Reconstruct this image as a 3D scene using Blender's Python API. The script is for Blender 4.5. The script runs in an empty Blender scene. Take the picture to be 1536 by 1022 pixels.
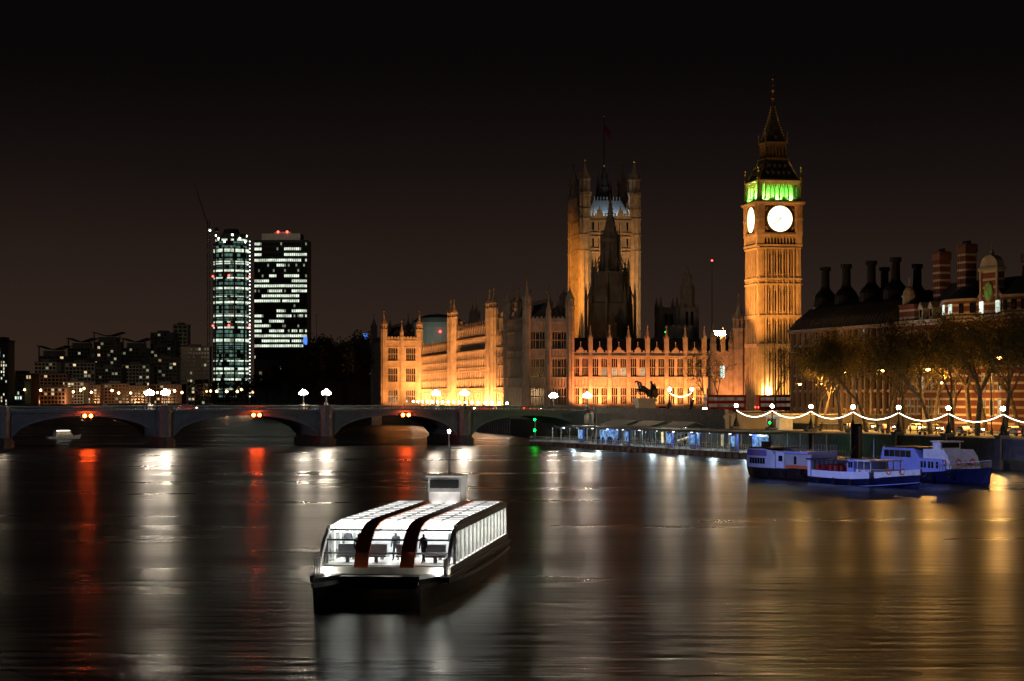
import bpy, math, random
from mathutils import Vector, Matrix
R = math.radians
PI = math.pi
rnd = random.Random(11)
S = bpy.context.scene
COL = S.collection

# ------------------------------------------------------------------ camera
CAM_Z = 12.0
F = 3190.0 / 1536.0 * 36.0
cam = bpy.data.cameras.new('camera')
cam.lens = F
cam.sensor_width = 36.0
cam.shift_y = 82.0 / 1536.0
cam.clip_start = 1.0
cam.clip_end = 30000.0
camo = bpy.data.objects.new('camera', cam)
camo.location = (0, 0, CAM_Z)
camo.rotation_euler = (R(90), 0, 0)
COL.objects.link(camo)
S.camera = camo

# ------------------------------------------------------------------ view, sampling
S.view_settings.view_transform = 'Standard'
S.view_settings.look = 'None'
S.view_settings.exposure = 0.0
S.view_settings.gamma = 1.0
S.render.engine = 'CYCLES'
S.cycles.use_denoising = True
S.cycles.denoiser = 'OPENIMAGEDENOISE'
S.cycles.denoising_input_passes = 'RGB_ALBEDO_NORMAL'
S.cycles.denoising_prefilter = 'ACCURATE'
S.cycles.use_adaptive_sampling = False
S.cycles.max_bounces = 5
S.cycles.diffuse_bounces = 2
S.cycles.glossy_bounces = 3
S.cycles.transmission_bounces = 4
S.cycles.transparent_max_bounces = 6
S.cycles.sample_clamp_indirect = 6.0
S.cycles.use_light_tree = True

# ------------------------------------------------------------------ night sky
W = bpy.data.worlds.new('World')
S.world = W
W.use_nodes = True
nt = W.node_tree
nt.nodes.clear()
wo = nt.nodes.new('ShaderNodeOutputWorld')
bg = nt.nodes.new('ShaderNodeBackground')
sky = nt.nodes.new('ShaderNodeTexSky')
sky.sky_type = 'NISHITA'
sky.sun_disc = False
sky.sun_elevation = R(-9)
sky.sun_rotation = R(200)
tc = nt.nodes.new('ShaderNodeTexCoord')
sep = nt.nodes.new('ShaderNodeSeparateXYZ')
nz = nt.nodes.new('ShaderNodeTexNoise')
nz.inputs['Scale'].default_value = 2.2
nz.inputs['Detail'].default_value = 3.0
ramp = nt.nodes.new('ShaderNodeValToRGB')
cr = ramp.color_ramp
cr.elements[0].position = 0.0
cr.elements[0].color = (0.0330, 0.0190, 0.0130, 1)
e = cr.elements.new(0.055); e.color = (0.0200, 0.0120, 0.0090, 1)
e = cr.elements.new(0.10); e.color = (0.0082, 0.0052, 0.0046, 1)
e = cr.elements.new(0.145); e.color = (0.0030, 0.0021, 0.0022, 1)
cr.elements[-1].position = 0.24
cr.elements[-1].color = (0.0010, 0.0009, 0.0011, 1)
mul = nt.nodes.new('ShaderNodeMath'); mul.operation = 'MULTIPLY_ADD'
mul.inputs[1].default_value = 0.050
add = nt.nodes.new('ShaderNodeMixRGB'); add.blend_type = 'ADD'; add.inputs[0].default_value = 0.05
nt.links.new(tc.outputs['Generated'], sep.inputs[0])
nt.links.new(tc.outputs['Generated'], nz.inputs['Vector'])
nt.links.new(nz.outputs['Fac'], mul.inputs[0])
nt.links.new(sep.outputs['Z'], mul.inputs[2])
off = nt.nodes.new('ShaderNodeMath'); off.operation = 'SUBTRACT'; off.inputs[1].default_value = 0.025
nt.links.new(mul.outputs[0], off.inputs[0])
nt.links.new(off.outputs[0], ramp.inputs[0])
nt.links.new(ramp.outputs[0], add.inputs[1])
nt.links.new(sky.outputs[0], add.inputs[2])
nt.links.new(add.outputs[0], bg.inputs['Color'])
bg.inputs['Strength'].default_value = 1.0
nt.links.new(bg.outputs[0], wo.inputs['Surface'])

# the moon, very weak and cold
sun = bpy.data.lights.new('moon', 'SUN')
sun.energy = 0.012
sun.angle = R(0.5)
sun.color = (0.55, 0.66, 1.0)
suno = bpy.data.objects.new('moon', sun)
suno.rotation_euler = (R(52), 0, R(-28))
COL.objects.link(suno)


def aim(o, target):
    d = Vector(target) - o.location
    o.rotation_euler = d.to_track_quat('-Z', 'Y').to_euler()


def spot(name, loc, target, power, color, angle=60, blend=0.6, size=0.3):
    l = bpy.data.lights.new(name, 'SPOT')
    l.energy = power
    l.color = color
    l.spot_size = R(angle)
    l.spot_blend = blend
    l.shadow_soft_size = size
    o = bpy.data.objects.new(name, l)
    o.location = loc
    COL.objects.link(o)
    aim(o, target)
    return o


def plamp(name, loc, power, color, size=0.3):
    l = bpy.data.lights.new(name, 'POINT')
    l.energy = power
    l.color = color
    l.shadow_soft_size = size
    o = bpy.data.objects.new(name, l)
    o.location = loc
    COL.objects.link(o)
    return o


# ------------------------------------------------------------------ materials
def mat(name, col, rough=0.75, metal=0.0, nscale=0.0, namt=0.0, bump=0.0, col2=None, spec=0.35, stretch=None, vary=0.0):
    m = bpy.data.materials.new(name)
    m.use_nodes = True
    t = m.node_tree
    p = t.nodes['Principled BSDF']
    p.inputs['Roughness'].default_value = rough
    p.inputs['Metallic'].default_value = metal
    p.inputs['Specular IOR Level'].default_value = spec
    c = (*col, 1)
    p.inputs['Base Color'].default_value = c
    if nscale:
        tx = t.nodes.new('ShaderNodeTexCoord')
        mp = t.nodes.new('ShaderNodeMapping')
        if stretch:
            mp.inputs['Scale'].default_value = stretch
        n = t.nodes.new('ShaderNodeTexNoise')
        n.inputs['Scale'].default_value = nscale
        n.inputs['Detail'].default_value = 4.0
        r = t.nodes.new('ShaderNodeValToRGB')
        r.color_ramp.elements[0].position = 0.3
        r.color_ramp.elements[1].position = 0.7
        a = col2 if col2 else tuple(x * (1 - namt) for x in col)
        b = col if col2 else tuple(min(1, x * (1 + namt)) for x in col)
        r.color_ramp.elements[0].color = (*a, 1)
        r.color_ramp.elements[1].color = (*b, 1)
        t.links.new(tx.outputs['Object'], mp.inputs[0])
        t.links.new(mp.outputs[0], n.inputs['Vector'])
        t.links.new(n.outputs['Fac'], r.inputs[0])
        out = r.outputs[0]
        if vary:
            oi = t.nodes.new('ShaderNodeObjectInfo')
            hs = t.nodes.new('ShaderNodeHueSaturation')
            ma = t.nodes.new('ShaderNodeMapRange')
            ma.inputs['To Min'].default_value = 1 - vary
            ma.inputs['To Max'].default_value = 1 + vary
            t.links.new(oi.outputs['Random'], ma.inputs[0])
            t.links.new(ma.outputs[0], hs.inputs['Value'])
            t.links.new(out, hs.inputs['Color'])
            out = hs.outputs[0]
        t.links.new(out, p.inputs['Base Color'])
        if bump:
            b_ = t.nodes.new('ShaderNodeBump')
            b_.inputs['Strength'].default_value = bump
            b_.inputs['Distance'].default_value = 0.1
            t.links.new(n.outputs['Fac'], b_.inputs['Height'])
            t.links.new(b_.outputs[0], p.inputs['Normal'])
    return m


def emat(name, col, strength, noise=0.0, nscale=1.0, vary=0.0):
    """something that gives off light"""
    m = bpy.data.materials.new(name)
    m.use_nodes = True
    t = m.node_tree
    t.nodes.clear()
    o = t.nodes.new('ShaderNodeOutputMaterial')
    em = t.nodes.new('ShaderNodeEmission')
    em.inputs[0].default_value = (*col, 1)
    em.inputs[1].default_value = strength
    t.links.new(em.outputs[0], o.inputs[0])
    src = None
    if noise:
        tx = t.nodes.new('ShaderNodeTexCoord')
        n = t.nodes.new('ShaderNodeTexNoise')
        n.inputs['Scale'].default_value = nscale
        n.inputs['Detail'].default_value = 3
        mr = t.nodes.new('ShaderNodeMapRange')
        mr.inputs['From Min'].default_value = 0.3
        mr.inputs['From Max'].default_value = 0.7
        mr.inputs['To Min'].default_value = strength * (1 - noise)
        mr.inputs['To Max'].default_value = strength * (1 + noise)
        t.links.new(tx.outputs['Object'], n.inputs['Vector'])
        t.links.new(n.outputs['Fac'], mr.inputs[0])
        src = mr.outputs[0]
    if vary:
        oi = t.nodes.new('ShaderNodeObjectInfo')
        mr2 = t.nodes.new('ShaderNodeMapRange')
        mr2.inputs['To Min'].default_value = 1 - vary
        mr2.inputs['To Max'].default_value = 1 + vary
        t.links.new(oi.outputs['Random'], mr2.inputs[0])
        mm = t.nodes.new('ShaderNodeMath'); mm.operation = 'MULTIPLY'
        mm.inputs[1].default_value = strength
        if src is not None:
            t.links.new(src, mm.inputs[1])
        t.links.new(mr2.outputs[0], mm.inputs[0])
        src = mm.outputs[0]
    if src is not None:
        t.links.new(src, em.inputs[1])
    return m


def brick_mat(name, c1, c2, band=(0.45, 0.42, 0.38), period=1.6, frac=0.28):
    """red brick with stone bands laid through it"""
    m = bpy.data.materials.new(name)
    m.use_nodes = True
    t = m.node_tree
    p = t.nodes['Principled BSDF']
    p.inputs['Roughness'].default_value = 0.85
    tx = t.nodes.new('ShaderNodeTexCoord')
    br = t.nodes.new('ShaderNodeTexNoise')
    br.inputs['Scale'].default_value = 1.3
    r = t.nodes.new('ShaderNodeValToRGB')
    r.color_ramp.elements[0].color = (*c1, 1)
    r.color_ramp.elements[1].color = (*c2, 1)
    s = t.nodes.new('ShaderNodeSeparateXYZ')
    mo = t.nodes.new('ShaderNodeMath'); mo.operation = 'PINGPONG'; mo.inputs[1].default_value = period / 2
    lt = t.nodes.new('ShaderNodeMath'); lt.operation = 'LESS_THAN'; lt.inputs[1].default_value = period / 2 * frac
    mx = t.nodes.new('ShaderNodeMixRGB')
    mx.inputs[2].default_value = (*band, 1)
    L = t.links.new
    L(tx.outputs['Object'], br.inputs['Vector']); L(br.outputs['Fac'], r.inputs[0])
    L(tx.outputs['Object'], s.inputs[0]); L(s.outputs['Z'], mo.inputs[0]); L(mo.outputs[0], lt.inputs[0])
    L(lt.outputs[0], mx.inputs[0]); L(r.outputs[0], mx.inputs[1]); L(mx.outputs[0], p.inputs['Base Color'])
    return m


M = {}
M['stone'] = mat('limestone', (0.42, 0.31, 0.21), 0.9, nscale=0.5, namt=0.22, bump=0.3)
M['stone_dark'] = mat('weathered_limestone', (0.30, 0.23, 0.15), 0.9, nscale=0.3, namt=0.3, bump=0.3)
M['granite'] = mat('granite', (0.20, 0.19, 0.18), 0.8, nscale=0.8, namt=0.25, bump=0.2)
M['granite_wet'] = mat('wet_granite', (0.05, 0.052, 0.045), 0.45, nscale=0.7, namt=0.35)
M['algae'] = mat('green_algae', (0.09, 0.11, 0.03), 0.6, nscale=0.5, namt=0.4)
M['iron_green'] = mat('painted_iron', (0.13, 0.16, 0.17), 0.55, nscale=0.6, namt=0.15)
M['iron'] = mat('black_cast_iron', (0.02, 0.02, 0.022), 0.45, metal=0.3, nscale=3, namt=0.3)
M['slate'] = mat('slate_roof', (0.055, 0.055, 0.06), 0.7, nscale=0.9, namt=0.3)
M['roof_iron'] = mat('cast_iron_roof', (0.05, 0.048, 0.05), 0.55, nscale=0.8, namt=0.3)
M['gilt'] = mat('gilding', (0.75, 0.52, 0.16), 0.35, metal=1.0, nscale=4, namt=0.2)
M['glass'] = mat('dark_glass', (0.012, 0.012, 0.014), 0.15, spec=0.6, nscale=1.0, namt=0.4)
M['asphalt'] = mat('asphalt', (0.05, 0.05, 0.05), 0.85, nscale=0.5, namt=0.25)
M['paving'] = mat('paving_stone', (0.22, 0.20, 0.18), 0.85, nscale=0.4, namt=0.2)
M['soil'] = mat('dark_ground', (0.045, 0.045, 0.035), 0.95, nscale=0.05, namt=0.4)
M['paint_white'] = mat('white_paint', (0.74, 0.73, 0.71), 0.4, nscale=1.6, namt=0.16)
M['paint_blue'] = mat('blue_paint', (0.03, 0.05, 0.32), 0.4, nscale=1.0, namt=0.15)
M['paint_navy'] = mat('navy_paint', (0.012, 0.015, 0.06), 0.4, nscale=1.0, namt=0.2)
M['paint_dark'] = mat('dark_hull_paint', (0.03, 0.018, 0.018), 0.45, nscale=1.0, namt=0.3)
M['paint_red'] = mat('red_paint', (0.45, 0.03, 0.02), 0.4, nscale=1.0, namt=0.12)
M['paint_orange'] = mat('orange_paint', (0.65, 0.13, 0.03), 0.5, nscale=1.0, namt=0.12)
M['steel'] = mat('galvanised_steel', (0.35, 0.36, 0.37), 0.45, metal=0.7, nscale=2, namt=0.15)
M['rubber'] = mat('rubber', (0.02, 0.02, 0.02), 0.8, nscale=3, namt=0.2)
M['bark'] = mat('plane_bark', (0.13, 0.10, 0.07), 0.9, nscale=1.5, namt=0.45, bump=0.4)
M['bronze'] = mat('dark_bronze', (0.035, 0.03, 0.022), 0.45, metal=0.6, nscale=2, namt=0.3)
M['concrete'] = mat('concrete', (0.24, 0.23, 0.21), 0.85, nscale=0.15, namt=0.2)
M['concrete_dark'] = mat('dark_cladding', (0.06, 0.06, 0.062), 0.6, nscale=0.1, namt=0.3)
M['canvas'] = mat('pale_canvas', (0.22, 0.20, 0.17), 0.85, nscale=0.6, namt=0.08)
M['cloth'] = mat('dark_cloth', (0.03, 0.03, 0.04), 0.9, nscale=3, namt=0.5, vary=0.5)
M['seat_cloth'] = mat('pale_seat_cloth', (.42, .44, .50), .8, nscale=2, namt=.15)
M['skin'] = mat('skin', (0.35, 0.2, 0.14), 0.6, nscale=3, namt=0.1)
M['brick_band'] = brick_mat('banded_red_brick', (0.13, 0.035, 0.022), (0.19, 0.06, 0.04))
M['brick_plain'] = mat('brown_brick', (0.16, 0.08, 0.055), 0.85, nscale=0.3, namt=0.25)
M['portland'] = mat('portland_stone', (0.36, 0.34, 0.31), 0.8, nscale=0.6, namt=0.15)

# lamps and lit windows
E = {}
E['lamp_white'] = emat('white_lamp_glow', (1.0, 0.84, 0.64), 300)
E['lamp_pale'] = emat('pale_lamp_glow', (1.0, 0.88, 0.62), 60)
E['bulb'] = emat('bulb_glow', (1.0, 0.88, 0.62), 8)
E['sodium'] = emat('sodium_glow', (1.0, 0.50, 0.13), 35)
E['far_lamp'] = emat('far_lamp_glow', (1.0, 0.50, 0.20), 26, vary=0.8)
E['red'] = emat('red_signal', (1.0, 0.07, 0.008), 150)
E['red_far'] = emat('red_beacon', (1.0, 0.05, 0.04), 10)
E['green'] = emat('green_signal', (0.0, 1.0, 0.025), 40)
E['dial'] = emat('opal_glass_dial', (1.0, 0.95, 0.60), 3.0)
E['win_warm'] = emat('warm_window', (1.0, 0.76, 0.42), 0.6, noise=0.6, nscale=0.8, vary=0.7)
E['win_cool'] = emat('cool_window', (0.86, 1.0, 0.82), 0.9, noise=0.5, nscale=0.8, vary=0.5)
E['win_far'] = emat('far_window', (0.95, 1.0, 0.62), 0.21, noise=0.6, nscale=0.3, vary=0.9)
E['office_hi'] = emat('office_light', (0.88, 1.0, 0.80), 0.95, noise=0.6, nscale=0.25)
E['office_teal'] = emat('dim_teal_floor', (0.34, 0.66, 0.52), 0.24, noise=0.7, nscale=0.2)
E['office_lo'] = emat('dim_office_light', (0.75, 0.85, 0.6), 0.28, noise=0.6, nscale=0.25)
E['bus'] = emat('bus_interior_light', (1.0, .75, .5), .09, noise=.6, nscale=.6)
E['ferry'] = emat('ferry_band_glow', (1.0, 0.96, 0.90), 2.6, noise=.55, nscale=.45)
E['shop'] = emat('pier_strip_light', (0.80, 0.95, 1.0), 9)
E['screen'] = emat('lit_pier_panel', (0.25, 0.5, 1.0), 0.55, noise=0.9, nscale=1.2)
E['head'] = emat('headlight_glow', (1.0, 0.9, 0.75), 60)
E['tail'] = emat('tail_light_glow', (1.0, 0.05, 0.02), 14)
E['blue'] = emat('blue_light', (0.08, 0.25, 1.0), 1.2)

for k_ in ('bulb', 'far_lamp', 'win_warm', 'win_cool', 'win_far', 'office_hi', 'office_lo', 'office_teal', 'screen', 'bus', 'tail', 'blue', 'red_far', 'sodium', 'shop', 'head', 'dial'):
    E[k_].cycles.emission_sampling = 'NONE'


# ------------------------------------------------------------------ mesh helper
class MB:
    def __init__(s):
        s.v = []; s.f = []; s.m = []; s.mi = 0; s.a = 0.0

    def add(s, vs, fs):
        n = len(s.v)
        if s.a:
            c, d = math.cos(s.a), math.sin(s.a)
            vs = [(q[0] * c - q[1] * d, q[0] * d + q[1] * c, q[2]) for q in vs]
        s.v.extend(tuple(q) for q in vs)
        for q in fs:
            s.f.append(tuple(i + n for i in q))
            s.m.append(s.mi)

    def box(s, x0, x1, y0, y1, z0, z1):
        s.add([(x0, y0, z0), (x1, y0, z0), (x1, y1, z0), (x0, y1, z0), (x0, y0, z1), (x1, y0, z1), (x1, y1, z1), (x0, y1, z1)],
              [(0, 3, 2, 1), (4, 5, 6, 7), (0, 1, 5, 4), (1, 2, 6, 5), (2, 3, 7, 6), (3, 0, 4, 7)])

    def cbox(s, cx, cy, z0, z1, sx, sy, rot=0.0):
        c, n = math.cos(rot), math.sin(rot)
        pts = [(-sx / 2, -sy / 2), (sx / 2, -sy / 2), (sx / 2, sy / 2), (-sx / 2, sy / 2)]
        pts = [(cx + a * c - b * n, cy + a * n + b * c) for a, b in pts]
        s.prism(pts, z0, z1)

    def prism(s, poly, z0, z1, scale=None, ctr=None):
        n = len(poly)
        top = poly
        if scale is not None:
            cx, cy = ctr if ctr else (sum(p[0] for p in poly) / n, sum(p[1] for p in poly) / n)
            top = [(cx + (p[0] - cx) * scale, cy + (p[1] - cy) * scale) for p in poly]
        vs = [(p[0], p[1], z0) for p in poly] + [(p[0], p[1], z1) for p in top]
        fs = [tuple(range(n))[::-1], tuple(range(n, 2 * n))]
        for i in range(n):
            j = (i + 1) % n
            fs.append((i, j, n + j, n + i))
        s.add(vs, fs)

    def xz(s, poly, y0, y1):
        """polygon in the x-z plane pushed along y"""
        n = len(poly)
        vs = [(p[0], y0, p[1]) for p in poly] + [(p[0], y1, p[1]) for p in poly]
        fs = [tuple(range(n)), tuple(range(n, 2 * n))[::-1]]
        for i in range(n):
            j = (i + 1) % n
            fs.append((i, n + i, n + j, j))
        s.add(vs, fs)

    def yz(s, poly, x0, x1):
        n = len(poly)
        vs = [(x0, p[0], p[1]) for p in poly] + [(x1, p[0], p[1]) for p in poly]
        fs = [tuple(range(n))[::-1], tuple(range(n, 2 * n))]
        for i in range(n):
            j = (i + 1) % n
            fs.append((i, j, n + j, n + i))
        s.add(vs, fs)

    def fr(s, cx, cy, z0, z1, r0, r1, n=8, rot=None):
        rot = PI / n if rot is None else rot
        a = [(cx + r0 * math.cos(rot + 2 * PI * i / n), cy + r0 * math.sin(rot + 2 * PI * i / n), z0) for i in range(n)]
        if r1 < 1e-4:
            s.add(a + [(cx, cy, z1)], [tuple(range(n))[::-1]] + [(i, (i + 1) % n, n) for i in range(n)])
            return
        b = [(cx + r1 * math.cos(rot + 2 * PI * i / n), cy + r1 * math.sin(rot + 2 * PI * i / n), z1) for i in range(n)]
        s.add(a + b, [tuple(range(n))[::-1], tuple(range(n, 2 * n))] + [(i, (i + 1) % n, n + (i + 1) % n, n + i) for i in range(n)])

    def lathe(s, cx, cy, prof, n=8, rot=None):
        rot = PI / n if rot is None else rot
        k = len(prof)
        vs = []
        for z, r in prof:
            r = max(r, 0.002)
            vs += [(cx + r * math.cos(rot + 2 * PI * i / n), cy + r * math.sin(rot + 2 * PI * i / n), z) for i in range(n)]
        fs = [tuple(range(n))[::-1], tuple(range((k - 1) * n, k * n))]
        for q in range(k - 1):
            for i in range(n):
                j = (i + 1) % n
                fs.append((q * n + i, q * n + j, (q + 1) * n + j, (q + 1) * n + i))
        s.add(vs, fs)

    def sph(s, cx, cy, cz, r, n=8, m=5, sz=1.0):
        s.lathe(cx, cy, [(cz - r * sz * math.cos(PI * i / m), r * math.sin(PI * i / m)) for i in range(m + 1)], n)

    def tube(s, p, q, r0, r1=None, n=6):
        r1 = r0 if r1 is None else r1
        p, q = Vector(p), Vector(q)
        d = (q - p)
        if d.length < 1e-6:
            return
        d.normalize()
        a = d.orthogonal().normalized()
        b = d.cross(a)
        vs = [p + (a * math.cos(2 * PI * i / n) + b * math.sin(2 * PI * i / n)) * r0 for i in range(n)]
        vs += [q + (a * math.cos(2 * PI * i / n) + b * math.sin(2 * PI * i / n)) * r1 for i in range(n)]
        s.add(vs, [tuple(range(n))[::-1], tuple(range(n, 2 * n))] + [(i, (i + 1) % n, n + (i + 1) % n, n + i) for i in range(n)])

    def path(s, pts, r, n=6):
        """one continuous bent tube"""
        pts = [Vector(p) for p in pts]
        k = len(pts)
        vs = []
        for i, p in enumerate(pts):
            d = (pts[min(i + 1, k - 1)] - pts[max(i - 1, 0)]).normalized()
            a = d.cross(Vector((0, 0, 1)))
            a = a.normalized() if a.length > 1e-4 else Vector((1, 0, 0))
            b = d.cross(a)
            rr = r[i] if isinstance(r, (list, tuple)) else r
            vs += [p + (a * math.cos(2 * PI * j / n) + b * math.sin(2 * PI * j / n)) * rr for j in range(n)]
        fs = [tuple(range(n))[::-1], tuple(range((k - 1) * n, k * n))]
        for q in range(k - 1):
            for i in range(n):
                j = (i + 1) % n
                fs.append((q * n + i, q * n + j, (q + 1) * n + j, (q + 1) * n + i))
        s.add(vs, fs)

    def quad(s, a, b, c, d):
        s.add([a, b, c, d], [(0, 1, 2, 3)])

    def build(s, name, mats, parent=None, loc=(0, 0, 0), rz=0.0, smooth=False):
        me = bpy.data.meshes.new(name)
        me.from_pydata(s.v, [], s.f)
        if not isinstance(mats, (list, tuple)):
            mats = [mats]
        for x in mats:
            me.materials.append(x)
        if len(mats) > 1:
            me.polygons.foreach_set('material_index', s.m)
        if smooth:
            me.polygons.foreach_set('use_smooth', [True] * len(me.polygons))
        me.update()
        o = bpy.data.objects.new(name, me)
        o.location = loc
        o.rotation_euler = (0, 0, rz)
        if parent is not None:
            o.parent = parent
        COL.objects.link(o)
        return o


def thing(name, label, cat, loc=(0, 0, 0), rz=0.0, group=None):
    o = bpy.data.objects.new(name, None)
    o.empty_display_size = 0.5
    o.location = loc
    o.rotation_euler = (0, 0, rz)
    o['label'] = label
    o['category'] = cat
    if group:
        o['group'] = group
    COL.objects.link(o)
    return o


def tag(o, label, cat, group=None):
    o['label'] = label
    o['category'] = cat
    if group:
        o['group'] = group
    return o


def struct(o, kind='structure'):
    o['kind'] = kind
    return o


def dup(root, loc, rz=None, label=None, scale=None):
    r = root.copy()
    COL.objects.link(r)
    r.location = loc
    if rz is not None:
        r.rotation_euler = (0, 0, rz)
    if scale:
        r.scale = (scale, scale, scale)
    if label:
        r['label'] = label
    for ch in list(root.children):
        c = ch.copy(); COL.objects.link(c); c.parent = r
        for g in list(ch.children):
            d = g.copy(); COL.objects.link(d); d.parent = c
    return r


def cp(o, loc, parent=None, rz=None):
    """a copy of one part that shares its mesh"""
    c = o.copy()
    COL.objects.link(c)
    c.location = loc
    if rz is not None:
        c.rotation_euler = (0, 0, rz)
    c.parent = parent if parent is not None else o.parent
    for g in list(o.children):
        d = g.copy(); COL.objects.link(d); d.parent = c
    return c


def WX(px, Y):
    return (px - 768.0) / 3190.0 * Y


def WZ(py, Y):
    return CAM_Z + (593.0 - py) / 3190.0 * Y

# ================================================================== WATER AND LAND
def water_mat():
    m = bpy.data.materials.new('river_water')
    m.use_nodes = True
    t = m.node_tree
    p = t.nodes['Principled BSDF']
    p.inputs['Base Color'].default_value = (0.006, 0.014, 0.013, 1)
    p.inputs['IOR'].default_value = 1.33
    p.inputs['Roughness'].default_value = 0.33
    L = t.links.new
    g = t.nodes.new('ShaderNodeNewGeometry')
    mp = t.nodes.new('ShaderNodeMapping')
    mp.inputs['Scale'].default_value = (0.30, 0.95, 1.0)
    n1 = t.nodes.new('ShaderNodeTexNoise')
    n1.inputs['Scale'].default_value = 0.62
    n1.inputs['Detail'].default_value = 3.0
    L(g.outputs['Position'], mp.inputs[0]); L(mp.outputs[0], n1.inputs['Vector'])
    mp2 = t.nodes.new('ShaderNodeMapping')
    mp2.inputs['Scale'].default_value = (0.02, 0.06, 1.0)
    n2 = t.nodes.new('ShaderNodeTexNoise')
    n2.inputs['Scale'].default_value = 1.0
    n2.inputs['Detail'].default_value = 2.0
    L(g.outputs['Position'], mp2.inputs[0]); L(mp2.outputs[0], n2.inputs['Vector'])
    mr = t.nodes.new('ShaderNodeMapRange')
    mr.inputs['From Min'].default_value = 0.3
    mr.inputs['From Max'].default_value = 0.7
    mr.inputs['To Min'].default_value = 0.25
    mr.inputs['To Max'].default_value = 0.35
    L(n2.outputs['Fac'], mr.inputs[0]); L(mr.outputs[0], p.inputs['Roughness'])
    b = t.nodes.new('ShaderNodeBump')
    b.inputs['Strength'].default_value = 0.52
    b.inputs['Distance'].default_value = 0.21
    L(n1.outputs['Fac'], b.inputs['Height'])
    L(b.outputs[0], p.inputs['Normal'])
    return m


mb = MB()
mb.quad((-6000, -300, 0), (6000, -300, 0), (6000, 12000, 0), (-6000, 12000, 0))
struct(mb.build('river_water', water_mat()))

# directions: bridge runs along BE, embankment along BD (towards the camera)
A0 = Vector((18.5, 523.0))
TH = R(17.5)
BE = Vector((math.cos(TH), math.sin(TH)))
BS = Vector((-math.sin(TH), math.cos(TH)))      # away from the camera
BD = Vector((0.317, -0.948))                    # along the embankment, towards the camera
BW = Vector((0.948, 0.317))                     # inland


def emb(t, u=0.0):
    """point t metres along the embankment from the bridge, u metres inland"""
    p = A0 + BD * t + BW * u
    return (p.x, p.y)


PS = R(10.5)                                     # the palace grid
PE = Vector((math.cos(PS), math.sin(PS)))
PN = Vector((-math.sin(PS), math.cos(PS)))
P0 = Vector((4.4, 640.0))                        # corner of the north pavilion nearest the river


def pal(x, y):
    p = P0 + PE * x + PN * y
    return (p.x, p.y)


def brg(x, y):
    p = A0 + BE * x + BS * y
    return (p.x, p.y)


# west bank: one sheet of ground from the embankment wall to beyond the horizon, cut off by the river walls
bank = [emb(460, 1.2), emb(82, 1.2), emb(6, 1.2), brg(1.2, 13), brg(1.2, 26), pal(-5, 0), pal(-5, 222), pal(-20, 224), pal(-20, 262), pal(-8, 300),
        (-150, 1440), (-1500, 1500), (-6000, 1700), (-6000, 12000), (6000, 12000), (6000, 80)]
mb = MB()
mb.prism(bank[::-1], -1.5, 4.9)
struct(mb.build('ground', M['soil']))

# embankment road, raised approach to the bridge and pavements, each a sheet above the last
mb = MB()
mb.prism([emb(460, 12), emb(100, 12), emb(100, 30), emb(460, 30)], 4.904, 4.95)
struct(mb.build('embankment_road', M['asphalt']))
mb = MB()
mb.prism([emb(460, 1.3), emb(100, 1.3), emb(100, 11.9), emb(460, 11.9)], 4.904, 5.06)
struct(mb.build('embankment_pavement', M['paving']))
mb = MB()
mb.prism([emb(460, 30.1), emb(100, 30.1), emb(100, 40), emb(460, 40)], 4.904, 5.06)
struct(mb.build('building_pavement', M['paving']))
mb = MB()
for i in range(60):
    t = 100 + i * 6
    mb.prism([emb(t + 3, 20.9), emb(t, 20.9), emb(t, 21.1), emb(t + 3, 21.1)], 4.952, 4.958)
struct(mb.build('lane_marking', M['paint_white']))
# high ground of the bridge approach and the square by the clock tower
mb = MB()
mb.prism([emb(82, 1.4), emb(6, 1.4), brg(1.4, 0), brg(1.4, 26), pal(-2, -22), pal(-2, -2), pal(140, -2), emb(82, 130)][::-1], 4.905, 7.75)
struct(mb.build('square', M['paving']))
mb = MB()
mb.prism([emb(99.9, 12), emb(82.1, 12), emb(82.1, 30), emb(99.9, 30)], 4.904, 6.2)
struct(mb.build('ramp_road', M['asphalt']))
mb = MB()
mb.prism([brg(1.5, 3.5), brg(120, 3.5), brg(120, 22.5), brg(1.5, 22.5)], 7.754, 7.76)
struct(mb.build('bridge_street_road', M['asphalt']))


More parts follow.
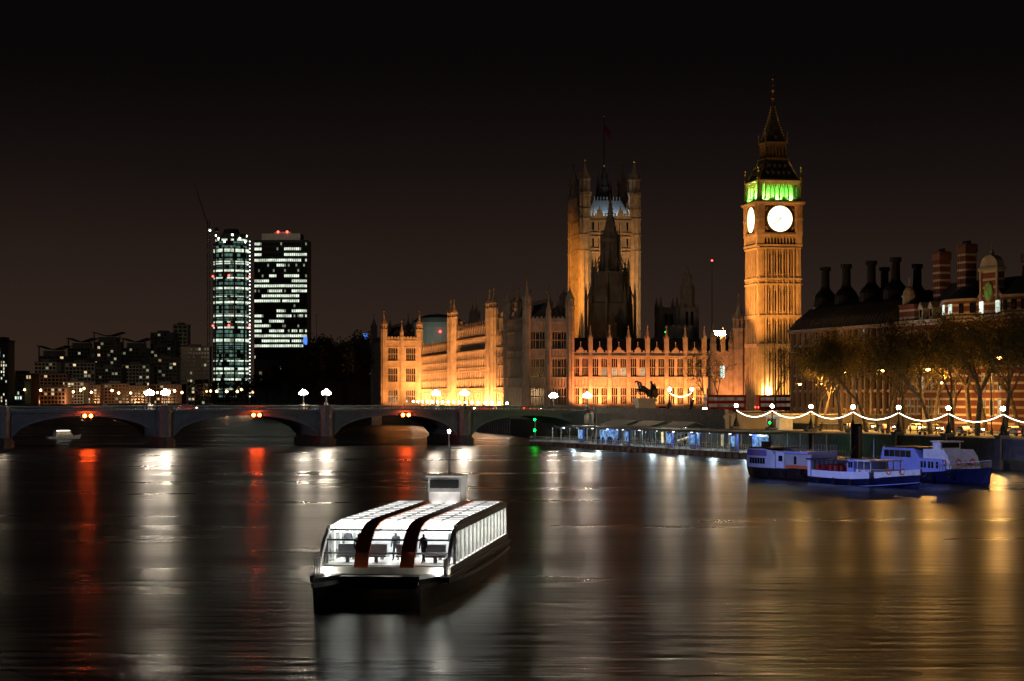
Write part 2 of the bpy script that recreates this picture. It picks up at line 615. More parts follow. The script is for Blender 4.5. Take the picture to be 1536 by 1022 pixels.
# ================================================================== EMBANKMENT WALLS
def wall_run(name, label, t0, t1, z0, z1, piers=17.2, poff=0.0):
    w = thing(name, label, 'wall', (*emb(t0), 0), math.atan2(BD.y, BD.x))
    L_ = t1 - t0
    # local x along the wall (towards the camera); river side is -y
    mb = MB()
    mb.box(0, L_, 0.0, 1.2, 1.6, z1 - 0.45)
    n = int(L_ / 4.3)
    for i in range(n):
        x0 = i * 4.3 + .08
        mb.box(x0, x0 + 4.14, -0.06, 0.0, 2.9, z1 - 1.35)
        mb.box(x0, x0 + 4.14, -0.05, 0.0, 1.7, 2.84)
    mb.build('wall_face', M['granite'], w)
    mb = MB()
    mb.box(0, L_, -0.12, 1.2, -1.0, 1.2)
    mb.build('wet_base', M['granite_wet'], w)
    mb = MB()
    mb.box(0, L_, -0.10, 1.2, 1.202, 1.598)
    mb.build('algae_line', M['algae'], w)
    mb = MB()
    mb.box(0, L_, -0.22, 1.25, z1 - 0.448, z1)
    mb.box(0, L_, -0.16, 0.0, z1 - 1.0, z1 - 0.76)
    mb.build('coping', M['granite'], w)
    first = None
    x = poff
    while x < L_:
        if first is None:
            mb = MB()
            mb.box(-0.8, 0.8, -0.55, -0.23, 1.6, z1 + 0.25)
            mb.box(-1.0, 1.0, -0.75, -0.13, -1.0, 1.598)
            mb.box(-1.0, 1.0, -0.65, 1.3, z1 + 0.252, z1 + 0.55)
            mb.box(-0.8, 0.8, -0.228, 1.2, z1 + 0.002, z1 + 0.25)
            first = mb.build('wall_pier', M['granite'], w, (x, 0, 0))
        else:
            cp(first, (x, 0, 0))
        x += piers
    return w


wall_run('embankment_wall', 'long low granite embankment wall with lamp piers behind the moored boats', 82.0, 330.0, 0, 5.0, 17.2, 4.8)

w = thing('approach_wall', 'tall granite quay wall with small arched openings beside the statue plinth', 'wall', (*emb(6), 0), math.atan2(BD.y, BD.x))
mb = MB()
mb.box(0, 75.8, 0, 1.2, -1.0, 7.4)
for k in range(5):
    mb.box(6 + k * 14.5, 18.5 + k * 14.5, -0.08, 0.0, 3.2, 7.0)
mb.build('wall_face', M['granite'], w)
mb = MB()
mb.box(0, 75.8, -0.25, 1.25, 7.402, 7.75)
mb.box(0, 75.8, 0.2, 0.9, 7.752, 8.75)
mb.box(0, 75.8, 0.1, 1.0, 8.752, 9.0)
mb.build('parapet', M['granite'], w)
arch = None
for k in range(4):
    if arch is None:
        mb = MB()
        pts = [(-1.5, 2.4), (1.5, 2.4), (1.5, 4.6)] + [(1.5 * math.cos(a), 4.6 + 1.5 * math.sin(a)) for a in [PI * i / 8 for i in range(1, 8)]] + [(-1.5, 4.6)]
        mb.xz(pts, -0.12, -0.06)
        arch = mb.build('arched_opening', M['glass'], w, (12 + k * 14.5, -0.03, 0))
    else:
        cp(arch, (12 + k * 14.5, -0.03, 0))

# ================================================================== BRIDGE
bridge = thing('arch_bridge', 'long low iron arch bridge on granite piers crossing the river', 'bridge', (A0.x, A0.y, 0), TH)
PX = [0.0, -31.4, -65.5, -103.5, -140.0, -176.0, -210.0]
BWID = 26.0


def zt(x):
    return 8.05 + 0.55 * (1 - ((x + 85.0) / 100.0) ** 2)


def span_pts(xa, xb, k=18):
    """arch soffit curve from xa to xb"""
    c, h = (xa + xb) / 2, (xb - xa) / 2
    out = []
    for i in range(k + 1):
        u = -1 + 2 * i / k
        out.append((c + h * u, 1.7 + (zt(c) - 3.0) * math.sqrt(max(0, 1 - 0.985 * u * u))))
    return out


for i in range(6):
    xb, xa = PX[i] - (1.9 if i else 0.6), PX[i + 1] + 1.9
    lo = span_pts(xa, xb)
    sp = MB()
    hi = [(x, zt(x) - 0.55) for x, z in lo]
    for q in range(len(lo) - 1):
        sp.xz([lo[q], lo[q + 1], hi[q + 1], hi[q]], 0.35, 0.75)
    bk = MB()
    for q in range(len(lo) - 1):
        bk.xz([lo[q], lo[q + 1], hi[q + 1], hi[q]], BWID - 0.75, BWID - 0.35)
    so = span_pts(xa, xb)
    span = sp.build('arch_span', M['iron_green'], bridge)
    bk.build('rear_spandrel', M['iron_green'], span)
    for yy in (4, 9, 13, 17, 22):
        ib = MB()
        for q in range(len(lo) - 1):
            a, b = lo[q], lo[q + 1]
            ib.xz([a, b, (b[0], min(b[1] + 1.0, zt(b[0]) - .6)), (a[0], min(a[1] + 1.0, zt(a[0]) - .6))], yy - 0.2, yy + 0.2)
        ib.build('inner_rib', M['iron_green'], span)
    rb = MB()                           # the proud arch rib and the pierced spandrel shields
    for q in range(len(lo) - 1):
        a, b = lo[q], lo[q + 1]
        rb.xz([a, b, (b[0], b[1] + 0.75), (a[0], a[1] + 0.75)], 0.0, 0.349)
    rb.build('arch_rib', M['iron_green'], span)
    c, h = (xa + xb) / 2, (xb - xa) / 2
    for s_ in (-1, 1):
        od = MB()
        for k in range(5):
            x = c + s_ * h * (0.97 - 0.085 * k)
            zl = 1.7 + (zt(c) - 3.0) * math.sqrt(max(0, 1 - 0.985 * ((x - c) / h) ** 2)) + 0.95
            zh = zt(x) - 0.75
            if zh - zl > 0.5:
                od.box(x - 0.12, x + 0.12, 0.2, 0.348, zl, zh)
                r_ = min(1.0, (zh - zl) / 2) * 0.8
                cx_, cz_ = x - s_ * h * 0.042, (zl + zh) / 2 + .1
                for j in range(8):
                    a0, a1 = 2 * PI * j / 8, 2 * PI * (j + 1) / 8
                    od.xz([(cx_ + r_ * .75 * math.cos(a0), cz_ + r_ * .75 * math.sin(a0)), (cx_ + r_ * math.cos(a0), cz_ + r_ * math.sin(a0)),
                           (cx_ + r_ * math.cos(a1), cz_ + r_ * math.sin(a1)), (cx_ + r_ * .75 * math.cos(a1), cz_ + r_ * .75 * math.sin(a1))], 0.22, 0.347)
        od.build('spandrel_tracery', M['iron_green'], span)
    # cornice and parapet of pierced trefoils, on both sides
    xs = [xa - 1.3 + (xb - xa + 2.6) * q / 10 for q in range(11)]
    for y0, y1, yc in ((-0.35, 0.75, 0.15), (BWID - 0.75, BWID + 0.35, BWID - 0.15)):
        pr = MB()
        for q in range(10):
            a, b = xs[q], xs[q + 1]
            pr.xz([(a, zt(a) - .548), (b, zt(b) - .548), (b, zt(b) - .12), (a, zt(a) - .12)], y0, y1)
            pr.xz([(a, zt(a) - .118), (b, zt(b) - .118), (b, zt(b) + .12), (a, zt(a) + .12)], yc - .16, yc + .16)
            pr.xz([(a, zt(a) + .72), (b, zt(b) + .72), (b, zt(b) + .95), (a, zt(a) + .95)], yc - .18, yc + .18)
        x = xa - 1.1
        while x < xb + 1.2:
            z = zt(x)
            pr.box(x - .11, x + .11, yc - .1, yc + .1, z + .122, z + .718)
            pr.box(x + .11, x + .5, yc - .08, yc + .08, z + .56, z + .717)
            x += 0.7
        pr.build('parapet', M['iron_green'], span)

pier0 = None
for i in range(1, 6):
    x = PX[i]
    mb = MB()
    zt_ = zt(x)
    mb.box(-1.9, 1.9, 0.4, BWID - 0.4, 1.702, zt_ - .56)
    for s_, yb in ((1, 0.0), (-1, BWID)):
        # octagonal shaft up to the parapet, with caps
        for z0, z1, r in ((2.3, zt_ - 0.7, 1.45), (zt_ - .698, zt_ - .3, 1.7), (zt_ - .298, zt_ + .75, 1.4), (zt_ + .752, zt_ + 1.05, 1.65)):
            mb.fr(0, yb, z0, z1, r, r, 8)
    pr = mb.build('pier', M['granite'], bridge, (x, 0, 0))
    mb = MB()
    poly = [(-2.5, 0.5), (-1.7, -1.4), (0, -2.6), (1.7, -1.4), (2.5, 0.5), (2.5, BWID - .5), (1.7, BWID + 1.4), (0, BWID + 2.6), (-1.7, BWID + 1.4), (-2.5, BWID - .5)]
    mb.prism(poly, -1.5, 1.7)
    mb.prism([(p[0] * .8, p[1] if 0 < p[1] < BWID else (p[1] * .75 if p[1] < 0 else BWID + (p[1] - BWID) * .75)) for p in poly], 1.702, 2.3)
    mb.build('cutwater', M['granite_wet'], pr)

dk = MB()
xs = [-211 + (211 - 0) * q / 30 for q in range(31)]
for q in range(30):
    a, b = xs[q], xs[q + 1]
    dk.xz([(a, zt(a) - 1.0), (b, zt(b) - 1.0), (b, zt(b) - .3), (a, zt(a) - .3)], 0.8, BWID - 0.8)
    for y0, y1 in ((0.8, 3.6), (BWID - 3.6, BWID - 0.8)):
        dk.xz([(a, zt(a) - .298), (b, zt(b) - .298), (b, zt(b) - .13), (a, zt(a) - .13)], y0, y1)
dk.build('deck', M['asphalt'], bridge)

# abutment with the stair going down to the pier
ab = thing('bridge_stair', 'granite bridge abutment with a stair down towards the pier', 'stairs', (A0.x, A0.y, 0), TH)
mb = MB()
mb.box(0.7, 9.0, -0.6, 0.6, -1.0, 7.7)
mb.box(0.7, 3.2, -3.0, -0.602, -1.0, 7.9)
mb.build('abutment', M['granite'], ab)
mb = MB()
for k in range(22):
    mb.box(3.4 + k * 0.55, 3.94 + k * 0.55, -3.0, -0.65, -1.0, 7.6 - k * 0.26)
mb.build('step_flight', M['granite'], ab)
mb = MB()
mb.xz([(3.2, 7.4), (16.2, 1.6), (16.2, 2.9), (3.2, 9.0)], -3.3, -3.002)
mb.xz([(3.2, -1), (16.2, -1), (16.2, 1.55), (3.2, 7.35)], -3.25, -3.003)
mb.build('balustrade', M['granite'], ab)
mb = MB()
mb.box(0.5, 3.4, -3.4, -3.004, 7.902, 9.1)
mb.build('pedestal', M['granite'], ab)


# ================================================================== BRIDGE LAMPS (three globes)
def bridge_lamp_master(label):
    t = thing('street_lamp', label, 'street lamp', (0, 0, 0), TH, 'three globe lamps on the bridge')
    mb = MB()
    mb.lathe(0, 0, [(0, .42), (.5, .40), (.55, .22), (.9, .16), (2.2, .10), (2.3, .16), (2.4, .09), (3.05, .07)], 8)
    for s_ in (-1, 1):
        mb.path([(0, 0, 2.35), (s_ * .35, 0, 2.25), (s_ * .62, 0, 2.35), (s_ * .66, 0, 2.6)], .05)
    mb.build('post', M['iron'], t)
    mb = MB()
    mb.sph(0, 0, 0, .42, 10, 6)
    g = mb.build('globe', E['lamp_white'], t, (0, 0, 3.38), smooth=True)
    cp(g, (-.66, 0, 2.92)); cp(g, (.66, 0, 2.92))
    return t


near_lbl = ['three globe bridge lamp at the granite abutment of the bridge by the stair', 'three globe bridge lamp in front of the brightly lit river front of the palace',
            'three globe bridge lamp on the near parapet above the middle pier', 'three globe bridge lamp on the near parapet above the leftmost visible pier']
far_lbl = ['three globe lamp on the far parapet of the bridge before the dark palace pavilion', 'three globe lamp on the far parapet against the white lit palace river front',
           'three globe lamp on the far parapet beside the dark trees', 'three globe lamp on the far parapet below the winged roof towers']
lm = None
for i in range(4):
    x = PX[i] if i else 0.0
    for side, lb, yy in ((0, near_lbl[i], 0.0), (1, far_lbl[i], BWID)):
        p = brg(x, yy)
        z = zt(x) + 1.05 if i else 8.9
        if lm is None:
            lm = bridge_lamp_master(lb); lm.location = (*p, z)
        else:
            q = dup(lm, (*p, z), None, lb)

# navigation lights under the arch crowns: two red each
nav0 = None
for i, lb in ((1, 'pair of red navigation lights under the arch before the lit palace front'), (2, 'pair of red navigation lights under the middle arch of the bridge'),
              (3, 'pair of red navigation lights under the leftmost arch of the bridge'), (0, None)):
    if lb is None:
        continue
    xc = (PX[i] + PX[i + 1]) / 2 + (2.2 if i < 3 else 0.5)
    p = brg(xc, -0.55)
    if nav0 is None:
        t = thing('navigation_light', lb, 'signal light', (*p, zt(xc) - 1.25), TH, 'red navigation lights on the bridge arches')
        mb = MB()
        mb.box(-1.2, 1.2, -0.06, 0.5, -.35, .35)
        mb.build('bracket', M['iron'], t)
        mb = MB(); mb.sph(0, 0, 0, .40, 10, 6)
        l0 = mb.build('lens', E['red'], t, (-.7, -.3, 0), smooth=True)
        cp(l0, (.7, -.3, 0))
        nav0 = t
    else:
        dup(nav0, (*p, zt(xc) - 1.25), None, lb)

# cold light from the big wheel's floodlights, out of view on the left bank, on the bridge and the quay wall
spot('wheel_floodlight', (-150, 215, 60), (-70, 490, 2), 240000, (.62, .68, .92), 36, 1.0, 2.0)
for i in range(1, 5):
    for yy in (2.0, BWID - 2.0):
        for dx in (-12, 0, 12):
            plamp('bridge_deck_fill', (*brg(PX[i] + dx, yy), 10.2), 420, (1, .78, .55), .2) if dx == 0 else None  # added fill near the piers, boosting the globe lamps' light on the deck

# ================================================================== GOTHIC PIECES
def window_mesh(parent, wd, ht, loc, glass, rz=0.0, stone=None, lights=3, dm=.18):
    """one traceried window: glass, mullions, transom and pointed heads (base of the glass at z = 0)"""
    mb = MB()
    mb.mi = 0
    mb.box(-wd / 2, wd / 2, -0.06, 0.04, 0, ht)
    mb.mi = 1
    for k in range(1, lights):
        x = -wd / 2 + wd * k / lights
        mb.box(x - .07, x + .07, -.062 - dm, -.062, 0, ht)
    mb.box(-wd / 2, wd / 2, -.058 - dm * .8, -.063, ht * .48, ht * .48 + .22)
    a = wd / lights
    for k in range(lights):
        x0 = -wd / 2 + a * k
        for s_, xe in ((1, x0), (-1, x0 + a)):
            mb.xz([(xe, ht), (xe, ht - a * .9), (xe + s_ * a * .22, ht - a * .3), (xe + s_ * a * .5, ht)][::s_], -.06 - dm * .7, -.064)
    return mb.build('window', [glass, stone or M['stone']], parent, loc, rz)


def pinnacle_mesh(parent, loc, h=8.0, w=1.1):
    mb = MB()
    s_ = h * .48
    mb.cbox(0, 0, 0, s_, w, w)
    for dx in (-1, 1):
        for dy in (-1, 1):
            mb.cbox(dx * w * .42, dy * w * .42, s_ * .2, s_ * .96, w * .22, w * .22)
    mb.cbox(0, 0, s_, s_ + .22, w * 1.3, w * 1.3)
    for a in range(4):
        mb.a = a * PI / 2
        mb.xz([(-w * .5, s_ + .22), (w * .5, s_ + .22), (0, s_ + 1.15)], -w * .62, -w * .45)
    mb.a = 0
    mb.fr(0, 0, s_ + .22, h * .93, w * .5, .06, 8)
    for q in range(4):
        z = s_ + .8 + q * (h * .42 - .8) / 4
        r = w * .5 * (1 - (z - s_) / (h * .47)) + .1
        mb.fr(0, 0, z, z + .16, r, r * .9, 8)
    mb.sph(0, 0, h * .94, .2, 6, 4)
    mb.cbox(0, 0, h * .93, h, .1, .1)
    mb.cbox(0, 0, h * .955, h * .97, .5, .1)
    return mb.build('pinnacle', M['stone'], parent, loc)


def turret(mb, cx, cy, z0, z1, r, hs, n=8, bands=6.0):
    """octagonal turret with louvred top stage, gablets and an ogee cap"""
    mb.fr(cx, cy, z0, z1, r, r, n)
    z = z0 + 2
    while z < z1 - 1:
        mb.fr(cx, cy, z, z + .35, r * 1.1, r * 1.1, n)
        z += bands
    for k in range(n):
        a = 2 * PI * k / n + PI / n
        mb.cbox(cx + r * math.cos(a), cy + r * math.sin(a), z0, z1, .28, .28, a)
    zt_ = z1 + hs * .28
    mb.fr(cx, cy, z1, z1 + .3, r * 1.28, r * 1.28, n)
    mb.fr(cx, cy, z1 + .3, zt_, r * .72, r * .72, n)
    for k in range(n):
        a = 2 * PI * k / n + PI / n
        mb.cbox(cx + r * .92 * math.cos(a), cy + r * .92 * math.sin(a), z1 + .3, zt_, .26 * r, .26 * r, a)
    mb.fr(cx, cy, zt_, zt_ + .3, r * 1.2, r * 1.2, n)
    for k in range(n):
        a = 2 * PI * k / n + PI / n
        mb.fr(cx + r * 1.02 * math.cos(a), cy + r * 1.02 * math.sin(a), zt_ + .3, zt_ + .3 + hs * .13, .16 * r, .02, 4)
    h = hs * .62
    mb.lathe(cx, cy, [(zt_ + .3, r * .95), (zt_ + .3 + h * .15, r * .86), (zt_ + .3 + h * .35, r * .55), (zt_ + .3 + h * .6, r * .27), (zt_ + h * .95, r * .09), (zt_ + h, r * .08)], n)
    for q in (.3, .5, .7):
        rr = r * (.75 - q) * 1.25 + .2
        mb.fr(cx, cy, zt_ + .3 + h * q, zt_ + .3 + h * q + .2, rr, rr * .9, n)
    return zt_ + h


def finial(parent, cx, cy, z, r=.35, h=2.2):
    mb = MB()
    mb.fr(cx, cy, z - .3, z + h, .07, .04, 6)
    mb.sph(cx, cy, z + h * .5, r, 8, 5)
    mb.fr(cx, cy, z + h * .72, z + h * .8, r * .9, r * .9, 6)
    return mb.build('finial', M['gilt'], parent)


def gothic_front(name, parent, loc, rz, L, zg, zp, bays, rows, wpos, ww, depth, stone, xs0=0.0, proj=0.9, strings=True, ribstep=0.95, merlon=1.3, gables=True, butt=True):
    """stone front built along local x, facing -y: core, stepped buttresses, string courses, panelled spandrels, pierced parapet"""
    mb = MB()
    bay = L / bays
    mb.box(0, L, 0.0, depth, zg, zp)
    cols = []
    for k in range(bays):
        for q in wpos:
            cols.append(k * bay + q * bay)
    edges = [0.0]
    for c in cols:
        edges += [c - ww / 2, c + ww / 2]
    edges.append(L)
    zs = [zg] + [z for r in rows for z in r] + [zp]
    for k in range(0, len(zs), 2):          # spandrel strips
        mb.box(0, L, -.35, -.001, zs[k], zs[k + 1])
        x = ribstep * .5
        while x < L:
            mb.box(x - .11, x + .11, -.62, -.351, zs[k] + .1, zs[k + 1] - .1)
            x += ribstep
    for (z0, z1) in rows:
        for k in range(0, len(edges), 2):   # wall between windows
            if edges[k + 1] - edges[k] > .05:
                mb.box(edges[k], edges[k + 1], -.349, -.001, z0, z1)
                n = max(1, int((edges[k + 1] - edges[k]) / ribstep))
                for q in range(1, n):
                    x = edges[k] + (edges[k + 1] - edges[k]) * q / n
                    mb.box(x - .1, x + .1, -.6, -.35, z0 - .05, z1 + .05)
        if strings:
            mb.box(-.1, L + .1, -.72, 0, z0 - .42, z0 - .12)
            mb.box(-.1, L + .1, -.62, 0, z1 + .14, z1 + .36)
    if butt:
        for k in range(bays + 1):
            x = k * bay
            mb.box(x - .6, x + .6, -proj, -.002, zg, zp - (zp - zg) * .35)
            mb.box(x - .52, x + .52, -proj * .86, -.003, zp - (zp - zg) * .35, zp + 1.3)
            for dx in (-.35, 0, .35):
                mb.box(x + dx - .06, x + dx + .06, -proj * .86 - .14, -proj * .86, zp - (zp - zg) * .33, zp + .8)
    mb.box(-.1, L + .1, -.8, .3, zp - .2, zp + .12)
    mb.box(0, L, -.4, .2, zp + .121, zp + 1.15)
    x = .3
    while x < L - .5:
        mb.box(x, x + merlon * .5, -.4, .2, zp + 1.151, zp + 1.7)
        x += merlon
    if gables:
        for k in range(bays):
            x = (k + .5) * bay
            mb.box(x - .9, x + .9, -.5, .25, zp + 1.0, zp + 2.0)
            mb.box(x - .5, x + .5, -.5, .25, zp + 2.001, zp + 2.6)
            mb.fr(x, -.12, zp + 2.6, zp + 4.4, .2, .03, 6)
            mb.sph(x, -.12, zp + 4.2, .2, 6, 4)
    return mb.build(name, stone, parent, loc, rz), cols


# ================================================================== PALACE
palace = thing('gothic_palace', 'long floodlit gothic stone palace with turrets stretching along the river behind the bridge', 'palace', (P0.x, P0.y, 0), PS)

# north front, facing the camera
NR = [(9.3, 14.3), (17.7, 23.2)]
nf, cols = gothic_front('north_front', palace, (14.05, 2.0, 0), 0, 53.55, 5.0, 23.9, 9, NR, (.27, .73), 1.75, 16, M['stone'])
proto = {}
for r_i, (z0, z1) in enumerate(NR):
    for k, c in enumerate(cols):
        lit = (r_i == 1 and k in (3, 4, 5, 7))
        key = (r_i, 'lit' if lit else 'dark')
        if lit:
            # only the lower half of these windows is lit: a bright pane set in front of the dark one
            pass
        if (r_i, 'dark') not in proto:
            proto[(r_i, 'dark')] = window_mesh(nf, 1.75, z1 - z0, (c, 0, z0), M['glass'])
            o = proto[(r_i, 'dark')]
        else:
            o = cp(proto[(r_i, 'dark')], (c, 0, z0))
        if lit:
            mb = MB(); mb.box(-.8, .8, -.075, -.0605, .1, 2.5)
            mb.build('lit_pane', E['win_warm'], nf, (c, 0, z0))
pn = None
for k in range(10):
    if k == 0:
        continue
    if pn is None:
        pn = pinnacle_mesh(nf, (k * 5.95, -.35, 25.1), 8.2, 1.15)
    else:
        cp(pn, (k * 5.95, -.35, 25.1))
mb = MB()
mb.yz([(2.4, 24.0), (9.5, 29.6), (16.5, 24.0)], 13.3, 67.6)
for k in range(9):
    mb.box(18 + k * 5.95, 18.5 + k * 5.95, 9.2, 9.8, 29.3, 30.3)
mb.build('roof', M['slate'], palace)


# pavilions
def pavilion(x0, y0, wd, dp, zp, label, wcols, rows, stone, spire):
    pv, cols = gothic_front('corner_pavilion', palace, (x0, y0, 0), 0, wd, 5.0, zp, 2, rows, wcols, 2.3, dp, stone, butt=False, gables=False)
    pv['label'] = label
    pr = {}
    for r_i, (z0, z1) in enumerate(rows):
        for c in cols:
            if r_i not in pr:
                pr[r_i] = window_mesh(pv, 2.3, z1 - z0, (c, 0, z0), M['glass'])
            else:
                cp(pr[r_i], (c, 0, z0))
    # river side (faces -x): ribs and strings
    mb = MB()
    for k in range(int(dp / 1.6)):
        y = .8 + k * 1.6
        mb.box(-.35, -.001, y - .18, y + .18, 5.0, zp - .1)
    for (z0, z1) in rows:
        mb.box(-.6, -.002, .2, dp, z0 - .42, z0 - .12)
        mb.box(-.5, -.002, .2, dp, z1 + .14, z1 + .36)
    for s_, xx in ((-1, 0), (1, wd)):
        mb.box(xx - .4 if s_ < 0 else xx, xx if s_ < 0 else xx + .4, .2, dp, zp - .2, zp + 1.15)
        y = .4
        while y < dp:
            mb.box(xx - .4 if s_ < 0 else xx, xx if s_ < 0 else xx + .4, y, y + .65, zp + 1.151, zp + 1.7)
            y += 1.3
    mb.build('river_side', stone, pv)
    tops = []
    for tx, ty in ((0, 0), (wd, 0), (0, dp), (wd, dp)):
        mb = MB()
        tops.append((tx, ty, turret(mb, tx, ty, 5.0, zp + spire * .38, 1.25, spire * .62)))
        mb.build('turret', stone, pv)
    for tx, ty, zb, zq, r_ in ((wd * .5, -.2, 5.0, .1, .75), (wd * .5, dp, zp, .2, .8), (wd * .3, dp * .45, zp, .26, .9), (wd * .75, dp * .6, zp, .22, .8), (wd * .95, dp * .45, zp, .2, .8)):
        mb = MB()
        tops.append((tx, ty, turret(mb, tx, ty, zb, zp + spire * zq, r_, spire * .55)))
        mb.build('turret', stone, pv)
    for tx, ty, z in tops:
        finial(pv, tx, ty, z, .28, 1.6)
    mb = MB()
    c = [(1, 1), (wd - 1, 1), (wd - 1, dp - 1), (1, dp - 1)]
    mb.add([(1, 1, zp + .5), (wd - 1, 1, zp + .5), (wd - 1, dp - 1, zp + .5), (1, dp - 1, zp + .5), (wd / 2, 4, zp + 6), (wd / 2, dp - 4, zp + 6)],
           [(0, 1, 4), (1, 2, 5, 4), (2, 3, 5), (3, 0, 4, 5)])
    for k in range(int(dp / 2.2)):
        y = 4 + k * (dp - 8) / max(1, int(dp / 2.2) - 1)
        mb.cbox(wd / 2, y, zp + 5.9, zp + 7.2, .16, .16)
    mb.build('roof', M['roof_iron'], pv)
    return pv


PRW = [(9.0, 14.2), (17.5, 23.0), (26.0, 31.2)]
pavilion(0, 0, 13.3, 32, 34.0, 'unlit pavilion at the near end of the river front', (.35, .65), PRW, M['stone'], 12.0)
pavilion(-15.5, 224, 14.5, 34, 34.0, 'orange lit pavilion at the far end of the river front', (.4, .6), PRW, M['stone'], 11.5)

# river front: the long range seen at a glancing angle
RRW = [(8.3, 12.6), (14.6, 26.8)]
rf, cols = gothic_front('river_front', palace, (0, 222, 0), -PI / 2, 190.0, 5.0, 27.3, 38, RRW, (.5,), 3.3, 18, M['stone'], proj=.5, ribstep=1.25, gables=False)
wp = None
for c in cols:
    if wp is None:
        wp = window_mesh(rf, 3.3, 12.2, (c, 0, 14.6), M['glass'], dm=.03)
    else:
        cp(wp, (c, 0, 14.6))
mb = MB()
for z in (17.2, 20.3, 21.2, 23.9):
    mb.box(0, 190, -.5, -.26, z, z + .35)
mb.box(0, 190, -.46, -.27, 20.651, 21.199)
mb.build('string_course', M['stone'], rf)
pn = None
for k in range(1, 38, 1):
    x = k * 5.0
    if 82 <= x <= 172:
        z = 32.4
    else:
        z = 28.4
    if pn is None:
        pn = pinnacle_mesh(rf, (x, -.3, z), 4.6, .85)
    else:
        cp(pn, (x, -.3, z))
# the raised middle with an extra storey of blind panels
mb = MB()
mb.box(82, 172, -.2, 16, 28.45, 31.4)
for k in range(108):
    x = 82.2 + k * .83
    mb.box(x, x + .16, -.4, -.201, 28.9, 31.2)
mb.box(81.9, 172.1, -.7, .4, 31.401, 31.75)
mb.box(82, 172, -.4, .2, 31.751, 32.6)
k = 82.3
while k < 171.5:
    mb.box(k, k + .65, -.4, .2, 32.601, 33.2)
    k += 1.3
mb.build('upper_storey', M['stone'], rf)
mb = MB()
mb.xz([(0, 27.4), (82, 27.4), (82, 28), (0, 28)], 2, 16)
mb.yz([(2.0, 28.0), (9, 33.5), (16, 28.0)], 0, 81.9)
mb.yz([(2.0, 31.8), (9, 37), (15.5, 31.8)], 82.1, 171.9)
mb.build('roof', M['roof_iron'], rf)
for tx in (85.5, 168.0):
    tw = MB()
    tops = []
    tw.box(tx - 4, tx + 4, -1.2, 7, 5.0, 37.5)
    for q in range(9):
        tw.box(tx - 3.7 + q * .9, tx - 3.5 + q * .9, -1.4, -1.201, 5, 37)
        tw.box(tx + 4.001, tx + 4.2, -1.0 + q * .9, -.8 + q * .9, 28, 37)
    for z in (13.5, 20.6, 27.6, 32, 36.6):
        tw.box(tx - 4.3, tx + 4.3, -1.6, 7.3, z, z + .4)
    k = -4.0
    while k < 4:
        tw.box(tx + k, tx + k + .6, -1.3, -.9, 37.5, 38.8)
        tw.box(tx + 3.7, tx + 4.1, k + 2.8, k + 3.4, 37.5, 38.8)
        k += 1.2
    for ax, ay in ((-4, -1.2), (4, -1.2), (-4, 7), (4, 7)):
        tq = MB()
        tops.append((tx + ax, ay, turret(tq, tx + ax, ay, 5.0, 40.0, 1.25, 5.9)))
        tq.build('turret', M['stone'], rf)
    to = tw.build('tower', M['stone'], rf)
    for a, b, z in tops:
        finial(rf, a, b, z, .3, 1.6)
# inner roofs, spires and ventilation turrets behind
for (x, y, zb, z1, r) in ((26, 62, 24, 38, 1.6), (33, 96, 25, 41, 1.4), (30, 130, 25, 40, 1.4), (41, 62, 24, 36, 2.2), (57, 40, 24, 31, 2.6), (22, 45, 24, 37, 1.2), (24, 180, 25, 40, 1.5), (18, 205, 25, 38, 1.2)):
    mb = MB(); turret(mb, x, y, zb, z1 - 3, r, 7.0)
    mb.build('roof_turret', M['stone_dark'], palace)
mb = MB()
for x0, x1, y0, y1, z in ((16, 66, 20, 34, 27), (18, 60, 44, 58, 26.5), (20, 64, 70, 100, 27), (20, 60, 110, 150, 28), (20, 55, 160, 215, 28)):
    mb = MB()
    mb.box(x0, x1, y0, y1, 5, z - 5)
    mb.xz([(x0, z - 4.99), (x1, z - 4.99), (x1 - 4, z + 2), (x0 + 4, z + 2)], y0, y1)
    mb.build('inner_range', M['slate'], palace)
mb = MB()
mb.box(51, 59.5, 30, 38, 20, 33.2)
mb.box(50.7, 59.8, 29.7, 38.3, 33.201, 34.0)
for k in range(5):
    mb.box(51.3 + k * 1.8, 52.3 + k * 1.8, 29.8, 38.2, 34.001, 34.5)
mb.build('chimney_block', M['stone_dark'], palace)

# terrace along the river with its row of globe lamps
mb = MB()
mb.box(-5, -.5, 0, 223.5, -1.0, 6.0)
mb.box(-5.4, -4.6, 0, 223.5, 6.001, 7.0)
for k in range(56):
    mb.box(-5.25, -5.001, k * 4 + .2, k * 4 + .9, 0.0, 5.8)
mb.box(-20.5, -5.001, 223.52, 262, -1.0, 6.0)
mb.box(-21, -20.2, 223.52, 262, 6.001, 7.0)
mb.build('terrace', M['granite'], palace)
tl = None
for k in range(17):
    y = 6 + k * 13.0
    p = pal(-4.9, y)
    if tl is None:
        tl = thing('terrace_lamp', 'white globe lamp in the row along the river terrace of the palace', 'lamp', (*p, 7.0), PS, 'globe lamps along the palace terrace')
        mb = MB(); mb.lathe(0, 0, [(0, .2), (.3, .18), (.4, .08), (2.2, .06)], 8); mb.build('post', M['iron'], tl)
        mb = MB(); mb.sph(0, 0, 2.5, .36, 10, 6); mb.build('globe', E['lamp_pale'], tl, smooth=True)
    else:
        dup(tl, (*p, 7.0))

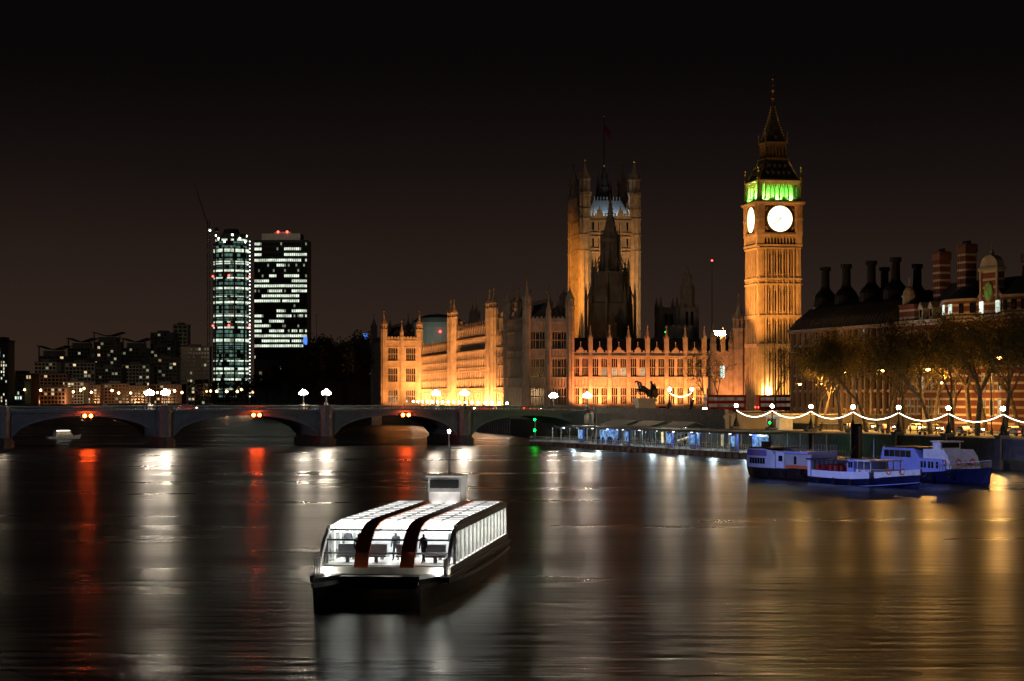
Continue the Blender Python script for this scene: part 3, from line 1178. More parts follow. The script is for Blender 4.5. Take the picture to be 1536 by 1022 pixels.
# floodlights of the palace (sodium)
SOD = (1.0, 0.47, 0.12)
SODW = (1.0, 0.42, 0.13)
for k in range(19):
    y = 36 + k * 10.0
    p = pal(-4.4, y)
    spot('river_front_floodlight', (*p, 7.3), (*pal(1.0, y + 3.5), 19.0), 21000 * rnd.uniform(.6, 1.5), SODW, 125, .6, .3)
for k in range(9):
    x = 16 + k * 6.0
    f = (1.25, 1.5, .75, .6, .8, 1.25, .8, 1.0, .9)[k]
    p = pal(x + 1.0, -6.0)
    spot('north_front_floodlight', (*p, 8.6), (*pal(x + 1.2, 2.5), 22.0), 9500 * f, (1.0, .32, .11) if k in (0, 1, 2) else (1.0, .38, .11), 120, .6, .3)
for k in range(9):          # small floodlights close to the foot of each middle pier
    x = 14.05 + (k + .5) * 5.95
    spot('pier_floodlight', (*pal(x, -.2), 8.2), (*pal(x, 2.0), 22.0), (2600, 3000, 900, 900, 1300, 2200, 900, 1500, 900)[k], (1.0, .40, .10), 110, .6, .15)
p = pal(-8, 208)
spot('south_pavilion_floodlight', (*p, 7.5), (*pal(-8.5, 226), 22), 13000, (1.0, .40, .10), 100, .6, .3)
p = pal(-14, 210)
spot('south_pavilion_floodlight', (*p, 7.5), (*pal(-13.5, 226), 26), 11000, (1.0, .40, .10), 100, .6, .3)
for y in (84, 90, 166, 172):
    p = pal(-3, 222 - y)
    spot('tower_floodlight', (*pal(-14, 232 - y - 30), 7.0), (*pal(1, 222 - y), 40), 30000, (1.0, .45, .12), 22, .6, .3)

# the bright floodlight standing on a pinnacle of the north front
p = pal(14.05 + 8 * 5.95 - 1.0, 1.6)
fl = thing('floodlight', 'glaring orange floodlight raised above the palace roofline beside the clock tower', 'floodlight', (*p, 25.2), PS)
mb = MB(); mb.fr(0, 0, 0, 5.2, .16, .12, 8); mb.fr(0, 0, 0, .3, .5, .5, 8); mb.build('mast', M['iron'], fl)
mb = MB(); mb.box(-1.8, 1.8, -.2, .35, 5.1, 6.6); mb.build('housing', M['iron'], fl)
mb = MB(); mb.box(-1.7, 1.7, -.32, -.202, 5.2, 6.5); mb.build('lens', emat('floodlight_lens', (1.0, .62, .3), 220), fl)

# ================================================================== CLOCK TOWER
ct_c = (70.85, 577.3)
ct = thing('clock_tower', 'tall gothic clock tower lit orange with bright white dials and a green lit belfry', 'tower', (*ct_c, 0), PS)
H = 6.15
mb = MB()
mb.box(-H, H, -H, H, 5, 52.0)
stages = [(6, 25.0), (25.9, 32.7), (33.6, 41.6), (43.6, 51.3)]
for q in range(4):
    mb.a = q * PI / 2
    # clasping corner buttresses
    for s_ in (-1, 1):
        mb.box(s_ * 5.55 - .75, s_ * 5.55 + .75, -H - .42, -H + .001, 5, 52)
        mb.box(s_ * 5.55 - .12, s_ * 5.55 + .12, -H - .56, -H - .42, 6, 51)
    for x in [-4.2 + .84 * k for k in range(11)]:
        w_ = .34 if abs(round(x / .84)) % 2 else .18
        mb.box(x - w_ / 2, x + w_ / 2, -H - .3 - w_ * 1.2, -H, 5.5, 51.3)
    for (z0, z1) in stages:
        mb.box(-H - .1, H + .1, -H - .72, -H - .001, z1, z1 + .42)
        mb.box(-H - .1, H + .1, -H - .72, -H - .0015, z0 - .46, z0 - .06)
        # arch heads of the tall panels
        for k in range(5):
            x = -3.36 + k * 1.68
            for s2 in (-1, 1):
                mb.xz([(x + s2 * .84, z1), (x + s2 * .84, z1 - 1.5), (x + s2 * .45, z1 - .7), (x, z1)][::-s2], -H - .27, -H - .002)
        mb.box(-4.7, 4.7, -H - .33, -H - .003, z0, z0 + .8)
    mb.box(-4.8, 4.8, -H - .3, -H - .004, 42.03, 43.13)
    for k in range(12):
        mb.box(-4.6 + k * .8, -4.3 + k * .8, -H - .5, -H - .36, 42.05, 43.1)
mb.a = 0
shaft = mb.build('shaft', M['stone'], ct)
# tall slit windows in the middle panels
sl = None
for q in (0, 3, 1, 2):
    for (z0, z1) in stages:
        for x in (-2.94, -1.26, -.42, .42, 1.26, 2.94) if z0 > 43 else (-2.94, -1.26, .42, 1.26, 2.94):
            mbw = MB(); mbw.a = q * PI / 2
            mbw.box(x - .3, x + .3, -H - .05, -H + .02, z0 + 1.2, z1 - 1.5)
            if q in (0, 3):
                mbw.build('slit_window', M['glass'], shaft)
# corbelled band under the dials
mb = MB()
mb.box(-6.5, 6.5, -6.5, 6.5, 52.0, 55.4)
for q in range(4):
    mb.a = q * PI / 2
    mb.box(-6.75, 6.75, -6.95, -6.501, 52.0, 52.55)
    mb.box(-6.75, 6.75, -6.95, -6.501, 54.9, 55.4)
    mb.box(-6.6, -5.0, -6.85, -6.502, 52.55, 54.9)
    mb.box(5.0, 6.6, -6.85, -6.502, 52.55, 54.9)
    for k in range(11):
        x = -4.8 + k * .96
        mb.box(x - .16, x + .16, -6.8, -6.503, 52.55, 54.9)
        mb.xz([(x - .48, 54.9), (x - .16, 53.9), (x + .16, 53.9), (x + .48, 54.9)], -6.74, -6.504)
mb.a = 0
cb_ = mb.build('corbel_band', M['stone'], ct)
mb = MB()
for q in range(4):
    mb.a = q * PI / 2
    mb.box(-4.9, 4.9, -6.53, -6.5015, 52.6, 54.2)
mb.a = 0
mb.build('shadow_panel', M['bronze'], cb_)  # dark sheet painting the shade in the recesses between the corbels
# clock stage
mb = MB()
mb.box(-6.3, 6.3, -6.3, 6.3, 55.4, 63.9)
for q in range(4):
    mb.a = q * PI / 2
    for s_ in (-1, 1):
        mb.box(s_ * 5.75 - .95, s_ * 5.75 + .95, -6.95, -6.301, 55.4, 63.6)
        for k in range(4):
            mb.box(s_ * 5.75 - .7 + k * .4, s_ * 5.75 - .55 + k * .4, -7.08, -6.95, 56, 63)
        mb.box(s_ * 5.75 - .95, s_ * 5.75 + .95, -7.1, -6.302, 59.2, 59.6)
    for z0, z1 in ((55.4, 55.72), (63.0, 63.6)):
        mb.box(-4.8, 4.8, -6.85, -6.303, z0, z1)
    mb.box(-4.8, -4.55, -6.8, -6.304, 55.72, 63.0)
    mb.box(4.55, 4.8, -6.8, -6.304, 55.72, 63.0)
    mb.box(-7.3, 7.3, -7.55, -6.0, 63.6, 64.0)
    mb.box(-7.0, 7.0, -7.2, -6.0, 64.0, 64.3)
    for k in range(14):
        mb.box(-6.8 + k * 1.0, -6.4 + k * 1.0, -7.4, -7.0, 63.2, 63.6)
    # foliage carving in the four spandrels of the dial frame
    for sx in (-1, 1):
        for sz in (-1, 1):
            mb.fr(0, 0, 0, 0.001, .001, .001, 4)
            for j in range(3):
                mb.box(sx * (3.7 + .22 * j) - .18, sx * (3.7 + .22 * j) + .18, -6.55, -6.305, 59.4 + sz * (2.9 - .35 * j) - .14, 59.4 + sz * (2.9 - .35 * j) + .14)
mb.a = 0
cs_ = mb.build('clock_stage', M['stone'], ct)
for q in range(4):
    mb = MB(); mb.a = q * PI / 2
    mb.box(-4.54, 4.54, -6.4, -6.3015, 55.73, 62.99)
    mb.build('dial_panel', mat('dark_dial_panel', (.10, .065, .035), .5, metal=.4, nscale=1.5, namt=.6) if q == 0 else bpy.data.materials['dark_dial_panel'], cs_)
for q in range(4):
    a = q * PI / 2
    mb = MB(); mb.a = a
    n = 40
    mb.xz([(3.45 * math.cos(2 * PI * k / n), 59.4 + 3.45 * math.sin(2 * PI * k / n)) for k in range(n)], -6.62, -6.31)
    dl = mb.build('dial', E['dial'], ct)
    mb = MB(); mb.a = a
    for k in range(n):
        a0, a1 = 2 * PI * k / n, 2 * PI * (k + 1) / n
        P = lambda r, t: (r * math.cos(t), 59.4 + r * math.sin(t))
        mb.xz([P(3.45, a0), P(3.72, a0), P(3.72, a1), P(3.45, a1)], -6.8, -6.306)
    mb.build('dial_rim', M['gilt'], dl)
    mb = MB(); mb.a = a
    for ang, ln, w_, y0 in ((R(-228), 2.2, .34, -6.72), (R(-231), 3.0, .2, -6.78)):
        c, s_ = math.sin(-ang), math.cos(-ang)
        pr = lambda u, v: (u * c + v * s_, 59.4 + u * s_ - v * c)
        mb.xz([pr(-.6, -w_ / 2), pr(-.6, w_ / 2), pr(ln, w_ * .25), pr(ln, -w_ * .25)], y0, y0 + .05)
    mb.build('clock_hand', M['iron'], dl)
    mb = MB(); mb.a = a
    for k in range(12):
        t = 2 * PI * k / 12
        c, s_ = math.cos(t), math.sin(t)
        mb.xz([(2.75 * c - .05 * s_, 59.4 + 2.75 * s_ + .05 * c), (2.75 * c + .05 * s_, 59.4 + 2.75 * s_ - .05 * c), (3.3 * c + .05 * s_, 59.4 + 3.3 * s_ - .05 * c), (3.3 * c - .05 * s_, 59.4 + 3.3 * s_ + .05 * c)], -6.66, -6.621)
    mb.build('hour_mark', M['iron'], dl)
# belfry arcade
mb = MB()
mb.box(-4.9, 4.9, -4.9, 4.9, 64.3, 69.4)
for q in range(4):
    mb.a = q * PI / 2
    for s_ in (-1, 1):
        mb.box(s_ * 5.75 - .55, s_ * 5.75 + .55, -6.3, -5.2, 64.3, 69.4)
        mb.box(s_ * 4.3 - .2, s_ * 4.3 + .2, -6.3, -5.6, 64.3, 69.4)
    for k in range(7):
        x = -4.2 + k * 1.4
        mb.cbox(x, -6.0, 64.3, 67.6, .34, .5)
        if k < 6:
            for s2 in (0, 1):
                xe = x + .17 if s2 == 0 else x + 1.23
                d = 1 if s2 == 0 else -1
                mb.xz([(xe, 68.8), (xe, 67.2), (xe + d * .2, 67.9), (xe + d * .53, 68.8)][::d], -6.2, -5.8)
    mb.box(-6.3, 6.3, -6.35, -5.6, 68.801, 69.4)
    mb.box(-6.6, 6.6, -6.75, -5.5, 69.401, 69.8)
    for k in range(13):
        mb.cbox(-5.7 + k * .95, -6.5, 64.3, 65.0, .14, .14)
    mb.box(-6.4, 6.4, -6.58, -6.42, 65.001, 65.15)
mb.a = 0
bf = mb.build('belfry', M['stone'], ct)
mb = MB()
for q in range(4):
    for s_ in (-1, 1):
        pass
tops = []
for sx in (-1, 1):
    for sy in (-1, 1):
        mb = MB()
        mb.fr(sx * 6.45, sy * 6.45, 64.0, 70.2, .32, .3, 8)
        mb.lathe(sx * 6.45, sy * 6.45, [(70.2, .5), (70.5, .55), (71.2, .3), (72.0, .12), (72.3, .36), (72.7, .1), (73.2, .32), (73.6, .06), (74.6, .03)], 8)
        mb.build('corner_pinnacle', M['gilt'], ct)
# lower iron roof with gilt crockets and dormers, lantern, spire
mb = MB()
mb.prism([(-6.35, -6.35), (6.35, -6.35), (6.35, 6.35), (-6.35, 6.35)], 69.8, 70.4)
zz = [(70.4, 5.9), (71.6, 5.25), (73.2, 4.35), (75.6, 3.45)]
for (z0, r0), (z1, r1) in zip(zz[:-1], zz[1:]):
    mb.prism([(-r0, -r0), (r0, -r0), (r0, r0), (-r0, r0)], z0, z1, r1 / r0, (0, 0))
for q in range(4):
    mb.a = q * PI / 2
    for row, (z, r, n) in enumerate(((71.4, 5.3, 5), (73.4, 4.3, 4))):
        for k in range(n):
            x = (k - (n - 1) / 2) * 1.6
            mb.box(x - .3, x + .3, -r - .25, -r + .9, z, z + .8)
            mb.yz([(-r - .3, z + .8), (-r + .8, z + .8), (-r + .3, z + 1.4)], x - .36, x + .36)
mb.a = 0
lr = mb.build('lower_roof', M['roof_iron'], ct)
mb = MB()
for q in range(4):
    mb.a = q * PI / 2
    for k in range(12):
        z = 70.6 + k * .42
        r = 5.9 - (z - 70.4) * .48
        mb.sph(r + .02, -r - .02, z, .24, 6, 4)
mb.a = 0
mb.build('crocket', M['gilt'], lr)
mb = MB()
mb.box(-2.5, 2.5, -2.5, 2.5, 75.6, 80.4)
mb.prism([(-3.7, -3.7), (3.7, -3.7), (3.7, 3.7), (-3.7, 3.7)], 75.6, 76.1)
for q in range(4):
    mb.a = q * PI / 2
    for k in range(7):
        x = -3.0 + k * 1.0
        mb.cbox(x, -3.0, 76.1, 79.6, .24, .3)
    mb.box(-3.2, 3.2, -3.15, -2.6, 79.3, 80.1)
    mb.box(-3.2, 3.2, -3.2, -2.85, 76.1, 76.8)
    mb.box(-3.45, 3.45, -3.55, -2.4, 80.101, 80.5)
mb.a = 0
ln = mb.build('lantern', mat('lantern_iron', (.22, .15, .07), .5, metal=.6, nscale=2, namt=.3), ct)
mb = MB()
for sx in (-1, 1):
    for sy in (-1, 1):
        mb.lathe(sx * 3.35, sy * 3.35, [(80.2, .2), (81.5, .22), (82.2, .1), (82.6, .24), (83, .05), (83.8, .03)], 6)
mb.build('corner_pinnacle', M['gilt'], ln)
zz = [(80.5, 3.1), (81.4, 2.7), (83.2, 2.15), (86.5, 1.25), (90.2, .45), (91.4, .3)]
mb = MB()
for (z0, r0), (z1, r1) in zip(zz[:-1], zz[1:]):
    mb.prism([(-r0, -r0), (r0, -r0), (r0, r0), (-r0, r0)], z0, z1, r1 / r0, (0, 0))
for q in range(4):
    mb.a = q * PI / 2
    mb.box(-.35, .35, -3.0, -1.9, 81.3, 82.2)
    mb.yz([(-3.05, 82.2), (-1.9, 82.2), (-2.4, 83.1)], -.42, .42)
mb.a = 0
sp = mb.build('spire', M['roof_iron'], ct)
mb = MB()
for q in range(4):
    mb.a = q * PI / 2
    for k in range(14):
        z = 80.8 + k * .72
        r = [b[1] + (b2[1] - b[1]) * (z - b[0]) / (b2[0] - b[0]) for b, b2 in zip(zz[:-1], zz[1:]) if b[0] <= z <= b2[0]][0]
        mb.sph(r, -r, z, .22, 6, 4)
mb.a = 0
mb.build('crocket', M['gilt'], sp)
mb = MB()
mb.lathe(0, 0, [(91.3, .3), (92.2, .22), (92.5, .7), (92.9, .62), (93.1, .16), (94.2, .13), (94.5, .45), (95.0, .45), (95.2, .12), (97.0, .08), (99.9, .04)], 8)
mb.box(-.7, .7, -.06, .06, 96.0, 96.16)
mb.box(-.06, .06, -.7, .7, 96.0, 96.16)
mb.sph(0, 0, 97.9, .42, 8, 5)
mb.build('finial', M['gilt'], ct)

# the tower is slimmer than first measured: narrow every part but keep the dials round
for ch in ct.children:
    if ch.name.startswith('dial'):
        k = int(ch.name.split('.')[1]) if '.' in ch.name else 0
        ch.scale = (1, .925, 1) if k % 2 == 0 else (.925, 1, 1)
    else:
        ch.scale = (.925, .925, 1)


def ctp(x, y):
    return (ct_c[0] + x * PE.x + y * PN.x, ct_c[1] + x * PE.y + y * PN.y)


CTO = (1.0, .41, .075)
spot('clock_tower_floodlight', (*ctp(-24, -24), 9.0), (*ctp(-1, -6), 44), 175000, CTO, 36, .7, .3)
spot('clock_tower_floodlight', (*ctp(16, -22), 9.0), (*ctp(2, -6), 42), 36000, CTO, 36, .7, .3)
spot('clock_tower_floodlight', (*ctp(-9, -13), 8.5), (*ctp(0, -6), 22), 13000, (1.0, .47, .09), 90, .7, .3)
spot('clock_tower_floodlight', (*ctp(3, -11), 8.5), (*ctp(2, -6), 22), 9000, (1.0, .52, .11), 90, .7, .3)
spot('clock_tower_floodlight', (*ctp(-30, -5), 10.0), (*ctp(-6, 0), 46), 230000, (1.0, .44, .10), 30, .7, .4)
spot('clock_tower_floodlight', (*ctp(-20, 2), 9.0), (*ctp(-6, 0), 26), 24000, (1.0, .34, .10), 70, .7, .4)
for q in range(4):
    a = q * PI / 2
    for k in range(3):
        if q in (1, 2):
            continue
        x = -3.5 + k * 3.5
        lx, ly = x * math.cos(a) + 5.1 * math.sin(a), x * math.sin(a) - 5.1 * math.cos(a)
        tx, ty = x * math.cos(a) + 4.6 * math.sin(a), x * math.sin(a) - 4.6 * math.cos(a)
        spot('belfry_lamp', (*ctp(lx, ly), 64.5), (*ctp(tx, ty), 66.6), 5000 if q == 0 else 26000, (.12, 1.0, .10), 140, .5, .15)

# ================================================================== SQUARE TOWER (far, with flagstaff)
vt_c = (34.5, 798.0)
vt = thing('square_tower', 'massive square gothic tower with four corner turrets and a flagstaff', 'tower', (*vt_c, 0), PS)
H = 10.2
mb = MB()
mb.box(-H, H, -H, H, 5, 77)
vst = [(8, 30), (32, 64.6), (66.5, 70.3), (72.3, 76.4)]
for q in range(4):
    mb.a = q * PI / 2
    for k in range(17):
        x = -8 + k * 1.0
        big = k in (0, 4, 8, 12, 16)
        mb.box(x - (.28 if big else .12), x + (.28 if big else .12), -H - (.55 if big else .3), -H - .001, 6, 76.5)
    for z0, z1 in vst:
        mb.box(-H, H, -H - .8, -H - .002, z1, z1 + .5)
        mb.box(-H, H, -H - .7, -H - .003, z0 - .5, z0 - .1)
    for k in range(6):
        z = 34 + k * 5.2
        mb.box(-8, 8, -H - .42, -H - .004, z, z + .4)
    mb.box(-H, H, -H - .3, -H + .3, 77, 78.4)
    for k in range(14):
        mb.box(-8.2 + k * 1.22, -7.6 + k * 1.22, -H - .3, -H + .3, 78.401, 79.4)
    for x in (-4, 4):
        mb.box(x - 1, x + 1, -H - .35, -H + .31, 78.402, 80.6)
        mb.fr(x, -H, 80.6, 82.6, .4, .05, 4)
    for x in (-6.4, 0, 6.4):
        mb.fr(x, -H, 78.403, 84, .35, .05, 6)
mb.a = 0
vs = mb.build('shaft', M['stone'], vt)
for q in (0, 3):
    for z0, z1 in ((36, 62), (67, 70), (73, 76), (10, 28)):
        for x in (-4.0, 4.0) if z1 - z0 > 5 else (-6.5, -4, -1.5, 1.5, 4, 6.5):
            mb = MB(); mb.a = q * PI / 2
            mb.box(x - .45, x + .45, -H - .08, -H + .05, z0, z1)
            mb.build('window', M['glass'], vs)
tops = []
for sx in (-1, 1):
    for sy in (-1, 1):
        mb = MB()
        cx, cy = sx * 9.5, sy * 9.5
        mb.fr(cx, cy, 5, 86.6, 2.05, 2.05, 8)
        for k in range(8):
            a = 2 * PI * k / 8 + PI / 8
            mb.cbox(cx + 2.05 * math.cos(a), cy + 2.05 * math.sin(a), 5, 86.6, .36, .36, a)
        for z in (31, 65, 71, 77, 80.5, 85.8):
            mb.fr(cx, cy, z, z + .6, 2.5, 2.5, 8)
        mb.fr(cx, cy, 86.6, 87.1, 2.6, 2.6, 8)
        mb.fr(cx, cy, 87.1, 92.2, 1.1, 1.1, 8)
        for k in range(8):
            a = 2 * PI * k / 8 + PI / 8
            mb.cbox(cx + 1.75 * math.cos(a), cy + 1.75 * math.sin(a), 87.1, 91.6, .42, .42, a)
            mb.fr(cx + 2.0 * math.cos(a), cy + 2.0 * math.sin(a), 92.1, 94.4, .25, .04, 4)
        mb.fr(cx, cy, 91.6, 92.1, 2.3, 2.3, 8)
        mb.lathe(cx, cy, [(92.1, 1.75), (93.2, 1.6), (94.8, .95), (96.6, .4), (98.0, .14)], 8)
        tops.append((cx, cy))
        mb.build('corner_turret', M['stone'], vt)
for cx, cy in tops:
    finial(vt, cx, cy, 97.8, .62, 2.2)
mb = MB()
mb.prism([(-8.6, -8.6), (8.6, -8.6), (8.6, 8.6), (-8.6, 8.6)], 77.01, 84.5, .62, (0, 0))
for k in range(9):
    mb.cbox(-4.8 + k * 1.2, -5.3, 84.5, 86, .16, .16)
mb.build('roof', mat('lead_roof', (.30, .34, .38), .55, nscale=.6, namt=.15), vt)
mb = MB()
mb.fr(0, 0, 84.5, 90, 3.0, 2.6, 8)
for k in range(8):
    a = 2 * PI * k / 8
    mb.tube((3.2 * math.cos(a), 3.2 * math.sin(a), 84.5), (2.4 * math.cos(a), 2.4 * math.sin(a), 95), .22, .1, 5)
    mb.sph(2.4 * math.cos(a), 2.4 * math.sin(a), 95.2, .34, 6, 4)
mb.fr(0, 0, 90, 98, 2.3, .25, 8)
mb.build('crown_lantern', M['roof_iron'], vt)
mb = MB(); mb.fr(0, 0, 97, 116.5, .22, .11, 8); fs = mb.build('flagstaff', M['iron'], vt)
mb = MB(); mb.sph(0, 0, 116.9, .5, 8, 5); mb.sph(0, 0, 98.2, .55, 8, 5); mb.build('finial', M['gilt'], fs)
mb = MB()
n = 8
for k in range(n):
    x0, x1 = k * 2.6 / n, (k + 1) * 2.6 / n
    y = lambda x: .18 * math.sin(x * 3.2)
    mb.add([(x0 + .12, y(x0), 113.5 - x0 * .9), (x1 + .12, y(x1), 113.5 - x1 * .9), (x1 + .12, y(x1), 110.6 - x1 * 1.3), (x0 + .12, y(x0), 110.6 - x0 * 1.3),
            (x0 + .12, y(x0) + .03, 113.5 - x0 * .9), (x1 + .12, y(x1) + .03, 113.5 - x1 * .9), (x1 + .12, y(x1) + .03, 110.6 - x1 * 1.3), (x0 + .12, y(x0) + .03, 110.6 - x0 * 1.3)],
           [(0, 1, 2, 3), (7, 6, 5, 4), (0, 4, 5, 1), (3, 2, 6, 7)])
mb.build('flag', mat('dark_red_cloth', (.10, .012, .012), .9, nscale=1, namt=.3), fs)


def vtp(x, y):
    return (vt_c[0] + x * PE.x + y * PN.x, vt_c[1] + x * PE.y + y * PN.y)


spot('square_tower_floodlight', (*vtp(-44, -28), 44), (*vtp(-10, 0), 50), 150000, (1.0, .40, .06), 70, 1, .4)
spot('square_tower_floodlight', (*vtp(-2, -52), 34), (*vtp(0, -10), 55), 36000, (1.0, .64, .30), 75, 1, .4)
spot('square_tower_floodlight', (*vtp(14, -52), 34), (*vtp(6, -10), 55), 29000, (1.0, .64, .30), 75, 1, .4)
for x in (-5.5, -1.8, 1.8, 5.5):
    spot('roof_lamp', (*vtp(x, -9.5), 77.6), (*vtp(x, -7.6), 81), 800, (.72, .88, 1.0), 130, .5, .2)

# ================================================================== OCTAGONAL SPIRE TOWER (dark, in front of it)
oc_c = (33.4, 722.0)
oc = thing('spire_tower', 'dark octagonal gothic spire tower silhouetted before the square tower', 'tower', (*oc_c, 0), PS)
mb = MB()
mb.fr(0, 0, 20, 43, 8.2, 7.6, 8)
mb.fr(0, 0, 43, 53, 6.0, 5.7, 8)
mb.fr(0, 0, 53, 53.8, 6.4, 6.4, 8)
for k in range(8):
    a = 2 * PI * k / 8 + PI / 8
    c, s_ = math.cos(a), math.sin(a)
    mb.cbox(c * 6.2, s_ * 6.2, 20, 55, .8, .8, a)
    mb.fr(c * 6.2, s_ * 6.2, 55, 58.6, .5, .04, 6)
    mb.cbox(c * 8.4, s_ * 8.4, 20, 45, .9, .9, a)
    mb.fr(c * 8.4, s_ * 8.4, 45, 50.5, .55, .04, 6)
    mb.tube((c * 8.3, s_ * 8.3, 44), (c * 6.0, s_ * 6.0, 50), .25, .25, 5)
    for j in (-1, 0, 1):
        b = 2 * PI * k / 8
        cb, sb = math.cos(b), math.sin(b)
        mb.cbox(cb * 5.4 - sb * j * 1.0, sb * 5.4 + cb * j * 1.0, 43.5, 53, .3, .5, b)
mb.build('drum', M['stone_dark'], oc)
mb = MB()
mb.fr(0, 0, 53.8, 65, 2.4, 2.2, 8)
for k in range(8):
    a = 2 * PI * k / 8 + PI / 8
    c, s_ = math.cos(a), math.sin(a)
    mb.cbox(c * 3.2, s_ * 3.2, 53.8, 65, .55, .55, a)
    mb.fr(c * 3.2, s_ * 3.2, 65, 68, .35, .04, 6)
    mb.tube((c * 5.8, s_ * 5.8, 54.2), (c * 3.2, s_ * 3.2, 60), .2, .2, 5)
mb.fr(0, 0, 64, 65.2, 3.5, 3.5, 8)
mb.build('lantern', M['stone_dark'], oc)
mb = MB()
mb.lathe(0, 0, [(65.2, 3.0), (67.5, 2.2), (72, 1.2), (77, .5), (80, .14)], 8)
for k in range(8):
    a = 2 * PI * k / 8 + PI / 8
    for q in range(9):
        z = 66 + q * 1.5
        r = 2.9 * (1 - (z - 65.2) / 15.2)**1.25 + .1
        mb.cbox(r * math.cos(a), r * math.sin(a), z, z + .3, .3, .3, a)
mb.sph(0, 0, 80.2, .35, 8, 5)
mb.fr(0, 0, 80, 82.4, .1, .03, 6)
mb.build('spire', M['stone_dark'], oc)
# lower ventilation turret beside it
t2 = thing('ventilation_turret', 'small dark domed roof turret left of the dark octagonal spire', 'turret', (*pal(22.5, 52), 0), PS)
mb = MB()
mb.cbox(0, 0, 22, 40, 5.5, 5.5); mb.cbox(0, 0, 40, 40.6, 6, 6)
mb.build('base', M['stone_dark'], t2)
mb = MB()
mb.fr(0, 0, 40.6, 43.4, 1.5, 1.4, 8); mb.lathe(0, 0, [(43.4, 1.7), (44.4, 1.5), (45.3, .8), (46, .15), (47.4, .05)], 8)
mb.build('cupola', M['stone_dark'], t2)


# distant church towers behind the north front
def church_tower(nm, label, px, Y, w, ytop, pin, stone, lit=None, tall=None):
    x = WX(px, Y)
    t = thing(nm, label, 'tower', (x, Y, 0), PS)
    zt_ = WZ(ytop, Y)
    mb = MB()
    mb.cbox(0, 0, 5, zt_, w, w)
    for sx in (-1, 1):
        for sy in (-1, 1):
            mb.cbox(sx * w / 2, sy * w / 2, 5, zt_ + 1, w * .2, w * .2)
            if pin:
                mb.fr(sx * w / 2, sy * w / 2, zt_ + 1, zt_ + pin, w * .13, .05, 6)
    for q in range(4):
        mb.a = q * PI / 2
        mb.box(-w / 2 - .2, w / 2 + .2, -w / 2 - .35, -w / 2, zt_ - .8, zt_ - .2)
        mb.box(-w / 2 - .2, w / 2 + .2, -w / 2 - .35, -w / 2, zt_ - w * 1.3, zt_ - w * 1.3 + .5)
        for k in range(5):
            mb.box(-w * .4 + k * w * .18, -w * .4 + k * w * .18 + w * .08, -w / 2 - .3, -w / 2 + .3, zt_ + .002, zt_ + .9)
    mb.a = 0
    b = mb.build('shaft', stone, t)
    for s_ in (-1, 1):
        mb = MB(); mb.box(s_ * w * .17 - w * .09, s_ * w * .17 + w * .09, -w / 2 - .1, -w / 2 + .02, zt_ - w * 1.15, zt_ - w * .25)
        mb.build('belfry_opening', M['glass'], b)
    if tall:
        mb = MB()
        z0 = zt_
        z1, z2, z3 = [WZ(y, Y) for y in tall]
        mb.fr(0, 0, z0, z1, w * .42, w * .38, 8)
        for k in range(8):
            a = 2 * PI * k / 8 + PI / 8
            mb.cbox(w * .43 * math.cos(a), w * .43 * math.sin(a), z0, z1 + .6, w * .08, w * .08, a)
        mb.fr(0, 0, z1, z1 + .5, w * .46, w * .46, 8)
        mb.fr(0, 0, z1 + .5, z2, w * .25, w * .22, 8)
        for k in range(8):
            a = 2 * PI * k / 8 + PI / 8
            mb.cbox(w * .27 * math.cos(a), w * .27 * math.sin(a), z1 + .5, z2 + .5, w * .06, w * .06, a)
        mb.lathe(0, 0, [(z2, w * .27), (z2 + (z3 - z2) * .4, w * .13), (z3, .06)], 8)
        mb.build('lantern', stone, t)
    return t


church_tower('church_tower', 'slim stone tower with an octagonal top rising behind the north front', 1031, 700, 5.2, 462, 0, M['stone'], tall=(430, 416, 401))
church_tower('church_tower', 'broad dim tower with four thin pinnacles behind the palace roofs', 1000, 740, 5.8, 465, 4.5, M['stone_dark'])
spot('church_tower_floodlight', (WX(1042, 672), 672, 26), (WX(1031, 700), 698, 42), 14000, (1.0, .62, .22), 40, .8, .3)
# red turreted gate tower beside the clock tower
gt = thing('gate_turret', 'slender pinnacled stone turret lit red orange at the foot of the clock tower', 'turret', (WX(1108, 612), 612, 0), PS)
mb = MB()
z = turret(mb, 0, 0, 5, 31.0, 1.7, 9.5, bands=4.5)
for sx, sy in ((-1, -1), (1, -1)):
    turret(mb, sx * 2.4, sy * .4 + .4, 5, 25, .6, 6.0, bands=4)
mb.box(-7.5, -2.2, -.2, 6, 5, 24)
mb.box(-7.7, -2.0, -.45, 6.1, 23.4, 24.4)
mb.build('shaft', M['stone'], gt)
mb = MB(); turret(mb, -7.6, 0, 5, 26.5, .8, 6.5, bands=4); mb.build('side_turret', M['stone'], gt)
mb = MB(); mb.box(-5.6, -4.3, -.3, -.19, 17, 20.5); mb.build('window', E['win_cool'], gt)
finial(gt, 0, 0, z, .3, 1.6)
spot('gate_floodlight', (WX(1100, 600), 600, 8), (WX(1108, 612), 612, 20), 15000, (1.0, .36, .12), 90, .7, .3)

spot('spire_floodlight', (*ctp(-26, -26), 40), (*ctp(0, 0), 84), 30000, (1.0, .55, .14), 26, .8, .3)

for x in (-3.5, 0, 3.5):
    spot('belfry_ledge_lamp', (*ctp(x, -6.65), 64.45), (*ctp(x, -6.0), 68), 300, (.12, 1.0, .10), 130, .6, .15)
    spot('belfry_ledge_lamp', (*ctp(-6.65, x), 64.45), (*ctp(-6.0, x), 68), 1300, (.12, 1.0, .10), 130, .6, .15)
spot('spire_tower_spill', (oc_c[0] - 14, oc_c[1] - 44, 28), (oc_c[0], oc_c[1], 50), 2500, (1.0, .6, .3), 60, .9, .3)  # added weak light standing in for spill on the dark spire tower

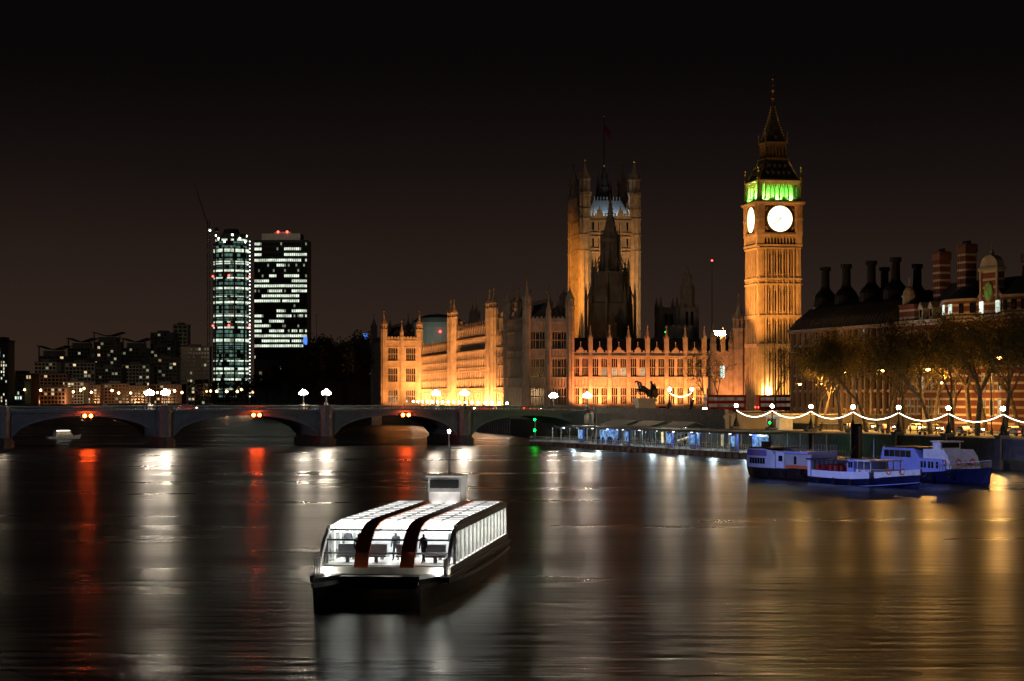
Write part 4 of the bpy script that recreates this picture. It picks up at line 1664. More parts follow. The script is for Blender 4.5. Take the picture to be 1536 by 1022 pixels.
# ================================================================== OFFICE BLOCK WITH CHIMNEYS (right of the clock tower)
FZ = math.atan2(-.961, .276)
oh = thing('office_block', 'dark office block with a curved ribbed roof and tall round chimneys', 'building', (69.0, 520.0, 0), FZ)
LO = 54.0
mb = MB()
mb.box(0, LO, 0.0, 38, 5, 27.2)
n = 17
for k in range(n + 1):
    x = k * LO / n
    mb.box(x - .42, x + .42, -.75, -.001, 5, 27.0)
    mb.box(x - .2, x + .2, -.95, -.751, 5, 27.0)
for z in (9.0, 13.2, 17.0, 20.6, 24.0):
    mb.box(0, LO, -.4, -.002, z - .5, z)
mb.box(-1.2, LO + .5, -1.6, 39, 27.2, 27.8)
mb.build('wall', mat('pinkish_sandstone', (.22, .16, .14), .8, nscale=.4, namt=.2), oh)
wproto = {}
for fz, h in ((9.1, 3.4), (13.3, 3.1), (17.1, 2.9), (20.7, 2.7), (24.1, 2.8)):
    for k in range(n):
        x = (k + .5) * LO / n
        lit = (fz > 23 and k in (3, 8, 12)) or (fz < 14 and k in (6, 11)) or (fz == 20.7 and k in (4, 13)) or (fz == 17.1 and k == 9)
        key = (fz, lit)
        if key not in wproto:
            mb = MB()
            mb.mi = 0; mb.box(-1.05, 1.05, -.12, -.003, 0, h)
            mb.mi = 1; mb.box(-.07, .07, -.22, -.121, 0, h); mb.box(-1.05, 1.05, -.2, -.122, h * .72, h * .72 + .12)
            if lit:
                mb.mi = 1; mb.box(-1.05, -.45, -.19, -.1215, 0, h)
            wproto[key] = mb.build('window', [E['win_cool'] if lit else M['glass'], M['iron']], oh, (x, 0, fz))
        else:
            cp(wproto[key], (x, 0, fz))
mb = MB()
prof = [(-1.2, 27.8), (-.2, 30.2), (2.2, 32.8), (5.5, 34.6), (9, 35.2), (30, 35.2), (38, 27.8)]
mb.yz(prof, 7.5, LO)
# hipped far end
for (a, b) in zip(prof[:5], prof[1:5]):
    xa, xb = 7.5 - 8.5 * (1 - (a[1] - 27.8) / 7.4), 7.5 - 8.5 * (1 - (b[1] - 27.8) / 7.4)
    mb.add([(xa, a[0], a[1]), (7.5, a[0], a[1]), (7.5, b[0], b[1]), (xb, b[0], b[1])], [(0, 1, 2, 3)])
    mb.add([(xa, a[0], a[1]), (xb, b[0], b[1]), (xb, 38 - b[0], b[1]), (xa, 38 - a[0], a[1])], [(0, 1, 2, 3)])
for k in range(32):
    x = 1.5 + k * (LO - 1.5) / 31
    for (a, b) in zip(prof[:4], prof[1:5]):
        lo_ = 7.5 - 8.5 * (1 - (b[1] - 27.8) / 7.4)
        if x > lo_:
            mb.tube((x, a[0] - .06, a[1] + .06), (x, b[0] - .06, b[1] + .06), .17, .17, 4)
mb.build('roof', mat('bronze_roof', (.075, .062, .052), .5, metal=.4, nscale=.8, namt=.25), oh)
ch = None
for (x, y) in ((5, 6), (17, 6), (30.5, 6), (43, 6), (8.6, 20), (22, 22)):
    if ch is None:
        mb = MB()
        mb.lathe(0, 0, [(33.0, 2.9), (35.6, 2.75), (36.6, 2.2), (37.6, 1.3), (38.2, 1.05), (42.0, .98), (42.1, 1.25), (43.1, 1.3), (43.1, 1.0)], 14)
        for k in range(8):
            a = 2 * PI * k / 8
            mb.cbox(1.3 * math.cos(a), 1.3 * math.sin(a), 42.2, 43.0, .12, .3, a)
            mb.tube((2.9 * math.cos(a), 2.9 * math.sin(a), 33.2), (2.3 * math.cos(a), 2.3 * math.sin(a), 36.6), .12, .12, 4)
        ch = mb.build('chimney', M['iron'], oh, (x, y, 0))
    else:
        cp(ch, (x, y, 0))

# ================================================================== BANDED BRICK BUILDING
bb = thing('brick_building', 'red brick building with white stone bands, striped chimneys and a tall gable', 'building', (84.6, 466.0, 0), FZ)
LB = 74.0
mb = MB()
mb.box(.4, LB, 0, 26, 5, 27.6)
for x in (0.4, 36, 46.2):
    mb.box(x, x + .8, -.4, 0, 5, 27.5)
mb.build('wall', M['brick_band'], bb)
mb = MB()
mb.box(0, LB, -.9, 0.2, 27.6, 28.1)
for k in range(46):
    mb.box(.5 + k * 1.6, 1.0 + k * 1.6, -.7, -.001, 27.2, 27.6)
mb.build('cornice', M['portland'], bb)
wp = {}
for fz, h in ((8, 3), (13, 3), (18, 2.8), (23, 2.6)):
    for k in range(22):
        x = 2.2 + k * 3.3
        lit = (fz == 23 and k in (6, 9, 17)) or (fz == 18 and k in (12, 19)) or (fz == 8 and k in (5, 8, 9, 13, 16)) or (fz == 13 and k in (3, 11))
        key = (fz, lit)
        if key not in wp:
            mb = MB()
            mb.mi = 0; mb.box(-.6, .6, -.06, .05, 0, h)
            mb.mi = 1
            mb.box(-.8, -.6, -.2, 0, -.1, h + .2); mb.box(.6, .8, -.2, 0, -.1, h + .2); mb.box(-.8, .8, -.24, 0, h + .2, h + .45); mb.box(-.9, .9, -.3, 0, -.3, -.1)
            mb.box(-.05, .05, -.12, -.061, 0, h); mb.box(-.6, .6, -.11, -.062, h * .5, h * .5 + .1)
            wp[key] = mb.build('window', [E['win_warm'] if lit else M['glass'], M['portland']], bb, (x, 0, fz))
        else:
            cp(wp[key], (x, 0, fz))
mb = MB()
mb.yz([(.3, 28.11), (8, 36.2), (12, 36.2), (24, 28.11)], 9, LB)
mb.add([(.5, .3, 28.11), (9, .3, 28.11), (9, 8, 34.4), (9, 12, 34.4), (9, 24, 28.11), (.5, 24, 28.11)], [(0, 1, 2), (0, 2, 3, 5), (3, 4, 5)])
mb.build('roof', mat('blue_slate', (.05, .055, .085), .6, nscale=.8, namt=.3), bb)
# attic corner with its cupola
mb = MB()
mb.box(.4, 7.6, .1, 7, 28.101, 31.3)
mb.box(.2, 7.8, -.15, 7.2, 31.3, 31.7)
a_ = mb.build('attic_corner', M['brick_band'], bb)
mb = MB()
mb.fr(2.2, 1.6, 31.7, 33.4, 1.45, 1.45, 8); mb.fr(2.2, 1.6, 33.4, 33.7, 1.75, 1.75, 8)
mb.lathe(2.2, 1.6, [(33.7, 1.45), (34.6, 1.3), (35.4, .8), (35.8, .2), (37.8, .05)], 8)
mb.build('cupola', M['portland'], a_)
# dormers
dm = None
for x in (11.0, 15.6, 20.9, 57.5, 63):
    if dm is None:
        mb = MB()
        mb.box(-.85, .85, -.1, 3, 28.11, 30.6)
        mb.xz([(-1.1, 30.6), (1.1, 30.6), (0, 31.9)], -.3, 3)
        dm = mb.build('dormer', M['portland'], bb, (x, 0, 0))
        mb = MB(); mb.box(-.5, .5, -.16, -.101, 28.6, 30.3); mb.build('window', M['glass'], dm)
    else:
        cp(dm, (x, 0, 0))
# bow fronts
for x0, x1, litset in ((22.6, 35.6, (1, 2)), (47.5, 56.0, ())):
    c, r = (x0 + x1) / 2, (x1 - x0) / 2
    pts = [(c - r, 5)] + [(c + r * math.cos(PI - PI * k / 10), -2.6 * math.sin(PI * k / 10)) for k in range(11)] + [(c + r, 5)]
    pts = pts[::1]
    mb = MB()
    mb.prism(pts, 5, 31.2)
    bw = mb.build('bow_front', M['brick_band'], bb)
    mb = MB()
    mb.prism([(c + (p[0] - c) * 1.05, p[1] * 1.12) for p in pts], 31.2, 31.7)
    mb.prism([(c + (p[0] - c) * 1.03, p[1] * 1.08) for p in pts], 27.7, 28.2)
    mb.build('cornice', M['portland'], bw)
    mb = MB()
    mb.prism(pts, 31.7, 34.4, .5, (c, 4)); mb.build('roof', M['slate'], bw)
    for k in range(5):
        a = PI - PI * (k + .5) / 5
        px_, py_ = c + (r + .02) * math.cos(a), -2.62 * math.sin(a)
        ang = math.atan2(-2.6 * math.cos(a), -r * math.sin(a))
        mb = MB(); mb.cbox(0, 0, 28.7, 30.7, 1.2, .3, 0)
        nx, ny = math.cos(a) / r, -math.sin(a) / 2.6
        mb.build('window', E['win_cool'] if k in litset else M['glass'], bw, (px_, py_, 0), math.atan2(ny, nx) + PI / 2)
for x, lit in ((38.2, True), (44.2, False)):
    mb = MB(); mb.box(x - .8, x + .8, -.08, .02, 28.4, 30.9)
    pass
# tall shaped gable
mb = MB()
mb.xz([(35.8, 28.12), (47.0, 28.12), (47.0, 31.2), (44.6, 33.6), (44.6, 37.0), (37.8, 37.0), (37.8, 33.6), (35.8, 31.2)], -.3, 1.2)
gb = mb.build('gable', M['brick_band'], bb)
mb = MB()
for x in (37.6, 44.2):
    mb.box(x, x + .7, -.6, -.301, 31, 37)
mb.box(37.3, 45.2, -.75, 1.3, 37.0, 37.6)
mb.xz([(41.2 + 3.6 * math.cos(PI * k / 10), 37.6 + 2.5 * math.sin(PI * k / 10)) for k in range(11)], -.5, 1.1)
mb.fr(41.2, .3, 40.1, 41, .5, .4, 8); mb.fr(41.2, .3, 41, 43.4, .14, .04, 6)
mb.xz([(41.2 + 1.7 * math.cos(2 * PI * k / 14), 32.7 + 2.0 * math.sin(2 * PI * k / 14)) for k in range(14)], -.55, -.302)
mb.build('stone_frame', M['portland'], gb)
mb = MB()
mb.xz([(41.2 + 1.3 * math.cos(2 * PI * k / 14), 32.7 + 1.6 * math.sin(2 * PI * k / 14)) for k in range(14)], -.62, -.551)
mb.build('round_window', emat('green_window', (.35, .62, .08), .14, noise=.7, nscale=.9), gb)
for x, lit in ((38.0, True), (44.6, True)):
    mb = MB(); mb.box(x - .75, x + .75, -.42, -.302, 28.5, 30.9)
    mb.build('window', E['win_cool'] if lit else M['glass'], gb)
# striped chimneys
for x, y, w, zt_ in ((7.8, 6.5, 3.2, 42.7), (19.1, 6.5, 3.8, 43.6), (41.6, 9, 3.4, 40.3), (47.5, 8, 4.0, 41)):
    mb = MB()
    mb.cbox(x, y, 28.2, zt_ - 1.5, w, 2.4)
    for q in range(4):
        mb.cbox(x - w * .4 + q * w * .27, y, 34, zt_ - 1.5, .3, 2.7)
    c = mb.build('chimney', M['brick_band'], bb)
    mb = MB(); mb.cbox(x, y, zt_ - 1.5, zt_, w + .5, 2.9); mb.cbox(x, y, zt_, zt_ + .3, w + .2, 2.6)
    for q in range(4):
        mb.fr(x - w * .36 + q * w * .24, y, zt_ + .3, zt_ + 1.0, .28, .22, 8)
    mb.build('chimney_cap', M['brick_plain'], c)
# its facade floodlight on the roof of the neighbour: cold white light on the cornice
spot('facade_floodlight', (84.6 - 14, 466 - 12, 12), (91.0, 447, 28), 9000, (.85, .92, 1.0), 34, .8, .3)
spot('facade_floodlight', (84.6 - 8, 452, 20), (88.0, 455, 30), 2000, (1.0, .85, .75), 60, .8, .3)


# ================================================================== TREES
leafm = bpy.data.materials.new('late_plane_leaves')
leafm.use_nodes = True
t = leafm.node_tree
p = t.nodes['Principled BSDF']
tr = t.nodes.new('ShaderNodeBsdfTranslucent')
mx = t.nodes.new('ShaderNodeMixShader'); mx.inputs[0].default_value = .35
oi = t.nodes.new('ShaderNodeNewGeometry')
rp = t.nodes.new('ShaderNodeValToRGB')
rp.color_ramp.elements[0].color = (.07, .055, .014, 1)
rp.color_ramp.elements[1].color = (.24, .17, .035, 1)
e = rp.color_ramp.elements.new(.6); e.color = (.14, .105, .022, 1)
t.links.new(oi.outputs['Random Per Island'], rp.inputs[0])
t.links.new(rp.outputs[0], p.inputs['Base Color']); t.links.new(rp.outputs[0], tr.inputs['Color'])
p.inputs['Roughness'].default_value = .7
t.links.new(p.outputs[0], mx.inputs[1]); t.links.new(tr.outputs[0], mx.inputs[2])
t.links.new(mx.outputs[0], t.nodes['Material Output'].inputs['Surface'])


def tree_master(seed, label, h, spread, leaves, leaf=.42, bare=False):
    r = random.Random(seed)
    t = thing('plane_tree', label, 'tree', (0, 0, 0), 0, None)
    mb = MB()
    tips = []

    def grow(p, d, ln, rad, lev):
        pts = [p]; rs = [rad]
        n = 4
        q = p
        for i in range(n):
            d = (d + Vector((r.uniform(-.18, .18), r.uniform(-.18, .18), r.uniform(-.06, .14)))).normalized()
            q = q + d * ln / n
            pts.append(q); rs.append(rad * (1 - .42 * (i + 1) / n))
        mb.path(pts, rs, 7 if lev == 0 else (5 if lev < 3 else 3))
        if lev >= 2:
            for s_ in pts[1:]:
                tips.append(s_)
        if lev < 5 and ln > .8:
            k = 3 if lev in (0, 1) else (3 if lev == 2 else 2)
            base = r.uniform(0, 2 * PI)
            for j in range(k):
                a = base + 2 * PI * j / k + r.uniform(-.5, .5)
                tilt = r.uniform(.35, .85) if lev < 2 else r.uniform(.4, 1.0)
                ax = d.orthogonal().normalized()
                bx = d.cross(ax)
                nd = (d * math.cos(tilt) + (ax * math.cos(a) + bx * math.sin(a)) * math.sin(tilt))
                nd.z = nd.z * .8 + .12
                f = pts[-1] if j == 0 or lev == 0 else pts[-1 - r.randint(0, 2)]
                grow(f, nd.normalized(), ln * r.uniform(.66, .86), rs[-1] * .78, lev + 1)
    grow(Vector((0, 0, 0)), Vector((r.uniform(-.1, .1), r.uniform(-.1, .1), 1)).normalized(), h * .27, h * .023, 0)
    top = max(v[2] for v in mb.v); wd = max(max(abs(v[0]), abs(v[1])) for v in mb.v)
    sz, sx = h / top, spread / wd
    mb.v = [(v[0] * (sx if v[2] * sz > h * .2 else 1 + (sx - 1) * v[2] * sz / (h * .2)), v[1] * (sx if v[2] * sz > h * .2 else 1 + (sx - 1) * v[2] * sz / (h * .2)), v[2] * sz) for v in mb.v]
    mb.build('trunk', M['bark'], t)
    lf = MB()
    for i in range(leaves):
        p = r.choice(tips)
        p = Vector((p.x * sx, p.y * sx, p.z * sz)) + Vector((r.gauss(0, .55), r.gauss(0, .55), r.gauss(-.15, .5)))
        a = Vector((r.gauss(0, 1), r.gauss(0, 1), r.gauss(0, 1))).normalized()
        b = a.orthogonal().normalized()
        c = a.cross(b)
        s_ = leaf * r.uniform(.5, 1.25)
        lf.add([p - b * s_ * .5, p + c * s_ * .32, p + b * s_ * .5, p - c * s_ * .32], [(0, 1, 2, 3)])
    lf.build('crown', leafm, t)
    return t


def emb_px(px, u):
    k = (px - 768) / 3190.0
    tt = (k * (523 + .317 * u) - 18.5 - .948 * u) / (.317 + .948 * k)
    return emb(tt, u)


tms = [tree_master(3, 'leaning plane tree on the river pavement beside the clock tower', 20.5, 11, 5200, .40),
       tree_master(9, 'thick forked plane tree on the river pavement behind the mooring pile', 21.5, 11.5, 6000, .40),
       tree_master(21, 'old plane tree with spreading lower limbs before the lit windows', 20, 10.5, 4600, .38)]
for q in tms:
    q['group'] = 'plane trees along the embankment'
spots = [
    (1263, 7, 0, .3, 1.0, None), (1396, 8, 1, 1.2, 1.0, None), (1387, 34, 2, 2.0, 1.0, None),
    (1210, 28, 1, 4.0, .95, 'plane tree against the right edge of the clock tower shaft'),
    (1236, 34, 0, 2.4, 1.05, 'plane tree on the building side below the dark office block'),
    (1302, 34, 2, .7, 1.1, 'plane tree on the building side under the second tall street lamp'),
    (1335, 34, 1, 5.0, 1.0, 'plane tree below the join of the office block and the brick building'),
    (1356, 8, 2, 3.3, .9, 'narrow plane tree on the river pavement behind the embankment lamps'),
    (1427, 34, 0, 1.8, 1.1, 'plane tree on the building side under the striped chimneys'),
    (1466, 8, 2, 4.4, 1.02, 'pale stemmed plane tree on the river pavement left of the rightmost tall street lamp'),
    (1506, 8, 1, 2.8, 1.02, 'dark stemmed plane tree right of the rightmost tall street lamp'),
    (1478, 34, 0, 5.5, 1.1, 'plane tree on the building side before the tall gable'),
    (1528, 34, 1, .2, 1.1, 'plane tree on the building side at the end of the brick building'),
    (1225, 8, 1, 5.2, .95, 'plane tree on the river pavement before the far corner of the office block'),
    (1300, 8, 1, 1.0, .92, 'slender plane tree on the river pavement before the middle of the office block'),
    (1332, 9, 0, 3.6, .95, 'plane tree on the river pavement below the corner cupola'),
    (1430, 9, 1, 5.8, 1.0, 'bushy plane tree on the river pavement below the bow front'),
    (1400, 27, 1, 2.9, 1.1, 'plane tree on the building side below the dormers'),
    (1455, 27, 2, 1.5, 1.15, 'plane tree on the building side right below the bow front'),
    (1552, 8, 0, 3.9, 1.05, 'plane tree reaching over the parked white coach'),
]
for px_, u, k, rz, sc, lb in spots:
    loc = (*emb_px(px_, u), 5.0)
    if lb is None:
        tms[k].location = loc
        tms[k].rotation_euler = (0, 0, rz)
    else:
        dup(tms[k], loc, rz, lb, sc)
thin = tree_master(33, 'thin leafed tree with a dark forked trunk before the foot of the clock tower', 19.5, 7.0, 1500, .38)
thin['group'] = 'trees in the square'
thin.location = (WX(1160, 545), 545, 7.7)
dup(thin, (WX(1060, 560), 560, 7.7), 2.2, 'thin leafed tree before the lit north front, beside the red signal', .9)
dup(thin, (WX(1078, 590), 590, 7.7), 4.0, 'slight bare tree between the raised floodlight and the pinnacled turret', .85)
# bank of dark trees upstream, by the far office towers
dk_ = tree_master(41, 'dark round tree on the far bank below the round glass tower', 17, 9.5, 4200, .7)
dk_['group'] = 'dark trees on the far bank'
dl_ = ['dark tree below the dark office slab, first from the round tower', 'dark tree under the gap between office slab and long roof', 'dark tree below the pale long building', 'dark tree right of the far bridge lamp at the middle pier',
       'tall dark tree under the blue lit chimney', 'dark tree below the short row of lit roof windows', 'dark tree nearest to the far palace pavilion', 'dark tree low behind the bridge lamps', 'dark broad tree before the long dark roof']
dx_ = [(378, 1200, .95), (402, 1120, 1.15), (432, 1050, 1.3), (474, 990, 1.45), (506, 960, 1.8), (532, 930, 1.85), (566, 900, 1.75), (448, 1100, 1.5), (515, 985, 2.1)]
dk_.location = (WX(348, 1400), 1400, 4.9)
for (px_, Y, sc), lb in zip(dx_, dl_):
    dup(dk_, (WX(px_, Y), Y, 4.9), rnd.uniform(0, 6), lb, sc)

# ================================================================== EMBANKMENT LAMPS AND FESTOONS
lamp = thing('embankment_lamp', '', 'street lamp', (0, 0, 0), 0, 'globe lamps on the embankment wall')
mb = MB()
mb.lathe(0, 0, [(0, .75), (.25, .72), (.4, .55), (1.0, .42), (1.5, .26), (1.8, .2), (2.0, .13), (3.7, .08), (3.8, .2), (3.95, .22)], 10)
for k in range(3):
    a = 2 * PI * k / 3
    mb.path([(.6 * math.cos(a), .6 * math.sin(a), .2), (.42 * math.cos(a + .6), .42 * math.sin(a + .6), .8), (.25 * math.cos(a + 1.2), .25 * math.sin(a + 1.2), 1.5)], [.16, .13, .05])
mb.box(-.5, .5, -.03, .03, 3.3, 3.38)
mb.build('post', M['iron'], lamp)
mb = MB(); mb.sph(0, 0, 4.28, .38, 12, 8); mb.build('globe', E['lamp_pale'], lamp, smooth=True)
mb = MB(); mb.lathe(0, 0, [(4.62, .2), (4.72, .22), (4.85, .06), (5.05, .02)], 8); mb.build('crown_finial', M['iron'], lamp)
ts = [86.8 + 17.2 * k for k in range(9)]
ll = ['globe lamp on the embankment wall where the string of lights begins', 'globe lamp on the embankment wall before the foot of the clock tower', 'globe lamp on the embankment wall below the corner of the dark office block',
      'globe lamp on the embankment wall just left of the mooring pile', 'globe lamp on the embankment wall above the stern of the middle moored boat', 'globe lamp on the embankment wall above the gap between the moored boats',
      'globe lamp on the embankment wall above the wheelhouse of the rightmost moored boat', 'globe lamp on the embankment wall right of the moored boats', 'globe lamp at the near end of the embankment wall']
for k, tt in enumerate(ts):
    loc = (*emb(tt, .5), 5.55)
    if k == 0:
        lamp.location = loc; lamp['label'] = ll[0]
    else:
        dup(lamp, loc, None, ll[k])
UP = [(50.9, 'globe lamp on the tall quay wall beside the statue plinth'), (63.5, 'globe lamp on the tall quay wall with a string ending at it')]
for tt, lb in UP:
    dup(lamp, (*emb(tt, .55), 9.0), None, lb)
plamp('quay_lamp', (*emb(50.9, .55), 13.9), 4000, (1, .8, .55), .4)


def festoon(a, b, za, zb, sag, label):
    f = thing('light_string', label, 'fairy lights', (a[0], a[1], 0), 0, 'strings of lights hung between the embankment lamps')
    ln = math.hypot(b[0] - a[0], b[1] - a[1])
    n = int(ln / .3)
    pt = lambda u: ((b[0] - a[0]) * u, (b[1] - a[1]) * u, za + (zb - za) * u - sag * 4 * u * (1 - u))
    mb = MB()
    mb.path([pt(i / 14) for i in range(15)], .02, 4)
    mb.build('cable', M['rubber'], f)
    mb = MB()
    for i in range(1, n):
        q = pt(i / n)
        mb.sph(q[0], q[1], q[2] - .06, .085, 5, 3)
    mb.build('bulb_row', E['bulb'], f)


fl_ = ['string of lights on the far stretch of embankment before the trees by the clock tower', 'string of lights under the foot of the clock tower', 'string of lights below the far corner of the dark office block',
       'string of lights ending left of the mooring pile lamp', 'string of lights passing over the middle moored boat', 'string of lights above the gap between the two nearer boats', 'string of lights over the rightmost moored boat', 'string of lights at the near end of the wall']
for k in range(8):
    festoon(emb(ts[k], .5), emb(ts[k + 1], .5), 9.0, 9.0, 1.35, fl_[k])
festoon(emb(50.9, .55), emb(63.5, .55), 12.6, 12.6, .9, 'short string of lights between two lamps beside the bronze statue')

# tall sodium street lamps
sl_ = [(1258, 18.5, 'tall orange street lamp left of the mooring pile, among the trees', 557, 1.0), (1315, 18.5, 'tall orange street lamp under the middle of the dark office block', 557, 1.0), (1382, 18.5, 'tall orange street lamp below the corner cupola of the brick building', 557, 1.0),
       (1487, 18.5, 'tallest and brightest orange street lamp, below the round green window', 560, 1.15), (1193, 31, 'small distant orange street lamp at the right edge of the clock tower', 562, .8), (1225, 31, 'small distant orange street lamp below the far end of the office block', 562, .8), (1404, 31, 'small orange street lamp below the left striped chimney', 558, .8)]
st = None
for px_, u, lb, y, sc in sl_:
    x, Y = emb_px(px_, u)
    h = WZ(y, Y) - 4.9
    if st is None:
        st = thing('street_light', lb, 'street lamp', (x, Y, 4.9), FZ, 'tall sodium lamps over the embankment road')
        mb = MB(); mb.lathe(0, 0, [(0, .2), (.6, .18), (.7, .11), (h - .2, .07)], 8)
        mb.path([(0, 0, h - .2), (0, .4, h + .1), (0, 1.2, h + .2)], .06)
        mb.build('post', M['iron'], st)
        mb = MB(); mb.box(-.3, .3, .8, 2.0, h + .05, h + .3); mb.build('housing', M['iron'], st)
        mb = MB(); mb.sph(0, 1.4, h - .05, .42, 10, 6, .6); mb.build('lens', E['sodium'], st, smooth=True)
    else:
        dup(st, (x, Y, 4.9), None, lb, sc)
    wy = (-math.sin(FZ) * 1.4, math.cos(FZ) * 1.4)
    spot('street_light_lamp', (x + wy[0], Y + wy[1], 4.9 + h - .6), (x + wy[0], Y + wy[1], 4.9), 26000 * sc, (1.0, .48, .10), 168, 1.0, .3)
    plamp('street_light_lamp', (x + wy[0], Y + wy[1], 4.9 + h - .6), 4200 * sc, (1.0, .48, .10), .3)
for k in range(7):          # lamps under the trees between the masts, over the pavement
    pass

# ================================================================== VEHICLES
def wheel_part(parent, x, y, r):
    mb = MB()
    mb.mi = 0
    n = 12
    mb.xz([(x + r * math.cos(2 * PI * i / n), r + r * math.sin(2 * PI * i / n)) for i in range(n)], y - .11, y + .11)
    mb.mi = 1
    mb.xz([(x + r * .55 * math.cos(2 * PI * i / n), r + r * .55 * math.sin(2 * PI * i / n)) for i in range(n)], y - .13, y + .13)
    return mb.build('wheel', [M['rubber'], M['steel']], parent)


def car_master(label, paint, group):
    c = thing('car', label, 'car', (0, 0, 0), 0, group)
    mb = MB()
    mb.xz([(-2.1, .3), (2.1, .3), (2.15, .55), (2.05, .8), (1.1, .92), (-1.9, .95), (-2.15, .75)], -.85, .85)
    mb.xz([(-1.75, .94), (1.05, .92), (.35, 1.42), (-1.3, 1.44)], -.72, .72)
    mb.build('body', paint, c)
    mb = MB()
    mb.xz([(-1.5, .98), (.8, .98), (.28, 1.36), (-1.2, 1.37)], -.735, .735)
    mb.add([(1.0, -.62, .97), (1.0, .62, .97), (.42, .6, 1.36), (.42, -.6, 1.36)], [(0, 1, 2, 3)])
    mb.build('window', M['glass'], c)
    for x in (-1.3, 1.3):
        for y in (-.8, .8):
            wheel_part(c, x, y, .32)
    for y in (-.6, .6):
        mb = MB(); mb.box(2.06, 2.2, y - .17, y + .17, .6, .76); mb.build('headlight', E['head'], c)
        mb = MB(); mb.box(-2.18, -2.08, y - .18, y + .18, .7, .84); mb.build('tail_light', E['tail'], c)
    return c


def bus_master(label, paint, group, decks=2):
    c = thing('bus', label, 'bus', (0, 0, 0), 0, group)
    h = 4.3 if decks == 2 else 3.2
    mb = MB()
    mb.xz([(-5.4, .35), (5.3, .35), (5.4, 1.2), (5.25, h - .15), (5.0, h), (-5.2, h), (-5.4, h - .2)], -1.25, 1.25)
    mb.build('body', paint, c)
    rows = ((1.25, 2.1), (2.85, 3.7)) if decks == 2 else ((1.5, 2.6),)
    for z0, z1 in rows:
        mb = MB()
        for k in range(7):
            mb.box(-4.9 + k * 1.42, -3.6 + k * 1.42, -1.27, 1.27, z0, z1)
        mb.box(5.2, 5.42, -1.1, 1.1, z0, z1)
        mb.build('window_row', E['bus'], c)
    for x in (-3.2, 3.4):
        for y in (-1.15, 1.15):
            wheel_part(c, x, y, .48)
    for y in (-.95, .95):
        mb = MB(); mb.box(5.35, 5.48, y - .18, y + .18, .7, .95); mb.build('headlight', E['head'], c)
        mb = MB(); mb.box(-5.48, -5.38, y - .14, y + .14, .9, 1.3); mb.build('tail_light', E['tail'], c)
    return c


DIRN = math.atan2(BD.y, BD.x)
paints = [M['paint_navy'], M['paint_white'], M['steel'], M['paint_red']]
cl = ['dark car with headlights on in the gap by the pale stemmed tree', 'white car on the embankment road nearest the right edge', 'silver car on the embankment road behind the mooring pile', 'dark car on the embankment road below the striped chimneys',
      'white car heading past the forked plane tree', 'silver car with headlights on under the second tall street lamp', 'dark car with headlights on by the clock tower end of the road', 'white car driving away with red tail lights near the leaning tree', 'dark car driving away with red tail lights, behind the middle boat', 'silver car driving away with red tail lights, behind the rightmost boat']
cl += ['dark car at the near end of the embankment road', 'silver car in the far lane between the two bench rows', 'white car in the far lane under the slender plane tree', 'dark car in the far lane behind the leaning plane tree', 'silver car in the near lane by the kiosk end of the road', 'white car in the near lane under the rightmost street lamp', 'dark car in the near lane below the bow front', 'silver car turning off the ramp by the clock tower']
cm = [car_master(cl[k], paints[k], 'cars on the embankment road') for k in range(3)]
cpos = [(178, 24), (205, 24), (140, 25), (163, 24.5), (152, 26), (126, 24.5), (108, 25), (120, 16.5), (150, 16.5), (186, 16), (220, 25.5), (171, 27), (133, 27.2), (115, 27), (106, 16), (196, 17.5), (168, 16.5), (101, 24)]
for k, (tt, u) in enumerate(cpos):
    loc = (*emb(tt, u), 4.95)
    rz = DIRN if u > 20 else DIRN + PI
    if k < 3:
        cm[k].location = loc; cm[k].rotation_euler = (0, 0, rz)
    else:
        dup(cm[k % 3], loc, rz, cl[k])
co = bus_master('white coach parked by the wall at the right edge of the view', M['paint_white'], 'coaches on the embankment', 1)
co.location = (*emb(214, 14), 4.95); co.rotation_euler = (0, 0, DIRN + PI)
dup(co, (*emb(196, 27.5), 4.95), DIRN, 'white coach with headlights on under the rightmost trees')
b1 = bus_master('red double decker bus at the foot of the clock tower', M['paint_red'], 'red buses in the square')
b1.location = (*brg(58, 16), 7.77); b1.rotation_euler = (0, 0, TH)
dup(b1, (*brg(40, 8), 7.77), TH + PI, 'red double decker bus in the square before the lit north front')
cr_ = car_master('red car on the bridge, tail lights showing above the parapet before the dark pavilion', M['paint_red'], 'cars on the bridge')
cr_.location = (*brg(-24, 9), zt(-24) - .29); cr_.rotation_euler = (0, 0, TH + PI)
dup(cr_, (*brg(-9, 16), zt(-9) - .29), TH, 'red car on the bridge before the near end of the north front')
dup(cr_, (*brg(-96, 16), zt(-96) - .29), TH, 'red car crossing the bridge below the dark office slab')
dup(cr_, (*brg(24, 10), 7.77), TH, 'red car turning into the square behind the statue')
plamp('square_lamp', (*brg(30, 34), 13), 5000, (1, .62, .3), .3)
plamp('square_lamp', (*brg(62, 30), 13), 9000, (1, .55, .22), .3)

# traffic signal in the square
ts_ = thing('traffic_signal', 'traffic signal showing red in the square beside the thin leafed tree', 'traffic light', (WX(1040, 520), 520, 7.75), TH)
mb = MB(); mb.fr(0, 0, 0, 3.4, .08, .07, 8); mb.build('post', M['iron'], ts_)
mb = MB(); mb.box(-.2, .2, -.15, .15, 2.5, 3.6); mb.build('housing', M['iron'], ts_)
mb = MB(); mb.fr(0, 0, -.03, .03, .16, .16, 10); mb.v = [(v[0], v[2] - .19, v[1] + 3.35) for v in mb.v]; mb.build('red_lens', E['red'], ts_)

